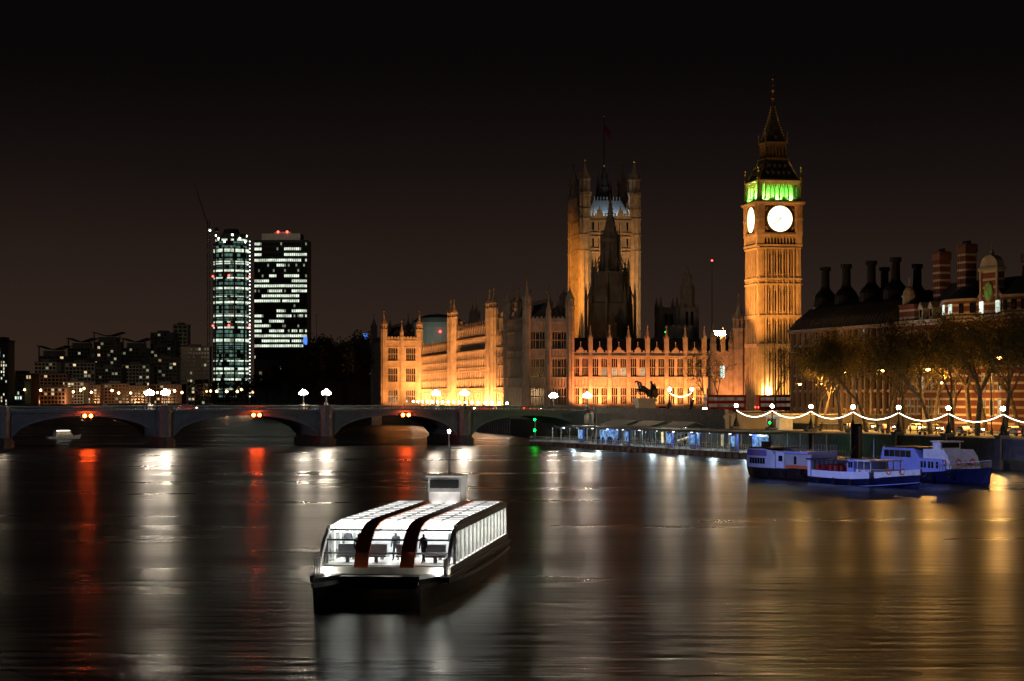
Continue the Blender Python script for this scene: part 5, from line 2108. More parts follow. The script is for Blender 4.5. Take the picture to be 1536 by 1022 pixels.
# ================================================================== PEOPLE
def skin_mesh(name, joints, edges, root=0, levels=1):
    me = bpy.data.meshes.new(name)
    me.from_pydata([j[0] for j in joints], edges, [])
    o = bpy.data.objects.new(name, me)
    COL.objects.link(o)
    m = o.modifiers.new('skin', 'SKIN')
    m.use_smooth_shade = True
    for i, sv in enumerate(me.skin_vertices[0].data):
        r = joints[i][1]
        sv.radius = r if isinstance(r, tuple) else (r, r)
        sv.use_root = (i == root)
    s_ = o.modifiers.new('sub', 'SUBSURF'); s_.levels = levels; s_.render_levels = levels
    dg = bpy.context.evaluated_depsgraph_get()
    res = bpy.data.meshes.new_from_object(o.evaluated_get(dg))
    bpy.data.objects.remove(o)
    res.name = name
    return res


def person_mesh(name, lean=0.0, step=.12):
    J = [((0, 0, .95), (.15, .12)), ((0, 0, 1.2), (.16, .11)), ((0, 0, 1.42), (.17, .10)), ((0, 0, 1.52), .06), ((0, .02, 1.6), .075), ((0, .02, 1.72), .085),
         ((-.19, 0, 1.42), .065), ((-.25, .02, 1.14), .05), ((-.24, .10, .9), .04), ((-.24, .14, .82), .035),
         ((.19, 0, 1.42), .065), ((.26, .0, 1.14), .05), ((.25, .08, .9), .04), ((.25, .12, .82), .035),
         ((-.1, 0, .88), .095), ((-.11, step * .5, .48), .07), ((-.11, step, .08), .05), ((-.11, step + .14, .04), .04),
         ((.1, 0, .88), .095), ((.11, -step * .3, .48), .07), ((.11, -step, .08), .05), ((.11, -step + .14, .04), .04)]
    Ed = [(0, 1), (1, 2), (2, 3), (3, 4), (4, 5), (2, 6), (6, 7), (7, 8), (8, 9), (2, 10), (10, 11), (11, 12), (12, 13), (0, 14), (14, 15), (15, 16), (16, 17), (0, 18), (18, 19), (19, 20), (20, 21)]
    return skin_mesh(name, J, Ed, 0, 1)


pme = [person_mesh('person_body', 0, .10), person_mesh('person_body', 0, .26)]
for q in pme:
    q.materials.clear()
    q.materials.append(M['cloth'])


def person(loc, rz, label, k, group):
    o = bpy.data.objects.new('person', pme[k % 2])
    o.location = loc; o.rotation_euler = (0, 0, rz)
    COL.objects.link(o)
    tag(o, label, 'person', group)
    return o


# ================================================================== FLOATING PIER
pier_o = Vector((4.2, 509.0))
PD = Vector((.341, -.940)).normalized()
pz = math.atan2(PD.y, PD.x)
pier = thing('floating_pier', 'long floating passenger pier with a flat lit canopy and railings along the quay', 'pier', (*pier_o, 0), pz)
LP = 122.0
mb = MB()
for k in range(4):
    mb.box(k * 30.5 + .15, k * 30.5 + 30.35, 0, 9, -.6, 1.0)
    for j in range(10):
        mb.box(k * 30.5 + 1 + j * 3, k * 30.5 + 1.2 + j * 3, -.12, 0, -.2, .95)
mb.build('pontoon', M['paint_dark'], pier)
mb = MB(); mb.box(0, LP, -.15, 9.1, 1.0, 1.18); mb.build('deck', M['concrete'], pier)
mb = MB()
for y in (.05, 8.9):
    for z in (1.7, 2.2):
        mb.box(0, LP, y - .03, y + .03, z, z + .06)
    for k in range(122):
        mb.box(k + .3, k + .37, y - .035, y + .035, 1.181, 2.3)
mb.build('railing', M['steel'], pier)
mb = MB()
mb.box(22, 118, .3, 8.4, 4.62, 4.95)
mb.box(22.2, 117.8, .6, 8.1, 4.951, 5.05)
mb.box(12, 22, 2.0, 7.5, 4.5, 4.66)
mb.build('canopy', M['concrete_dark'], pier)
pp = None
for k in range(20):
    x = 13 + k * 5.4
    for y in (.9, 7.4):
        if pp is None:
            mb = MB()
            mb.mi = 0; mb.fr(0, 0, 1.18, 4.6, .09, .09, 6)
            mb.mi = 1; mb.fr(0, 0, 2.3, 2.75, .11, .11, 6)
            mb.mi = 0; mb.fr(0, 0, 4.3, 4.6, .12, .3, 6)
            pp = mb.build('post', [M['steel'], mat('yellow_paint', (.65, .5, .03), .5, nscale=1, namt=.1)], pier, (x, y, 0))
        else:
            cp(pp, (x, y, 0))
cl_ = None
for k in range(24):
    x = 14 + k * 4.4
    if cl_ is None:
        mb = MB(); mb.box(-.3, .3, -.12, .12, 4.5, 4.6); cl_ = mb.build('ceiling_lamp', E['shop'], pier, (x, 1.6 if k % 2 else 4.6, 0))
    else:
        cp(cl_, (x, 1.6 if k % 2 else 4.6, -.0 if x > 22 else -.14))
for x0, x1, y in ((24, 27, 3), (29, 40, 6.2), (51, 54, 2.8), (74, 77, 2.6), (79, 84, 5.6), (86, 88.5, 2.6), (104, 107, 2.8), (109, 116, 5.0)):
    mb = MB(); mb.box(x0, x1, y, y + .3, 1.182, 4.5)
    w_ = mb.build('screen_wall', M['paint_blue'], pier)
    mb = MB(); mb.box(x0 + .3, x1 - .3, y - .05, y - .001, 2.0, 4.1); mb.build('lit_panel', E['screen'], w_)
for x in (46, 66, 95, 100):
    mb = MB(); mb.box(x - .25, x + .25, 5.2, 5.5, 1.9, 4.2); mb.build('lit_sign', E['win_warm'], pier)
for k in range(7):
    plamp('pier_lamp', (pier_o.x + PD.x * (20 + k * 15) + .94 * 3.5, pier_o.y + PD.y * (20 + k * 15) + .34 * 3.5, 4.3), 700, (.66, .9, 1.0), .2)


def pl(x, y):
    return (pier_o.x + PD.x * x - PD.y * y, pier_o.y + PD.y * x + PD.x * y)


# gangway
gw = thing('gangway', 'steel gangway sloping from the quay wall down to the floating pier', 'gangway', (*pl(60, 8.8), 0), pz)
mb = MB()
mb.yz([(0, 1.2), (14, 5.2), (14, 5.5), (0, 1.5)], -1.1, 1.1)
for s_ in (-1.05, 1.05):
    for k in range(8):
        mb.box(s_ - .05, s_ + .05, k * 1.95, k * 1.95 + .1, 1.5 + k * .55, 2.7 + k * .55)
    mb.yz([(0, 2.6), (14, 6.6), (14, 6.75), (0, 2.75)], s_ - .06, s_ + .06)
mb.build('walkway', M['steel'], gw)
# green mast lights at the end of the pier
gm = thing('signal_mast', 'two green lights one above the other on a mast at the end of the pier', 'signal light', (*pl(.6, 1.2), 1.18), pz)
mb = MB(); mb.fr(0, 0, 0, 5.4, .08, .06, 8); mb.build('mast', M['steel'], gm)
for z in (2.4, 5.0):
    mb = MB(); mb.sph(0, -.12, z, .26, 10, 6); mb.build('lens', E['green'], gm, smooth=True)
gm2 = thing('signal_mast', 'single green light on a short mast above the pier awning near the left moored boat', 'signal light', (*pl(118.5, 4), 5.05), pz)
mb = MB(); mb.fr(0, 0, 0, 1.7, .07, .05, 8); mb.build('mast', M['steel'], gm2)
mb = MB(); mb.sph(0, 0, 1.8, .17, 10, 6); mb.build('lens', E['green'], gm2, smooth=True)
gm3 = thing('signal_mast', 'pair of small green lights above the roofs behind the north front', 'signal light', (WX(998, 660), 660, 27.2), pz)
mb = MB(); mb.fr(0, 0, 0, 4.4, .06, .05, 8); mb.build('mast', M['steel'], gm3)
for z in (2.6, 4.4):
    mb = MB(); mb.sph(0, 0, z, .13, 8, 5); mb.build('lens', E['green'], gm3, smooth=True)
# canopy of the near landing stage (green lit)
ls = thing('landing_stage', 'small green lit landing stage with a thin roof behind the left moored boat', 'landing stage', (*pl(124, 3), 0), pz)
mb = MB(); mb.box(0, 26, 0, 7, -.5, 1.0); mb.build('pontoon', M['paint_dark'], ls)
mb = MB(); mb.box(1, 17, .5, 6.5, 5.0, 5.2); mb.build('roof', M['canvas'], ls)
po = None
for x in (2, 7, 12, 17):
    if po is None:
        mb = MB(); mb.fr(0, .8, 1, 5.0, .1, .1, 8); po = mb.build('post', M['paint_white'], ls, (x, 0, 0))
    else:
        cp(po, (x, 0, 0))
mb = MB()
for k in range(26):
    mb.box(k + .1, k + .16, .1, .16, 1, 2.2)
mb.box(0, 26, .08, .18, 2.2, 2.28)
mb.build('railing', M['steel'], ls)
x_, y_ = pl(131, 6)
plamp('landing_lamp', (x_, y_, 4.4), 160, (.25, 1.0, .62), .2)

# awnings, kiosks on the quay between pier and wall
for i, (tt, u, ln, lb) in enumerate(((36, -5.5, 14, 'pale tent awning lit from below on the quay under the statue'), (54, -5.5, 12, 'pale tent awning beside the gangway'), (72, -6, 12, 'low pale awning at the right end of the quay cafe'))):
    x, y = emb(tt, u)
    k_ = thing('awning', lb, 'awning', (x, y, 0), DIRN, 'awnings of the quay cafe')
    mb = MB(); mb.box(-ln / 2, ln / 2, -1.8, 4.5, -.6, 1.9); mb.build('platform', M['granite_wet'], k_)
    mb = MB(); mb.yz([(-2.4, 5.0), (1.2, 6.2), (4.6, 5.0), (4.6, 5.15), (1.2, 6.35), (-2.4, 5.15)], -ln / 2, ln / 2); mb.build('roof', M['canvas'], k_)
    mb = MB()
    for xx in (-ln / 2 + .3, 0, ln / 2 - .3):
        for yy in (-2.1, 4.3):
            mb.fr(xx, yy, 1.9, 5.1, .08, .08, 6)
    mb.build('frame', M['steel'], k_)
    mb = MB()
    for q in range(4):
        mb.box(-ln / 2 + 1.5 + q * ln / 4.5, -ln / 2 + 1.9 + q * ln / 4.5, -.4, 0, 4.7, 4.8)
    mb.build('lamp_row', E['shop'], k_)
ks = thing('kiosk', 'small white ticket kiosk with a dark window on the quay by the string of lights', 'kiosk', (*emb(100, 4), 5.06), DIRN)
mb = MB(); mb.box(-3, 3, -1.5, 1.5, 0, 2.6); mb.box(-3.3, 3.3, -1.9, 1.7, 2.6, 2.85); mb.build('body', M['paint_white'], ks)
mb = MB(); mb.box(-2.4, -.4, -1.56, -1.501, .9, 2.2); mb.build('window', M['glass'], ks)
mb = MB(); mb.box(.3, 1.6, -1.56, -1.501, .1, 2.2); mb.build('door', M['paint_navy'], ks)

ppl = ['person in dark clothes standing at the pier rail among the waiting crowd', 'person in dark clothes walking under the pier canopy']
for k in range(22):
    x = 34 + rnd.uniform(0, 16) if k < 16 else rnd.uniform(60, 112)
    person((*pl(x, rnd.uniform(1.0, 4.4)), 1.18), rnd.uniform(0, 6), 'person in dark clothes in the crowd waiting under the pier canopy' if k < 16 else 'person in dark clothes standing alone along the lit pier', k, 'people waiting in the crowd on the pier' if k < 16 else 'people spread along the pier')
for k, x in enumerate((-70, -49, -46, -20, -11, 6, -118, -92)):
    person((*brg(x, 2.0), (zt(x) - .13) if x < 0 else 7.76), TH + (PI / 2 if k % 2 else -PI / 2), 'person in dark clothes walking along the near pavement of the bridge', k, 'people walking on the bridge')
for k in range(8):
    person((*emb(100 + k * 12 + rnd.uniform(0, 6), 5 + rnd.uniform(-2, 4)), 5.06), DIRN + rnd.choice((0, PI)), 'person in dark clothes walking on the embankment pavement', k, 'people on the embankment pavement')
# benches and railings on the pavement
bn = None
for k in range(6):
    loc = (*emb(118 + k * 13.5, 3.6), 5.06)
    if bn is None:
        bn = thing('park_bench', 'iron and timber bench on the embankment pavement facing the river', 'bench', loc, DIRN, 'benches along the embankment')
        mb = MB(); mb.box(-1.0, 1.0, -.25, .25, .42, .48); mb.build('seat', M['bark'], bn)
        mb = MB(); mb.box(-1.0, 1.0, .24, .3, .55, .95); mb.build('backrest', M['bark'], bn)
        for x in (-.9, .9):
            mb = MB(); mb.box(x - .05, x + .05, -.25, .28, 0, .42); mb.build('leg', M['iron'], bn)
    else:
        dup(bn, loc)
bf_ = thing('railing', 'low black post and rail fence between the embankment pavement and the road', 'fence', (*emb(104, 11.3), 5.06), DIRN)
pb = None
for k in range(46):
    if pb is None:
        mb = MB(); mb.fr(0, 0, 0, 1.15, .09, .07, 6); mb.sph(0, 0, 1.18, .1, 6, 4); pb = mb.build('post', M['iron'], bf_, (k * 2.6, 0, 0))
    else:
        cp(pb, (k * 2.6, 0, 0))
mb = MB(); mb.box(0, 117, -.03, .03, .85, .92); mb.box(0, 117, -.03, .03, .4, .46); mb.build('rail', M['iron'], bf_)

# mooring pile
pile = thing('mooring_pile', 'thick dark round mooring pile standing in the water between the moored boats', 'mooring pile', (53.6, 331, 0), 0)
mb = MB(); mb.fr(0, 0, -1, 7.2, .92, .92, 16); mb.build('tube', M['paint_dark'], pile)
mb = MB(); mb.fr(0, 0, 7.2, 7.6, 1.0, .7, 16); mb.build('cap', M['iron'], pile)

# ================================================================== STATUE
sx_, sy_ = WX(968, 507), 507
pd = thing('statue_plinth', 'tall pale granite plinth carrying the bronze chariot statue', 'plinth', (sx_, sy_, 0), TH)
mb = MB()
mb.box(-2.6, 2.6, -1.6, 1.6, 0, 3.2); mb.box(-2.1, 2.1, -1.2, 1.2, 3.2, 10.4); mb.box(-2.45, 2.45, -1.5, 1.5, 10.4, 11.0); mb.box(-2.3, 2.3, -1.35, 1.35, 11.0, 11.3)
mb.build('shaft', M['portland'], pd)
mb = MB(); mb.box(.5, 1.3, -1.26, -1.201, 4.4, 6.4); mb.build('niche', M['granite'], pd)
stt = thing('bronze_statue', 'dark bronze statue of a charioteer behind two rearing horses', 'statue', (sx_, sy_, 11.3), TH)
stt.scale = (1.15, 1.15, 1.15)


def horse(y, lift):
    # haunch at x = +.5, chest at x = -1.0, rearing towards -x
    J = [((.5, y, 1.45), (.46, .42)), ((-.25, y, 1.7), (.46, .44)), ((-.95, y, 2.0), (.46, .42)), ((-1.35, y, 2.75), (.30, .26)), ((-1.5, y, 3.3 + lift), .22), ((-1.85, y, 3.3 + lift), .19), ((-2.2, y, 3.0 + lift), .13),
         ((.5, y - .22, .95), .26), ((.75, y - .22, .5), .15), ((.5, y - .22, .06), .13),
         ((.55, y + .22, .95), .26), ((.85, y + .22, .5), .15), ((.65, y + .22, .06), .13),
         ((-1.35, y - .25, 1.75), .2), ((-1.95, y - .25, 1.75 + lift), .14), ((-1.95, y - .25, 1.15 + lift), .11),
         ((-1.25, y + .25, 1.55), .2), ((-1.8, y + .25, 1.3), .14), ((-1.65, y + .25, .75), .11),
         ((.95, y, 1.55), .16), ((1.25, y, .95), .11)]
    Ed = [(0, 1), (1, 2), (2, 3), (3, 4), (4, 5), (5, 6), (0, 7), (7, 8), (8, 9), (0, 10), (10, 11), (11, 12), (2, 13), (13, 14), (14, 15), (2, 16), (16, 17), (17, 18), (0, 19), (19, 20)]
    me = skin_mesh('horse', J, Ed, 1, 1)
    me.materials.clear(); me.materials.append(M['bronze'])
    o = bpy.data.objects.new('horse', me); o.parent = stt
    o.location = (.1, 0, 0)
    COL.objects.link(o)


horse(-.75, 0); horse(.75, .2)
mb = MB()
mb.xz([(1.0, .6), (2.35, .6), (2.5, 1.9), (2.3, 2.05), (1.3, 1.6)], -.95, .95)
n = 14
for y in (-1.15, 1.0):
    mb.xz([(1.75 + .72 * math.cos(2 * PI * i / n), .74 + .72 * math.sin(2 * PI * i / n)) for i in range(n)], y, y + .15)
mb.tube((1.1, 0, 1.0), (-.9, 0, 1.5), .1)
mb.build('chariot', M['bronze'], stt)


def draped(nm, x, y, h, raise_):
    J = [((x, y, 1.9 * h), (.40, .36)), ((x + .05, y, 1.1 * h), (.5, .44)), ((x - .05, y, 2.6 * h), (.40, .28)), ((x - .08, y, 2.95 * h), .14), ((x - .1, y, 3.2 * h), .21), ((x - .1, y, 3.42 * h), .17),
         ((x - .05, y - .42, 2.6 * h), .16), ((x - .4, y - .65, 2.7 * h), .12), ((x - .7, y - .7, (3.2 if raise_ else 2.3) * h), .09), ((x - .05, y + .42, 2.6 * h), .16), ((x + .05, y + .75, 2.8 * h), .12), ((x - .15, y + .85, (3.4 if raise_ else 2.2) * h), .09)]
    me = skin_mesh(nm, J, [(0, 1), (0, 2), (2, 3), (3, 4), (4, 5), (2, 6), (6, 7), (7, 8), (2, 9), (9, 10), (10, 11)], 0, 1)
    me.materials.clear(); me.materials.append(M['bronze'])
    o = bpy.data.objects.new(nm, me); o.parent = stt
    COL.objects.link(o)


draped('charioteer', 1.5, 0, 1.05, True)
draped('companion', 2.0, -.55, .9, False)
draped('companion', 2.05, .6, .88, False)


# ================================================================== BOATS
def hull_mb(mb, L, B, fs, fb, zb=-.6, flare=.8, n=16, stern=.8):
    """lofted hull: stern at x = -L/2, bow at +L/2"""
    rows = []
    for i in range(n + 1):
        u = i / n
        x = -L / 2 + L * u
        hb = B / 2 * (stern + (1 - stern) * min(1, u / .2)) * (1 if u < .62 else max(.02, 1 - ((u - .62) / .38) ** 2.1))
        z1 = fs + (fb - fs) * max(0, (u - .35) / .65) ** 1.8
        hw = hb * (flare if u < .6 else flare * (1 - .5 * (u - .6) / .4))
        xr = x - (.9 * max(0, (u - .8) / .2) ** 1.5 if u > .8 else 0)
        rows.append([(xr, -hw * .6, zb), (xr + (x - xr) * .5, -hw, .15), (x, -hb, z1), (x, hb, z1), (xr + (x - xr) * .5, hw, .15), (xr, hw * .6, zb)])
    vs = [p for r in rows for p in r]
    fs_ = []
    for i in range(n):
        for j in range(6):
            k = (j + 1) % 6
            fs_.append((i * 6 + j, (i + 1) * 6 + j, (i + 1) * 6 + k, i * 6 + k))
    fs_.append(tuple(range(6))); fs_.append(tuple(range(n * 6, n * 6 + 6))[::-1])
    mb.add(vs, fs_)
    return rows


def strake(mb, rows, dz0, dz1, out=.05, i0=0, i1=None):
    i1 = len(rows) - 1 if i1 is None else i1
    for s_ in (2, 3):
        sg = -1 if s_ == 2 else 1
        for i in range(i0, i1):
            a, b = rows[i][s_], rows[i + 1][s_]
            mb.add([(a[0], a[1] + sg * out, a[2] + dz0), (b[0], b[1] + sg * out, b[2] + dz0), (b[0], b[1] + sg * out, b[2] + dz1), (a[0], a[1] + sg * out, a[2] + dz1),
                    (a[0], a[1] - sg * .1, a[2] + dz0), (b[0], b[1] - sg * .1, b[2] + dz0), (b[0], b[1] - sg * .1, b[2] + dz1), (a[0], a[1] - sg * .1, a[2] + dz1)],
                   [(0, 1, 2, 3), (7, 6, 5, 4), (0, 4, 5, 1), (3, 2, 6, 7), (0, 3, 7, 4), (1, 5, 6, 2)])


def buoy(parent, loc, rz=0):
    mb = MB()
    n, m = 12, 6
    vs = []; fs_ = []
    for i in range(n):
        a = 2 * PI * i / n
        for j in range(m):
            b = 2 * PI * j / m
            r = .36 + .1 * math.cos(b)
            vs.append((r * math.cos(a), .1 * math.sin(b), r * math.sin(a)))
    for i in range(n):
        for j in range(m):
            fs_.append((i * m + j, i * m + (j + 1) % m, ((i + 1) % n) * m + (j + 1) % m, ((i + 1) % n) * m + j))
    mb.add(vs, fs_)
    return mb.build('lifebuoy', M['paint_orange'], parent, loc, rz)


def window_strip(parent, x0, x1, n, y, z0, z1, glass, name='window', gap=.18):
    w_ = (x1 - x0) / n
    for k in range(n):
        mb = MB(); mb.box(x0 + k * w_ + gap / 2, x0 + (k + 1) * w_ - gap / 2, y - .03, y + .03, z0, z1)
        mb.build(name, glass, parent)


BLUEW = mat('pale_blue_paint', (.72, .74, .86), .4, nscale=.8, namt=.1)
BLUED = mat('strong_blue_paint', (.30, .36, .74), .4, nscale=.8, namt=.12)
# middle boat
hb = math.atan2(-24, 8.8)
b2 = thing('tour_boat', 'low navy tour boat with an open sided saloon and lifebuoys on its bow', 'boat', (48.0, 285.0, 0), hb)
mb = MB(); rows = hull_mb(mb, 26, 6.0, .75, 1.75); mb.build('hull', M['paint_navy'], b2)
mb = MB(); strake(mb, rows, .0, .95, .05, 0, 11); mb.build('bulwark', BLUEW, b2)
mb = MB(); strake(mb, rows, .05, .75, .05, 12, 16); mb.build('bow_rail', M['paint_white'], b2)
mb = MB(); strake(mb, rows, -1.0, -.92, .07); mb.build('rubbing_strake', BLUED, b2)
mb = MB()
mb.box(-12.2, -1.5, -2.6, 2.6, .8, 1.72)
for k in range(9):
    for y in (-2.55, 2.55):
        mb.box(-12.1 + k * 1.3, -11.95 + k * 1.3, y - .05, y + .05, 1.72, 3.05)
mb.box(-12.7, -1.2, -2.9, 2.9, 3.051, 3.25)
sal = mb.build('saloon', M['paint_navy'], b2)
mb = MB(); mb.box(-12.75, -11.9, -2.62, -2.3, .8, 3.05); mb.box(-12.75, -11.9, 2.3, 2.62, .8, 3.05); mb.build('end_panel', BLUEW, b2)
mb = MB(); mb.box(-1.6, 0.2, -2.62, 2.62, .8, 3.4); mb.build('wheelhouse', BLUED, b2)
window_strip(b2, -1.3, 0.0, 2, -2.64, 2.3, 3.1, M['glass'])
mb = MB(); mb.box(.25, 4.2, -2.3, 2.3, .9, 2.1); mb.box(.2, 4.3, -2.5, 2.5, 3.2, 3.4)
for x in (.5, 2.3, 4.1):
    for y in (-2.2, 2.2):
        mb.box(x - .06, x + .06, y - .06, y + .06, 2.1, 3.2)
fc = mb.build('fore_cabin', M['paint_white'], b2)
buoy(fc, (1.4, -2.36, 1.6)); buoy(fc, (3.2, -2.36, 1.6))
mb = MB(); mb.box(4.8, 7.6, -2.2, 2.2, 1.0, 1.9); mb.build('locker', BLUEW, b2)
buoy(b2, (8.6, -2.15, 2.05), R(25)); buoy(b2, (10.6, -1.35, 2.1), R(38))
mb = MB()
for k in range(6):
    mb.box(-11.5 + k * 1.7, -10.5 + k * 1.7, -2.0, 2.0, 1.7, 2.4)
mb.build('seat_row', M['paint_red'], b2)
mb = MB(); mb.fr(1, 0, 3.4, 6.2, .06, .03, 6); mb.build('mast', M['steel'], b2)

# left boat, stern towards the pier
b1_ = thing('tour_boat', 'moored boat with a rounded pale blue stern cabin and orange striped dark hull', 'boat', (40.6, 306.5, 0), math.atan2(-17, 7.2))
mb = MB(); rows = hull_mb(mb, 21, 5.8, 1.45, 1.9, stern=.62); mb.build('hull', M['paint_dark'], b1_)
mb = MB(); mb.xz([(-9.9, 1.46), (-1.6, 1.46), (-1.6, 3.3), (-2.6, 4.0), (-5.5, 4.25), (-9.3, 4.25), (-9.9, 3.4)], -2.2, 2.2)
cb = mb.build('stern_cabin', BLUEW, b1_)
window_strip(cb, -9.0, -4.4, 6, -2.23, 2.0, 2.85, M['glass'])
mb = MB(); mb.box(-9.6, -4.0, -2.24, -2.201, 3.15, 4.0); mb.build('painted_panel', mat('faded_banner', (.5, .25, .28), .6, nscale=.6, namt=.1, col2=(.12, .16, .6)), cb)
mb = MB(); mb.box(-1.5, 8.4, -2.1, 2.1, 1.5, 3.7); mb.build('main_cabin', mat('grey_white_paint', (.42, .40, .40), .5, nscale=.8, namt=.1), b1_)
mb = MB(); mb.box(-1.4, .9, -2.16, 2.16, 1.52, 3.9); mb.build('wheelhouse', BLUEW, b1_)
window_strip(b1_, -.6, .6, 1, -2.19, 2.5, 3.3, M['glass'])
window_strip(b1_, 3.6, 4.4, 1, -2.13, 2.2, 3.3, M['glass'])
mb = MB(); mb.box(1.2, 8.0, -2.4, 2.4, 3.7, 4.0); mb.build('upper_deck', BLUED, b1_)
mb = MB()
for k in range(9):
    for y in (-2.3, 2.3):
        mb.box(1.4 + k * .8, 1.46 + k * .8, y - .03, y + .03, 4.0, 4.9)
for y in (-2.3, 2.3):
    mb.box(1.3, 8, y - .03, y + .03, 4.85, 4.92)
mb.build('railing', M['steel'], b1_)
mb = MB(); mb.box(2.2, 8.3, -2.62, -2.3, 1.62, 2.05); mb.build('orange_band', M['paint_orange'], b1_)
mb = MB(); mb.box(-9, -2, -2.4, 2.4, 4.26, 4.42); mb.box(-8.5, -7.5, -.5, .5, 4.42, 5.2); mb.build('roof', M['paint_dark'], b1_)

# right boat
b3 = thing('tour_boat', 'tall two deck blue moored boat with lifebuoys on its white front', 'boat', (59.9, 297.5, 0), math.atan2(-22, 8.6))
mb = MB(); rows = hull_mb(mb, 25, 6.4, 1.2, 2.3, flare=.75); mb.build('hull', M['paint_navy'], b3)
mb = MB(); mb.xz([(-11.5, 1.22), (3.6, 1.22), (5.4, 1.7), (4.4, 3.2), (-1.2, 3.2), (-2.6, 4.55), (-11.0, 4.55), (-11.5, 3.2)], -2.6, 2.6)
c3 = mb.build('saloon', BLUED, b3)
window_strip(c3, -10.6, -3.4, 5, -2.63, 3.25, 4.2, M['glass'])
for x in (-.9, -.1, 1.0, 1.8, 3.0):
    window_strip(c3, x, x + .6, 1, -2.63, 1.9, 2.8, M['glass'], gap=.1)
mb = MB(); mb.box(-.9, 4.3, -2.2, 2.2, 3.21, 4.5); mb.xz([(4.31, 1.8), (6.6, 1.9), (5.6, 3.6), (4.6, 4.5), (4.31, 4.5)], -2.4, 2.4); f3 = mb.build('front_cabin', M['paint_white'], b3)
buoy(f3, (4.9, -2.5, 2.7)); buoy(f3, (6.35, -1.2, 2.8), R(80)); buoy(f3, (6.35, 1.0, 2.8), R(80))
mb = MB(); mb.box(.6, 2.6, -1.6, 1.6, 4.5, 5.5); mb.box(.4, 3.0, -1.9, 1.9, 5.5, 5.65); mb.build('wheelhouse', M['paint_white'], b3)
mb = MB(); mb.box(2.601, 2.65, -1.4, 1.4, 4.7, 5.4); mb.build('window', M['glass'], b3)
mb = MB()
for k in range(12):
    i = 11 + k * 5 // 12
    u = 11 + 5 * k / 12
    i = int(u); f_ = u - i
    for s_ in (2, 3):
        a, b = rows[i][s_], rows[min(16, i + 1)][s_]
        x, y, z = [a[q] + (b[q] - a[q]) * f_ for q in range(3)]
        mb.box(x - .03, x + .03, y - .03, y + .03, z, z + .95)
strake(mb, rows, .9, .96, .0, 10)
mb.build('railing', M['steel'], b3)
mb = MB(); mb.box(-11.2, -1, -2.8, 2.8, 4.56, 4.7); mb.build('roof', M['paint_dark'], b3)
mb = MB()
for k in range(5):
    mb.box(-3.2 + k * .9, -2.9 + k * .9, -1.8, 1.8, 3.25, 4.0 + .1)
mb.build('deck_seat', M['steel'], b3)

def fenders(parent, pts):
    for p in pts:
        o = buoy(parent, p, 0)
        o.name = 'tyre_fender'
        o.data.materials.clear(); o.data.materials.append(M['rubber'])


fenders(b2, [(-9, -3.05, .35), (-4.5, -3.1, .4), (0, -3.1, .4), (4.5, -2.95, .6)])
fenders(b1_, [(-6.5, -2.75, .9), (-2.5, -2.95, 1.0), (2.0, -2.95, 1.0), (6.0, -2.7, 1.1)])
fenders(b3, [(-2, -3.25, .8), (2.5, -3.2, .8), (6.5, -2.7, 1.1)])
for i, (p, q, lb) in enumerate((((52.6, 273.6, 1.7), (56.2, 288.2, 1.6), 'slack mooring rope between the bow of the low navy boat and the tall boat'),
                               ((43.9, 296.2, .9), (53.6, 331.2, 4.2), 'slack mooring rope from the stern of the low navy boat to the pile'),
                               ((37.4, 314.4, 1.6), (44.0, 395.5, 1.3), 'slack mooring rope from the rounded stern boat to the pier'))):
    r_ = thing('mooring_rope', lb, 'rope', p, 0, 'mooring ropes of the boats')
    mb = MB()
    mb.path([((q[0] - p[0]) * u, (q[1] - p[1]) * u, (q[2] - p[2]) * u - 1.6 * u * (1 - u)) for u in [k / 10 for k in range(11)]], .05, 5)
    mb.build('rope', M['canvas'], r_)
# embankment lamps beyond the edge of the view throw warm light on the boats' fronts
for tt in (224.0, 241.2, 258.4):
    plamp('embankment_lamp_glow', (*emb(tt, -1.5), 9.8), 2600, (1.0, .72, .45), .4)
# blue light that falls on the moored boats, from the big wheel's floodlights out of view on the left bank
spot('wheel_floodlight', (-70, 230, 45), (50, 290, 2.5), 420000, (.36, .42, 1.0), 27, .9, 1.0)

# small lit launch beyond the bridge
lb_ = thing('motor_launch', 'small lit motor launch under the leftmost arch of the bridge', 'boat', (WX(97, 585), 585, 0), R(35))
mb = MB(); hull_mb(mb, 10, 2.8, .7, 1.2); mb.build('hull', M['paint_white'], lb_)
mb = MB(); mb.xz([(-3, .7), (2.2, .7), (1.2, 2.2), (-2.8, 2.2)], -1.1, 1.1); mb.build('cabin', M['paint_white'], lb_)
mb = MB(); mb.box(-2.6, 1.2, -1.13, -1.101, 1.3, 1.9); mb.build('window_row', E['win_warm'], lb_)
mb = MB(); mb.box(-2.6, 1.2, -.7, -.5, 2.2, 2.32); mb.build('deck_lamp', emat('launch_lamp', (1, .9, .7), 9), lb_)

# ================================================================== LIT FERRY, nearest the camera
CLEAR = bpy.data.materials.new('clear_window_glass')
CLEAR.use_nodes = True
t = CLEAR.node_tree
t.nodes.remove(t.nodes['Principled BSDF'])
ga = t.nodes.new('ShaderNodeBsdfTransparent'); ga.inputs[0].default_value = (.93, .96, .95, 1)
gb_ = t.nodes.new('ShaderNodeBsdfGlossy'); gb_.inputs['Roughness'].default_value = .05
fz_ = t.nodes.new('ShaderNodeLayerWeight')
ms = t.nodes.new('ShaderNodeMixShader')
fp_ = t.nodes.new('ShaderNodeMath'); fp_.operation = 'POWER'; fp_.inputs[1].default_value = 4.0
t.links.new(fz_.outputs['Facing'], fp_.inputs[0]); t.links.new(fp_.outputs[0], ms.inputs[0]); t.links.new(ga.outputs[0], ms.inputs[1]); t.links.new(gb_.outputs[0], ms.inputs[2])
t.links.new(ms.outputs[0], t.nodes['Material Output'].inputs['Surface'])
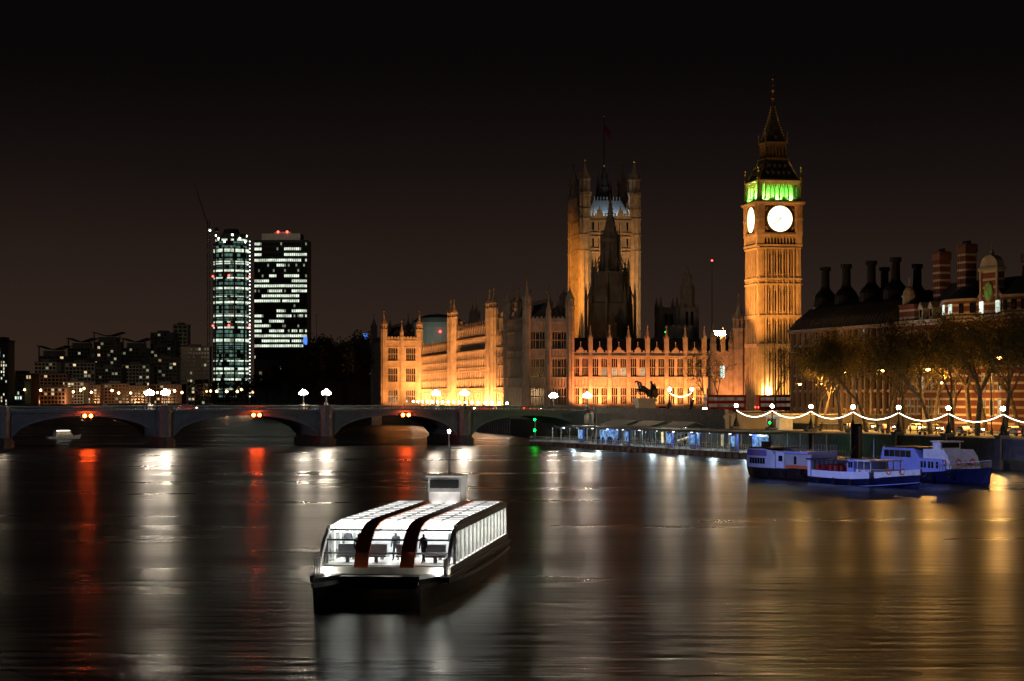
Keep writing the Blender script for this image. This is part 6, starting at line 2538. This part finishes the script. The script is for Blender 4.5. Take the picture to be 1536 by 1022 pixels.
fe = thing('river_ferry', 'brilliantly white lit catamaran ferry out on the open water', 'ferry', (-6.0, 135.0, 0), math.atan2(-1.0, -.105))
for s_ in (-1, 1):
    mb = MB(); rows = hull_mb(mb, 38, 2.2, 1.45, 1.95, flare=.8)
    mb.v = [(v[0], v[1] + s_ * 2.95, v[2]) for v in mb.v]
    hl = mb.build('hull', M['paint_navy'], fe)
    mb = MB(); strake(mb, rows, -.5, -.28, .05)
    mb.v = [(v[0], v[1] + s_ * 2.95, v[2]) for v in mb.v]
    mb.build('hull_stripe', M['paint_white'], hl)
mb = MB(); mb.box(-18.2, 14.6, -4.0, 4.0, 1.4, 1.72); mb.box(8, 14.5, -2.0, 2.0, 1.0, 1.399); mb.build('deck', M['paint_dark'], fe)
# cabin: glazed front raked back into a rounded brow
brow = [(13.0, 2.15), (12.5, 2.9), (11.6, 3.6), (10.4, 4.1), (8.6, 4.4), (6.5, 4.5), (-15.5, 4.5), (-16.6, 4.3), (-17.4, 3.6), (-17.8, 1.75)]
mb = MB()
mb.xz([(13.1, 1.73), (13.0, 2.14), (-17.7, 2.14), (-17.8, 1.73)], -3.85, 3.85)
for y in (-3.85, 3.61):
    for (x0, z0), (x1, z1) in zip(brow[:-1], brow[1:]):
        mb.xz([(x0, z0), (x1, z1), (x1 - .12, z1 - .3 if z1 > 2 else z1), (x0 - .12, z0 - .3 if z0 > 2.2 else z0)], y, y + .18)
cabin = mb.build('cabin', M['paint_white'], fe)
mb = MB()
for y in (-1.74, .93):
    mb = MB()
    for (x0, z0), (x1, z1) in zip(brow[:-2], brow[1:-1]):
        mb.xz([(x0, z0 - .15), (x1, z1 - .15), (x1, z1 + .05), (x0 + .03, z0 + .05)], y, y + .81)
    mb.build('roof_rib', M['paint_orange'], fe)  # orange colour stands for the orange gaps between the white light trails
for y0, y1 in ((-3.6, -1.75), (-.92, .92), (1.75, 3.6)):
    mb = MB()
    for (x0, z0), (x1, z1) in zip(brow[:4], brow[1:5]):
        mb.xz([(x0 - .03, z0 - .02), (x1 - .03, z1 - .02), (x1 - .12, z1 - .2), (x0 - .12, z0 - .2)], y0, y1)
    mb.build('front_window', CLEAR, fe)
    mb = MB()
    for (x0, z0), (x1, z1) in zip(brow[4:8], brow[5:9]):
        mb.xz([(x0, z0 - .02), (x1, z1 - .02), (x1, z1 - .2), (x0, z0 - .2)], y0, y1)
    mb.build('roof_glow_band', E['ferry'], fe)  # made-up glowing bands, shaped after the boat's white light trails
    mb = MB()
    for k in range(12):
        x = -15 + k * 1.95
        mb.box(x - .05, x + .05, y0, y1, 4.38, 4.56)
    for (x0, z0) in brow[1:4]:
        mb.box(x0 - .04, x0 + .06, y0, y1, z0 - .06, z0 + .05)
    mb.box(-15.4, 8.4, (y0 + y1) / 2 - .03, (y0 + y1) / 2 + .03, 4.47, 4.545)
    mb.build('glazing_bar', M['steel'], fe)
for s_ in (-1, 1):
    sp_ = MB()
    y = s_ * 3.76
    for k in range(15):
        x0 = -16.9 + k * 1.95
        sp_.box(x0, x0 + .22, y - .08, y + .08, 2.14, 4.2)
    sp_.box(-17.4, 10.2, y - .09, y + .09, 4.0, 4.35)
    sp_.build('side_frame', M['paint_white'], cabin)
    for k in range(14):
        x0 = -16.9 + k * 1.95
        mb = MB(); mb.box(x0 + .22, x0 + 1.95, y - .02, y + .02, 2.2, 4.0); mb.build('side_window', CLEAR, fe)
# saloon inside: pale floor, bright ceiling strips, rows of seats, passengers
mb = MB(); mb.box(-17.5, 12.6, -3.6, 3.6, 2.145, 2.2); mb.build('saloon_floor', M['steel'], cabin)
mb = MB(); mb.box(-17.4, -17.2, -3.6, 3.6, 2.2, 4.0); mb.build('bulkhead', M['paint_white'], cabin)
for y in (-2.7, 0, 2.7):
    mb = MB(); mb.box(-16.5, 9.8, y - .8, y + .8, 4.0, 4.06); mb.build('ceiling_light', emat('saloon_ceiling_light', (1.0, .95, .86), 11.0) if y < -1 else bpy.data.materials['saloon_ceiling_light'], cabin)
stm = None
for k in range(12):
    for y in (-2.6, -.9, .9, 2.6):
        if stm is None:
            mb = MB(); mb.box(-.25, .3, -.6, .6, 2.5, 2.62); mb.box(-.33, -.22, -.6, .6, 2.5, 3.25); mb.box(-.1, .1, -.1, .1, 2.2, 2.5)
            stm = mb.build('seat', M['seat_cloth'], cabin, (10.3 - k * 2.1, y, 0))
        else:
            cp(stm, (10.3 - k * 2.1, y, 0))
fc_, fs_ = math.cos(fe.rotation_euler[2]), math.sin(fe.rotation_euler[2])
for k, (x, y) in enumerate(((11.2, -1.8), (10.9, 2.0), (9.3, .1), (7.4, -3.1), (6.6, 3.1), (3.2, -3.1))):
    person((-6.0 + x * fc_ - y * fs_, 135.0 + x * fs_ + y * fc_, 2.2), rnd.uniform(0, 6), 'person in dark clothes standing inside the lit saloon of the ferry', k, 'passengers on the ferry')
# wheelhouse and mast on the roof, aft
mb = MB(); mb.box(-15.8, -12.6, -1.1, 1.1, 4.52, 5.3); mb.xz([(-16, 5.3), (-12.4, 5.3), (-12.8, 6.3), (-15.8, 6.3)], -1.15, 1.15); mb.box(-16.1, -12.5, -1.3, 1.3, 6.3, 6.42)
wh_ = mb.build('wheelhouse', M['paint_white'], fe)
mb = MB(); mb.box(-12.62, -12.5, -1.0, 1.0, 5.45, 6.15); mb.build('window', M['glass'], wh_)
mb = MB(); mb.fr(-15, 0, 6.42, 9.4, .08, .04, 6); mb.box(-15.05, -14.95, -.9, .9, 8.2, 8.28); mb.build('mast', M['steel'], fe)
mb = MB(); mb.sph(-15, 0, 9.45, .12, 8, 5); mb.build('mast_lamp', E['head'], fe)
for s_ in (-1, 1):
    mb = MB()
    for k in range(4):
        mb.box(13.2 + k * .45, 13.25 + k * .45, s_ * 3.7 - .03, s_ * 3.7 + .03, 1.72, 2.7)
    mb.box(13.1, 14.6, s_ * 3.7 - .03, s_ * 3.7 + .03, 2.68, 2.74)
    mb.build('bow_rail', M['steel'], fe)
buoy(fe, (-17.9, -2.4, 2.8), R(90)); buoy(fe, (5, -3.98, 2.6)) if False else None
for s_ in (-1, 1):
    mb = MB(); mb.sph(13.4, s_ * 3.2, 1.95, .14, 8, 5); mb.build('bow_lamp', E['head'], fe)

# ================================================================== SKYLINE BEYOND THE BRIDGE
CL = {'pale': mat('pale_render', (.30, .28, .24), .8, nscale=.05, namt=.2), 'brick': mat('far_brick', (.26, .14, .09), .85, nscale=.05, namt=.2), 'dark': M['concrete_dark'], 'grey': M['concrete'],
      'teal': mat('teal_cladding', (.06, .16, .16), .5, nscale=.05, namt=.2)}


def far_block(px0, px1, ytop, Y, m, label, floors, cols, lit, wing=False, glow='win_far', seed=1, depth=24, top=None):
    r = random.Random(seed)
    x0, x1 = WX(px0, Y), WX(px1, Y)
    h = WZ(ytop, Y)
    b = thing('apartment_block', label, 'building', ((x0 + x1) / 2, Y, 4.9), R(rnd.uniform(-4, 4)))
    w_ = (x1 - x0) / 2
    h -= 4.9
    fh = h / floors
    mb = MB()
    mb.box(-w_, w_, 0, depth, 0, h)
    for f in range(floors):
        mb.box(-w_ - .3, w_ + .3, -.9, -.001, f * fh + fh * .88, f * fh + fh)
    for c in range(cols + 1):
        x = -w_ + 2 * w_ * c / cols
        mb.box(x - .35, x + .35, -.7, -.002, 0, h)
    mb.build('wall', CL[m], b)
    mb = MB()
    if wing:
        mb.box(-w_ * .7, w_ * .7, 3, depth - 3, h, h + 5)
        mb.xz([(-w_ * 1.15, h + 9.5), (-w_ * .3, h + 6), (w_ * .3, h + 6), (w_ * 1.15, h + 9.5), (w_ * 1.15, h + 10.2), (w_ * .3, h + 6.8), (-w_ * .3, h + 6.8), (-w_ * 1.15, h + 10.2)], -2, depth + 2)
        for s_ in (-1, 1):
            mb.box(s_ * w_ * .98 - .5, s_ * w_ * .98 + .5, -1, 1, h, h + 9)
    else:
        mb.box(-w_ * .5, w_ * .3, 4, depth - 4, h, h + 3)
        mb.box(-w_ - .4, w_ + .4, -.6, depth + .4, h - .002, h + .9)
    mb.build('roof', M['concrete_dark'], b)
    cw = 2 * w_ / cols
    pr = {}
    cells = [(f, c) for f in range(floors) for c in range(cols)]
    r.shuffle(cells)
    cells = [q for q in cells if q != 0]
    mat_dark = M['glass']
    n = min(90, len(cells))
    for i, (f, c) in enumerate(cells[:n]):
        if i < lit * .65:
            g = 'lit'
            mt = E[glow] if r.random() < .72 else E['win_warm']
        else:
            g = 'dark'; mt = mat_dark
        key = (g, mt.name)
        if key not in pr:
            mb = MB(); mb.box(-cw * .36, cw * .36, -.2, -.003, 0, fh * .62)
            pr[key] = mb.build('window', mt, b, (-w_ + (c + .5) * cw, 0, f * fh + fh * .18))
        else:
            cp(pr[key], (-w_ + (c + .5) * cw, 0, f * fh + fh * .18))
    return b


FB = [
    (-6, 11, 512, 1450, 'grey', 'tall office block at the left edge with rows of bright cool windows', 20, 5, 46, False, 'win_cool'),
    (12, 47, 562, 1620, 'brick', 'low orange lit block with a flat bright top floor near the left edge', 6, 9, 12, False, 'win_warm'),
    (22, 37, 572, 1560, 'teal', 'small teal block with pale lit windows near the left edge', 5, 4, 6, False, 'win_cool'),
    (52, 84, 544, 1900, 'pale', 'pale balconied block with a stepped penthouse top', 11, 6, 9, False, 'win_far'),
    (58, 96, 534, 2060, 'dark', 'dark glass block with a winged roof, leftmost of the winged roof towers', 13, 6, 5, True, 'win_far'),
    (102, 136, 522, 2120, 'dark', 'dark tower with a winged roof, second of the winged roof towers', 15, 7, 9, True, 'win_far'),
    (141, 180, 513, 2140, 'dark', 'tallest winged roof tower with green lit upper floors', 16, 8, 26, True, 'win_far'),
    (184, 218, 522, 2160, 'dark', 'dark tower with a winged roof, rightmost of the winged roof towers', 15, 7, 8, True, 'win_far'),
    (226, 261, 500, 2260, 'dark', 'square dark tower with a pale stair shaft on its side', 20, 7, 16, False, 'win_far'),
    (260, 281, 488, 2300, 'pale', 'slim pale concrete tower slab beside the square dark tower', 20, 3, 4, False, 'win_far'),
    (272, 314, 521, 2000, 'grey', 'wide grey office block with one lit floor, left of the round glass tower', 14, 10, 12, False, 'win_far'),
    (97, 125, 574, 1750, 'pale', 'pale balconied block with dark window bays above the bridge', 7, 6, 8, False, 'win_warm'),
    (34, 98, 582, 1700, 'brick', 'long low orange brick warehouse above the bridge', 4, 12, 8, False, 'win_warm'),
    (126, 150, 579, 1780, 'brick', 'orange brick block with pale window frames', 6, 5, 7, False, 'win_warm'),
    (151, 194, 577, 1800, 'brick', 'dim brown brick block behind a small round lamp', 6, 8, 9, False, 'win_far'),
    (195, 222, 580, 1790, 'brick', 'short brown brick block left of the brightest bridge lamps', 6, 5, 6, False, 'win_warm'),
    (224, 272, 578, 1820, 'brick', 'warm lit brick block directly behind the brightest bridge lamps', 6, 9, 12, False, 'win_warm'),
    (98, 142, 545, 1960, 'grey', 'grey middle height block before the winged roof towers', 11, 8, 14, False, 'win_far'),
    (143, 182, 553, 1950, 'dark', 'dark stepped block below the tallest winged roof tower', 10, 8, 12, False, 'win_far'),
    (183, 224, 548, 1970, 'grey', 'grey stepped block below the rightmost winged roof tower', 11, 8, 15, False, 'win_far'),
    (226, 270, 538, 2010, 'dark', 'dark terraced block with two lit floors below the square tower', 12, 8, 20, False, 'win_far'),
    (60, 100, 562, 1850, 'brick', 'dim brick block below the stepped penthouse block', 8, 7, 9, False, 'win_warm'),
    (282, 318, 575, 1650, 'grey', 'low grey block beside the foot of the round glass tower', 6, 7, 8, False, 'win_far'),
]
for i, q in enumerate(FB):
    far_block(*q[:9], wing=q[9], glow=q[10], seed=i + 3)
spot('far_block_light', (WX(66, 1640), 1640, 6), (WX(66, 1700), 1705, 14), 30000, (1.0, .42, .1), 110, .8, .5)
spot('far_block_light', (WX(35, 1570), 1570, 6), (WX(30, 1620), 1625, 20), 40000, (1.0, .45, .12), 110, .8, .5)
spot('far_block_light', (WX(160, 1700), 1700, 6), (WX(170, 1800), 1805, 14), 38000, (1.0, .5, .2), 120, .8, .5)
spot('far_block_light', (WX(240, 1720), 1720, 6), (WX(245, 1820), 1825, 14), 36000, (1.0, .55, .25), 120, .8, .5)
spot('far_block_light', (WX(110, 1690), 1690, 6), (WX(110, 1750), 1755, 16), 30000, (1.0, .6, .3), 110, .8, .5)
spot('far_block_light', (WX(160, 1500), 1480, 100), (WX(170, 2100), 2100, 45), 7e5, (1.0, .72, .48), 46, .9, .5)  # added light high above the river, standing in for the city's glow

# round glass tower
Yr = 2200
rt = thing('round_tower', 'round glass tower under construction with bright white lit floor rings', 'tower', (WX(347, Yr), Yr, 4.9), 0)
zz = lambda y: WZ(y, Yr) - 4.9
mb = MB(); mb.fr(0, 0, 0, zz(352), 15.5, 15.5, 20); mb.fr(0, 0, zz(352), zz(344), 9, 7, 16); mb.build('core', M['concrete_dark'], rt)
ringy = [(360, 2.6), (375, 4.5), (393, 4.8), (406, 3), (416, 3.2), (432, 3), (444, 2.4), (453, 3), (472, 3.6), (483, 2), (491, 3.4), (509, 4.2), (541, 3), (552, 3.4), (559, 2.4), (568, 4), (583, 2.5)]
for y, th in ringy:
    mb = MB()
    n = 30
    z0, z1 = zz(y + th), zz(y)
    r = 18.3 if y > 372 else 16.2
    for k in range(n):
        a0, a1 = 2 * PI * k / n, 2 * PI * (k + .86) / n
        mb.mi = 0 if rnd.random() < (.92 if th > 2.8 else .75) else (1 if rnd.random() < .6 else 2)
        p = [(r * math.cos(a0), r * math.sin(a0)), (r * math.cos(a1), r * math.sin(a1)), ((r - .6) * math.cos(a1), (r - .6) * math.sin(a1)), ((r - .6) * math.cos(a0), (r - .6) * math.sin(a0))]
        mb.prism(p, z0, z1)
    mb.build('lit_floor', [E['office_hi'], E['office_lo'], M['glass']], rt)
for y in range(364, 596, 6):
    mb = MB()
    for k in range(24):
        a0, a1 = 2 * PI * k / 24, 2 * PI * (k + .8) / 24
        mb.mi = 0 if rnd.random() < .7 else 1
        p = [(15.9 * math.cos(a0), 15.9 * math.sin(a0)), (15.9 * math.cos(a1), 15.9 * math.sin(a1)), (15.6 * math.cos(a1), 15.6 * math.sin(a1)), (15.6 * math.cos(a0), 15.6 * math.sin(a0))]
        mb.prism(p, zz(y + 4.2), zz(y))
    mb.build('glazed_floor', [E['office_teal'], M['glass']], rt)
mb = MB()
for k in range(34):
    z = 2 + k * (zz(365) - 4) / 33
    mb.fr(0, 0, z, z + .8, 18.9, 18.9, 30)
for k in range(10):
    a = 2 * PI * k / 10
    mb.cbox(18.4 * math.cos(a), 18.4 * math.sin(a), 0, zz(372), 1.2, 1.6, a)
mb.build('floor_slab', M['concrete_dark'], rt)
lp = None
for k in range(12):
    a = 2 * PI * k / 12 + .2
    mb_ = (15.5 * math.cos(a), 15.5 * math.sin(a), zz(354 + (k % 3) * 5))
    if lp is None:
        mb = MB(); mb.sph(0, 0, 0, 1.1, 8, 5); lp = mb.build('work_lamp', emat('work_lamp_glow', (.9, 1, .9), 8), rt, mb_)
    else:
        cp(lp, mb_)
hp = None
for k in range(44):
    zk = zz(595 - k * 5.4)
    if hp is None:
        mb = MB(); mb.sph(0, 0, 0, .75, 6, 4); hp = mb.build('hoist_lamp', emat('hoist_lamp_glow', (.9, 1, .95), 3), rt, (19.6, -4, zk))
    elif zk < zz(350):
        cp(hp, (19.6, -4, zk))
for y in (415, 489):
    for x, yy in ((-18.8, -2), (0, -19.2), (19.3, -3)):
        mb = MB(); mb.sph(x, yy, zz(y), 1.1, 8, 5); mb.build('red_beacon', E['red_far'], rt)
# crane beside it
cn = thing('tower_crane', 'thin dark tower crane with one white lamp left of the round glass tower', 'crane', (WX(313, 2180), 2180, 4.9), 0)
zc = WZ(346, 2180) - 4.9
mb = MB()
for sx in (-1.2, 1.2):
    for sy in (-1.2, 1.2):
        mb.box(sx - .25, sx + .25, sy - .25, sy + .25, 0, zc + 10)
for k in range(34):
    z = k * zc / 34
    mb.tube((-1.2, -1.2, z), (1.2, -1.2, z + zc / 34), .18, .18, 4)
mb.build('mast', M['iron'], cn)
mb = MB()
xe, ze = WX(291, 2180) - WX(313, 2180), WZ(274, 2180) - 4.9
for d in (-.8, .8):
    mb.tube((0, d, zc + 2), (xe, d * .3, ze), .3, .2, 4)
mb.tube((0, 0, zc + 5), (xe, 0, ze), .25, .2, 4)
mb.tube((0, 0, zc + 2), (9, 0, zc + 3), .5, .4, 4); mb.box(6, 10, -1.5, 1.5, zc - 1, zc + 3)
mb.build('jib', M['iron'], cn)
mb = MB(); mb.sph(1.5, -1.6, zc, 1.0, 8, 5); mb.build('work_lamp', emat('crane_lamp_glow', (.95, 1, .9), 9), cn)

# office slab
Yo = 1380
os_ = thing('office_tower', 'tall dark office slab with long bands of lit white windows and red roof lights', 'tower', (WX(420.5, Yo), Yo, 4.9), R(-3))
zz = lambda y: WZ(y, Yo) - 4.9
wh = 17.2
mb = MB()
fr_ = [(-wh, 1.5), (-wh * .5, .3), (0, 0), (wh * .5, .3), (wh, 1.5)]
pts = fr_ + [(wh, 20), (0, 21.5), (-wh, 20)]
mb.prism(pts, 0, zz(360))
for k in range(29):
    x = -wh + 2 * wh * k / 28
    yy = 1.5 * (abs(x) / wh) ** 2
    mb.box(x - .1, x + .1, yy - .5, yy - .001, 0, zz(361))
mb.build('wall', mat('dark_curtain_wall', (.03, .033, .036), .35, nscale=.2, namt=.3), os_)
mb = MB(); mb.box(-12.6, 12.6, 3, 18, zz(360) + .002, zz(350)); mb.box(-5, 6, 6, 12, zz(350) + .001, zz(347)); mb.build('plant_room', M['portland'], os_)
bands = [(364, .15), (371.5, .25), (380, .6), (388.5, 1.0), (396, .3), (412, .25), (419.5, .55), (427, .75), (434.5, .8), (442, .8), (449.5, .9), (464.5, .6), (472, .65), (480, .45), (487, .5), (494.5, .55), (502, .85), (509.5, .9), (517, .95), (404, .08), (457, .15), (526, .3), (534, .5), (542, .3), (550, .4)]
for y, frac in bands:
    mb = MB()
    n = 28
    grp = [rnd.random() for _ in range(7)]
    for k in range(n):
        xa, xb = -wh + 2 * wh * k / n + .14, -wh + 2 * wh * (k + 1) / n - .14
        on = grp[k // 4] < frac
        mb.mi = 0 if on and rnd.random() < .97 else (1 if rnd.random() < .12 else 2)
        ya, yb = 1.5 * (abs(xa) / wh) ** 2, 1.5 * (abs(xb) / wh) ** 2
        za, zb = zz(y + 3.9), zz(y)
        mb.add([(xa, ya - .25, za), (xb, yb - .25, za), (xb, yb - .25, zb), (xa, ya - .25, zb), (xa, ya - .05, za), (xb, yb - .05, za), (xb, yb - .05, zb), (xa, ya - .05, zb)],
               [(0, 1, 2, 3), (0, 4, 5, 1), (3, 2, 6, 7), (0, 3, 7, 4), (1, 5, 6, 2)])
    mb.build('window_band', [E['office_hi'], E['office_lo'], M['glass']], os_)
for x in (-2, 4):
    mb = MB(); mb.sph(x, 3, zz(347.5), .8, 8, 5); mb.build('red_beacon', E['red_far'], os_)
spot('plant_room_floodlight', (WX(420, 1350), 1340, 150), (WX(420, 1380), 1385, 117), 22000, (1, .85, .6), 60, .8, .5)

# long buildings between the office slab and the palace
lg = thing('long_building', 'long pale fronted building with a dark pitched roof below the office slab', 'building', (WX(430, 1180), 1180, 4.9), R(2))
mb = MB(); mb.box(-17, 22, 0, 20, 0, 27)
for k in range(14):
    mb.box(-16.5 + k * 2.8, -15.9 + k * 2.8, -.5, -.001, 0, 26.5)
mb.build('wall', CL['pale'], lg)
mb = MB(); mb.yz([(-.6, 27.01), (9, 34), (20.5, 27.01)], -17.4, 22.4); mb.build('roof', M['slate'], lg)
for x, z in ((-14.4, 18), (-14.4, 14), (-3.2, 21), (-8.8, 17), (8, 20)):
    mb = MB(); mb.box(x - .7, x + .7, -.3, -.002, z, z + 2); mb.build('window', E['win_warm'], lg)
lg2 = thing('long_building', 'long dark building with a short row of lit windows behind the trees', 'building', (WX(530, 1000), 1000, 4.9), R(4))
mb = MB(); mb.box(-17, 22, 0, 24, 0, 19)
for k in range(13):
    mb.box(-16.6 + k * 3, -16 + k * 3, -.5, -.001, 0, 18.5)
mb.build('wall', CL['brick'], lg2)
mb = MB(); mb.yz([(-.6, 19.01), (10, 24), (24.5, 19.01)], -17.4, 22.4); mb.box(-10, -6, 8, 12, 22, 27); mb.build('roof', M['slate'], lg2)
for k in range(6):
    mb = MB(); mb.box(4 + k * 1.5, 5.1 + k * 1.5, -.9, -.002, 17.2, 18.3); mb.build('window', E['win_cool'], lg2)
for px_, y, Y, lb in ((458, 507, 1230, 'short blue lit chimney at the right foot of the office slab'), (548, 502, 1100, 'blue lit chimney above the long dark roof')):
    c = thing('blue_chimney', lb, 'chimney', (WX(px_, Y), Y, 4.9), 0, None)
    z = WZ(y, Y) - 4.9
    mb = MB(); mb.fr(0, 0, 0, z - 4, 1.3, 1.1, 10); mb.build('stack', M['concrete'], c)
    mb = MB(); mb.fr(0, 0, z - 4, z + .5, 1.2, 1.1, 10); mb.build('lit_top', E['blue'], c)
fp = thing('flagpole', 'thin bare flagpole standing above the long dark roof', 'flagpole', (WX(475, 1100), 1100, 4.9), 0)
mb = MB(); mb.fr(0, 0, 0, WZ(474, 1100) - 4.9, .25, .1, 8); mb.build('pole', M['steel'], fp)
mb = MB(); mb.sph(0, 0, WZ(474, 1100) - 4.7, .35, 8, 5); mb.build('ball', M['gilt'], fp)
dm_ = thing('drum_building', 'pale round drum roof rising behind the lit river front of the palace', 'building', (WX(657, 1350), 1350, 4.9), 0)
mb = MB(); mb.fr(0, 0, 0, 50, 17, 17, 24); mb.lathe(0, 0, [(50, 18), (53, 17), (56, 13), (58, 7), (58.6, .5)], 24); mb.build('drum', CL['pale'], dm_)
mb = MB(); mb.sph(2, -17.5, 47, .7, 8, 5); mb.build('red_beacon', E['red_far'], dm_)
spot('drum_floodlight', (WX(640, 1290), 1290, 46), (WX(657, 1350), 1345, 54), 22000, (.8, 1.0, .85), 80, .8, .5)
ar = thing('radio_mast', 'thin mast with a red beacon between the square tower and the clock tower', 'mast', (WX(1068, 900), 900, 4.9), 0)
mb = MB(); mb.fr(0, 0, 0, WZ(392, 900) - 4.9, .3, .08, 6); mb.build('pole', M['iron'], ar)
mb = MB(); mb.sph(0, 0, WZ(391, 900) - 4.9, .4, 8, 5); mb.build('red_beacon', E['red_far'], ar)

# street lamps along the far bank
fl0 = None
fpos = [(20, 594), (37, 593), (61, 594), (110, 598), (121, 594), (126, 590), (137, 599), (168, 595), (178, 601), (196, 601), (217, 600), (236, 600), (254, 600), (262, 596), (273, 600), (310, 597), (316, 596), (325, 597), (340, 598), (356, 598), (362, 594), (370, 594), (379, 600), (390, 593), (409, 592), (424, 587), (437, 591), (447, 592), (470, 593), (478, 597)]
for i, (px_, y) in enumerate(fpos):
    Y = 1500 + (i * 37) % 120 - (260 if px_ > 330 else 0)
    y -= 9
    z = max(WZ(y, Y) - 4.9, 6)
    if fl0 is None:
        fl0 = thing('far_street_lamp', 'small warm street lamp in the row along the far bank', 'street lamp', (WX(px_, Y), Y, 4.9), 0, 'street lamps along the far bank')
        mb = MB(); mb.fr(0, 0, 0, 9.4, .16, .1, 6); mb.build('post', M['iron'], fl0)
        mb = MB(); mb.sph(0, 0, 9.8, .8, 8, 5); mb.build('globe', E['far_lamp'], fl0)
    else:
        dup(fl0, (WX(px_, Y), Y, 4.9 + (z - 9.4) * .6), None)
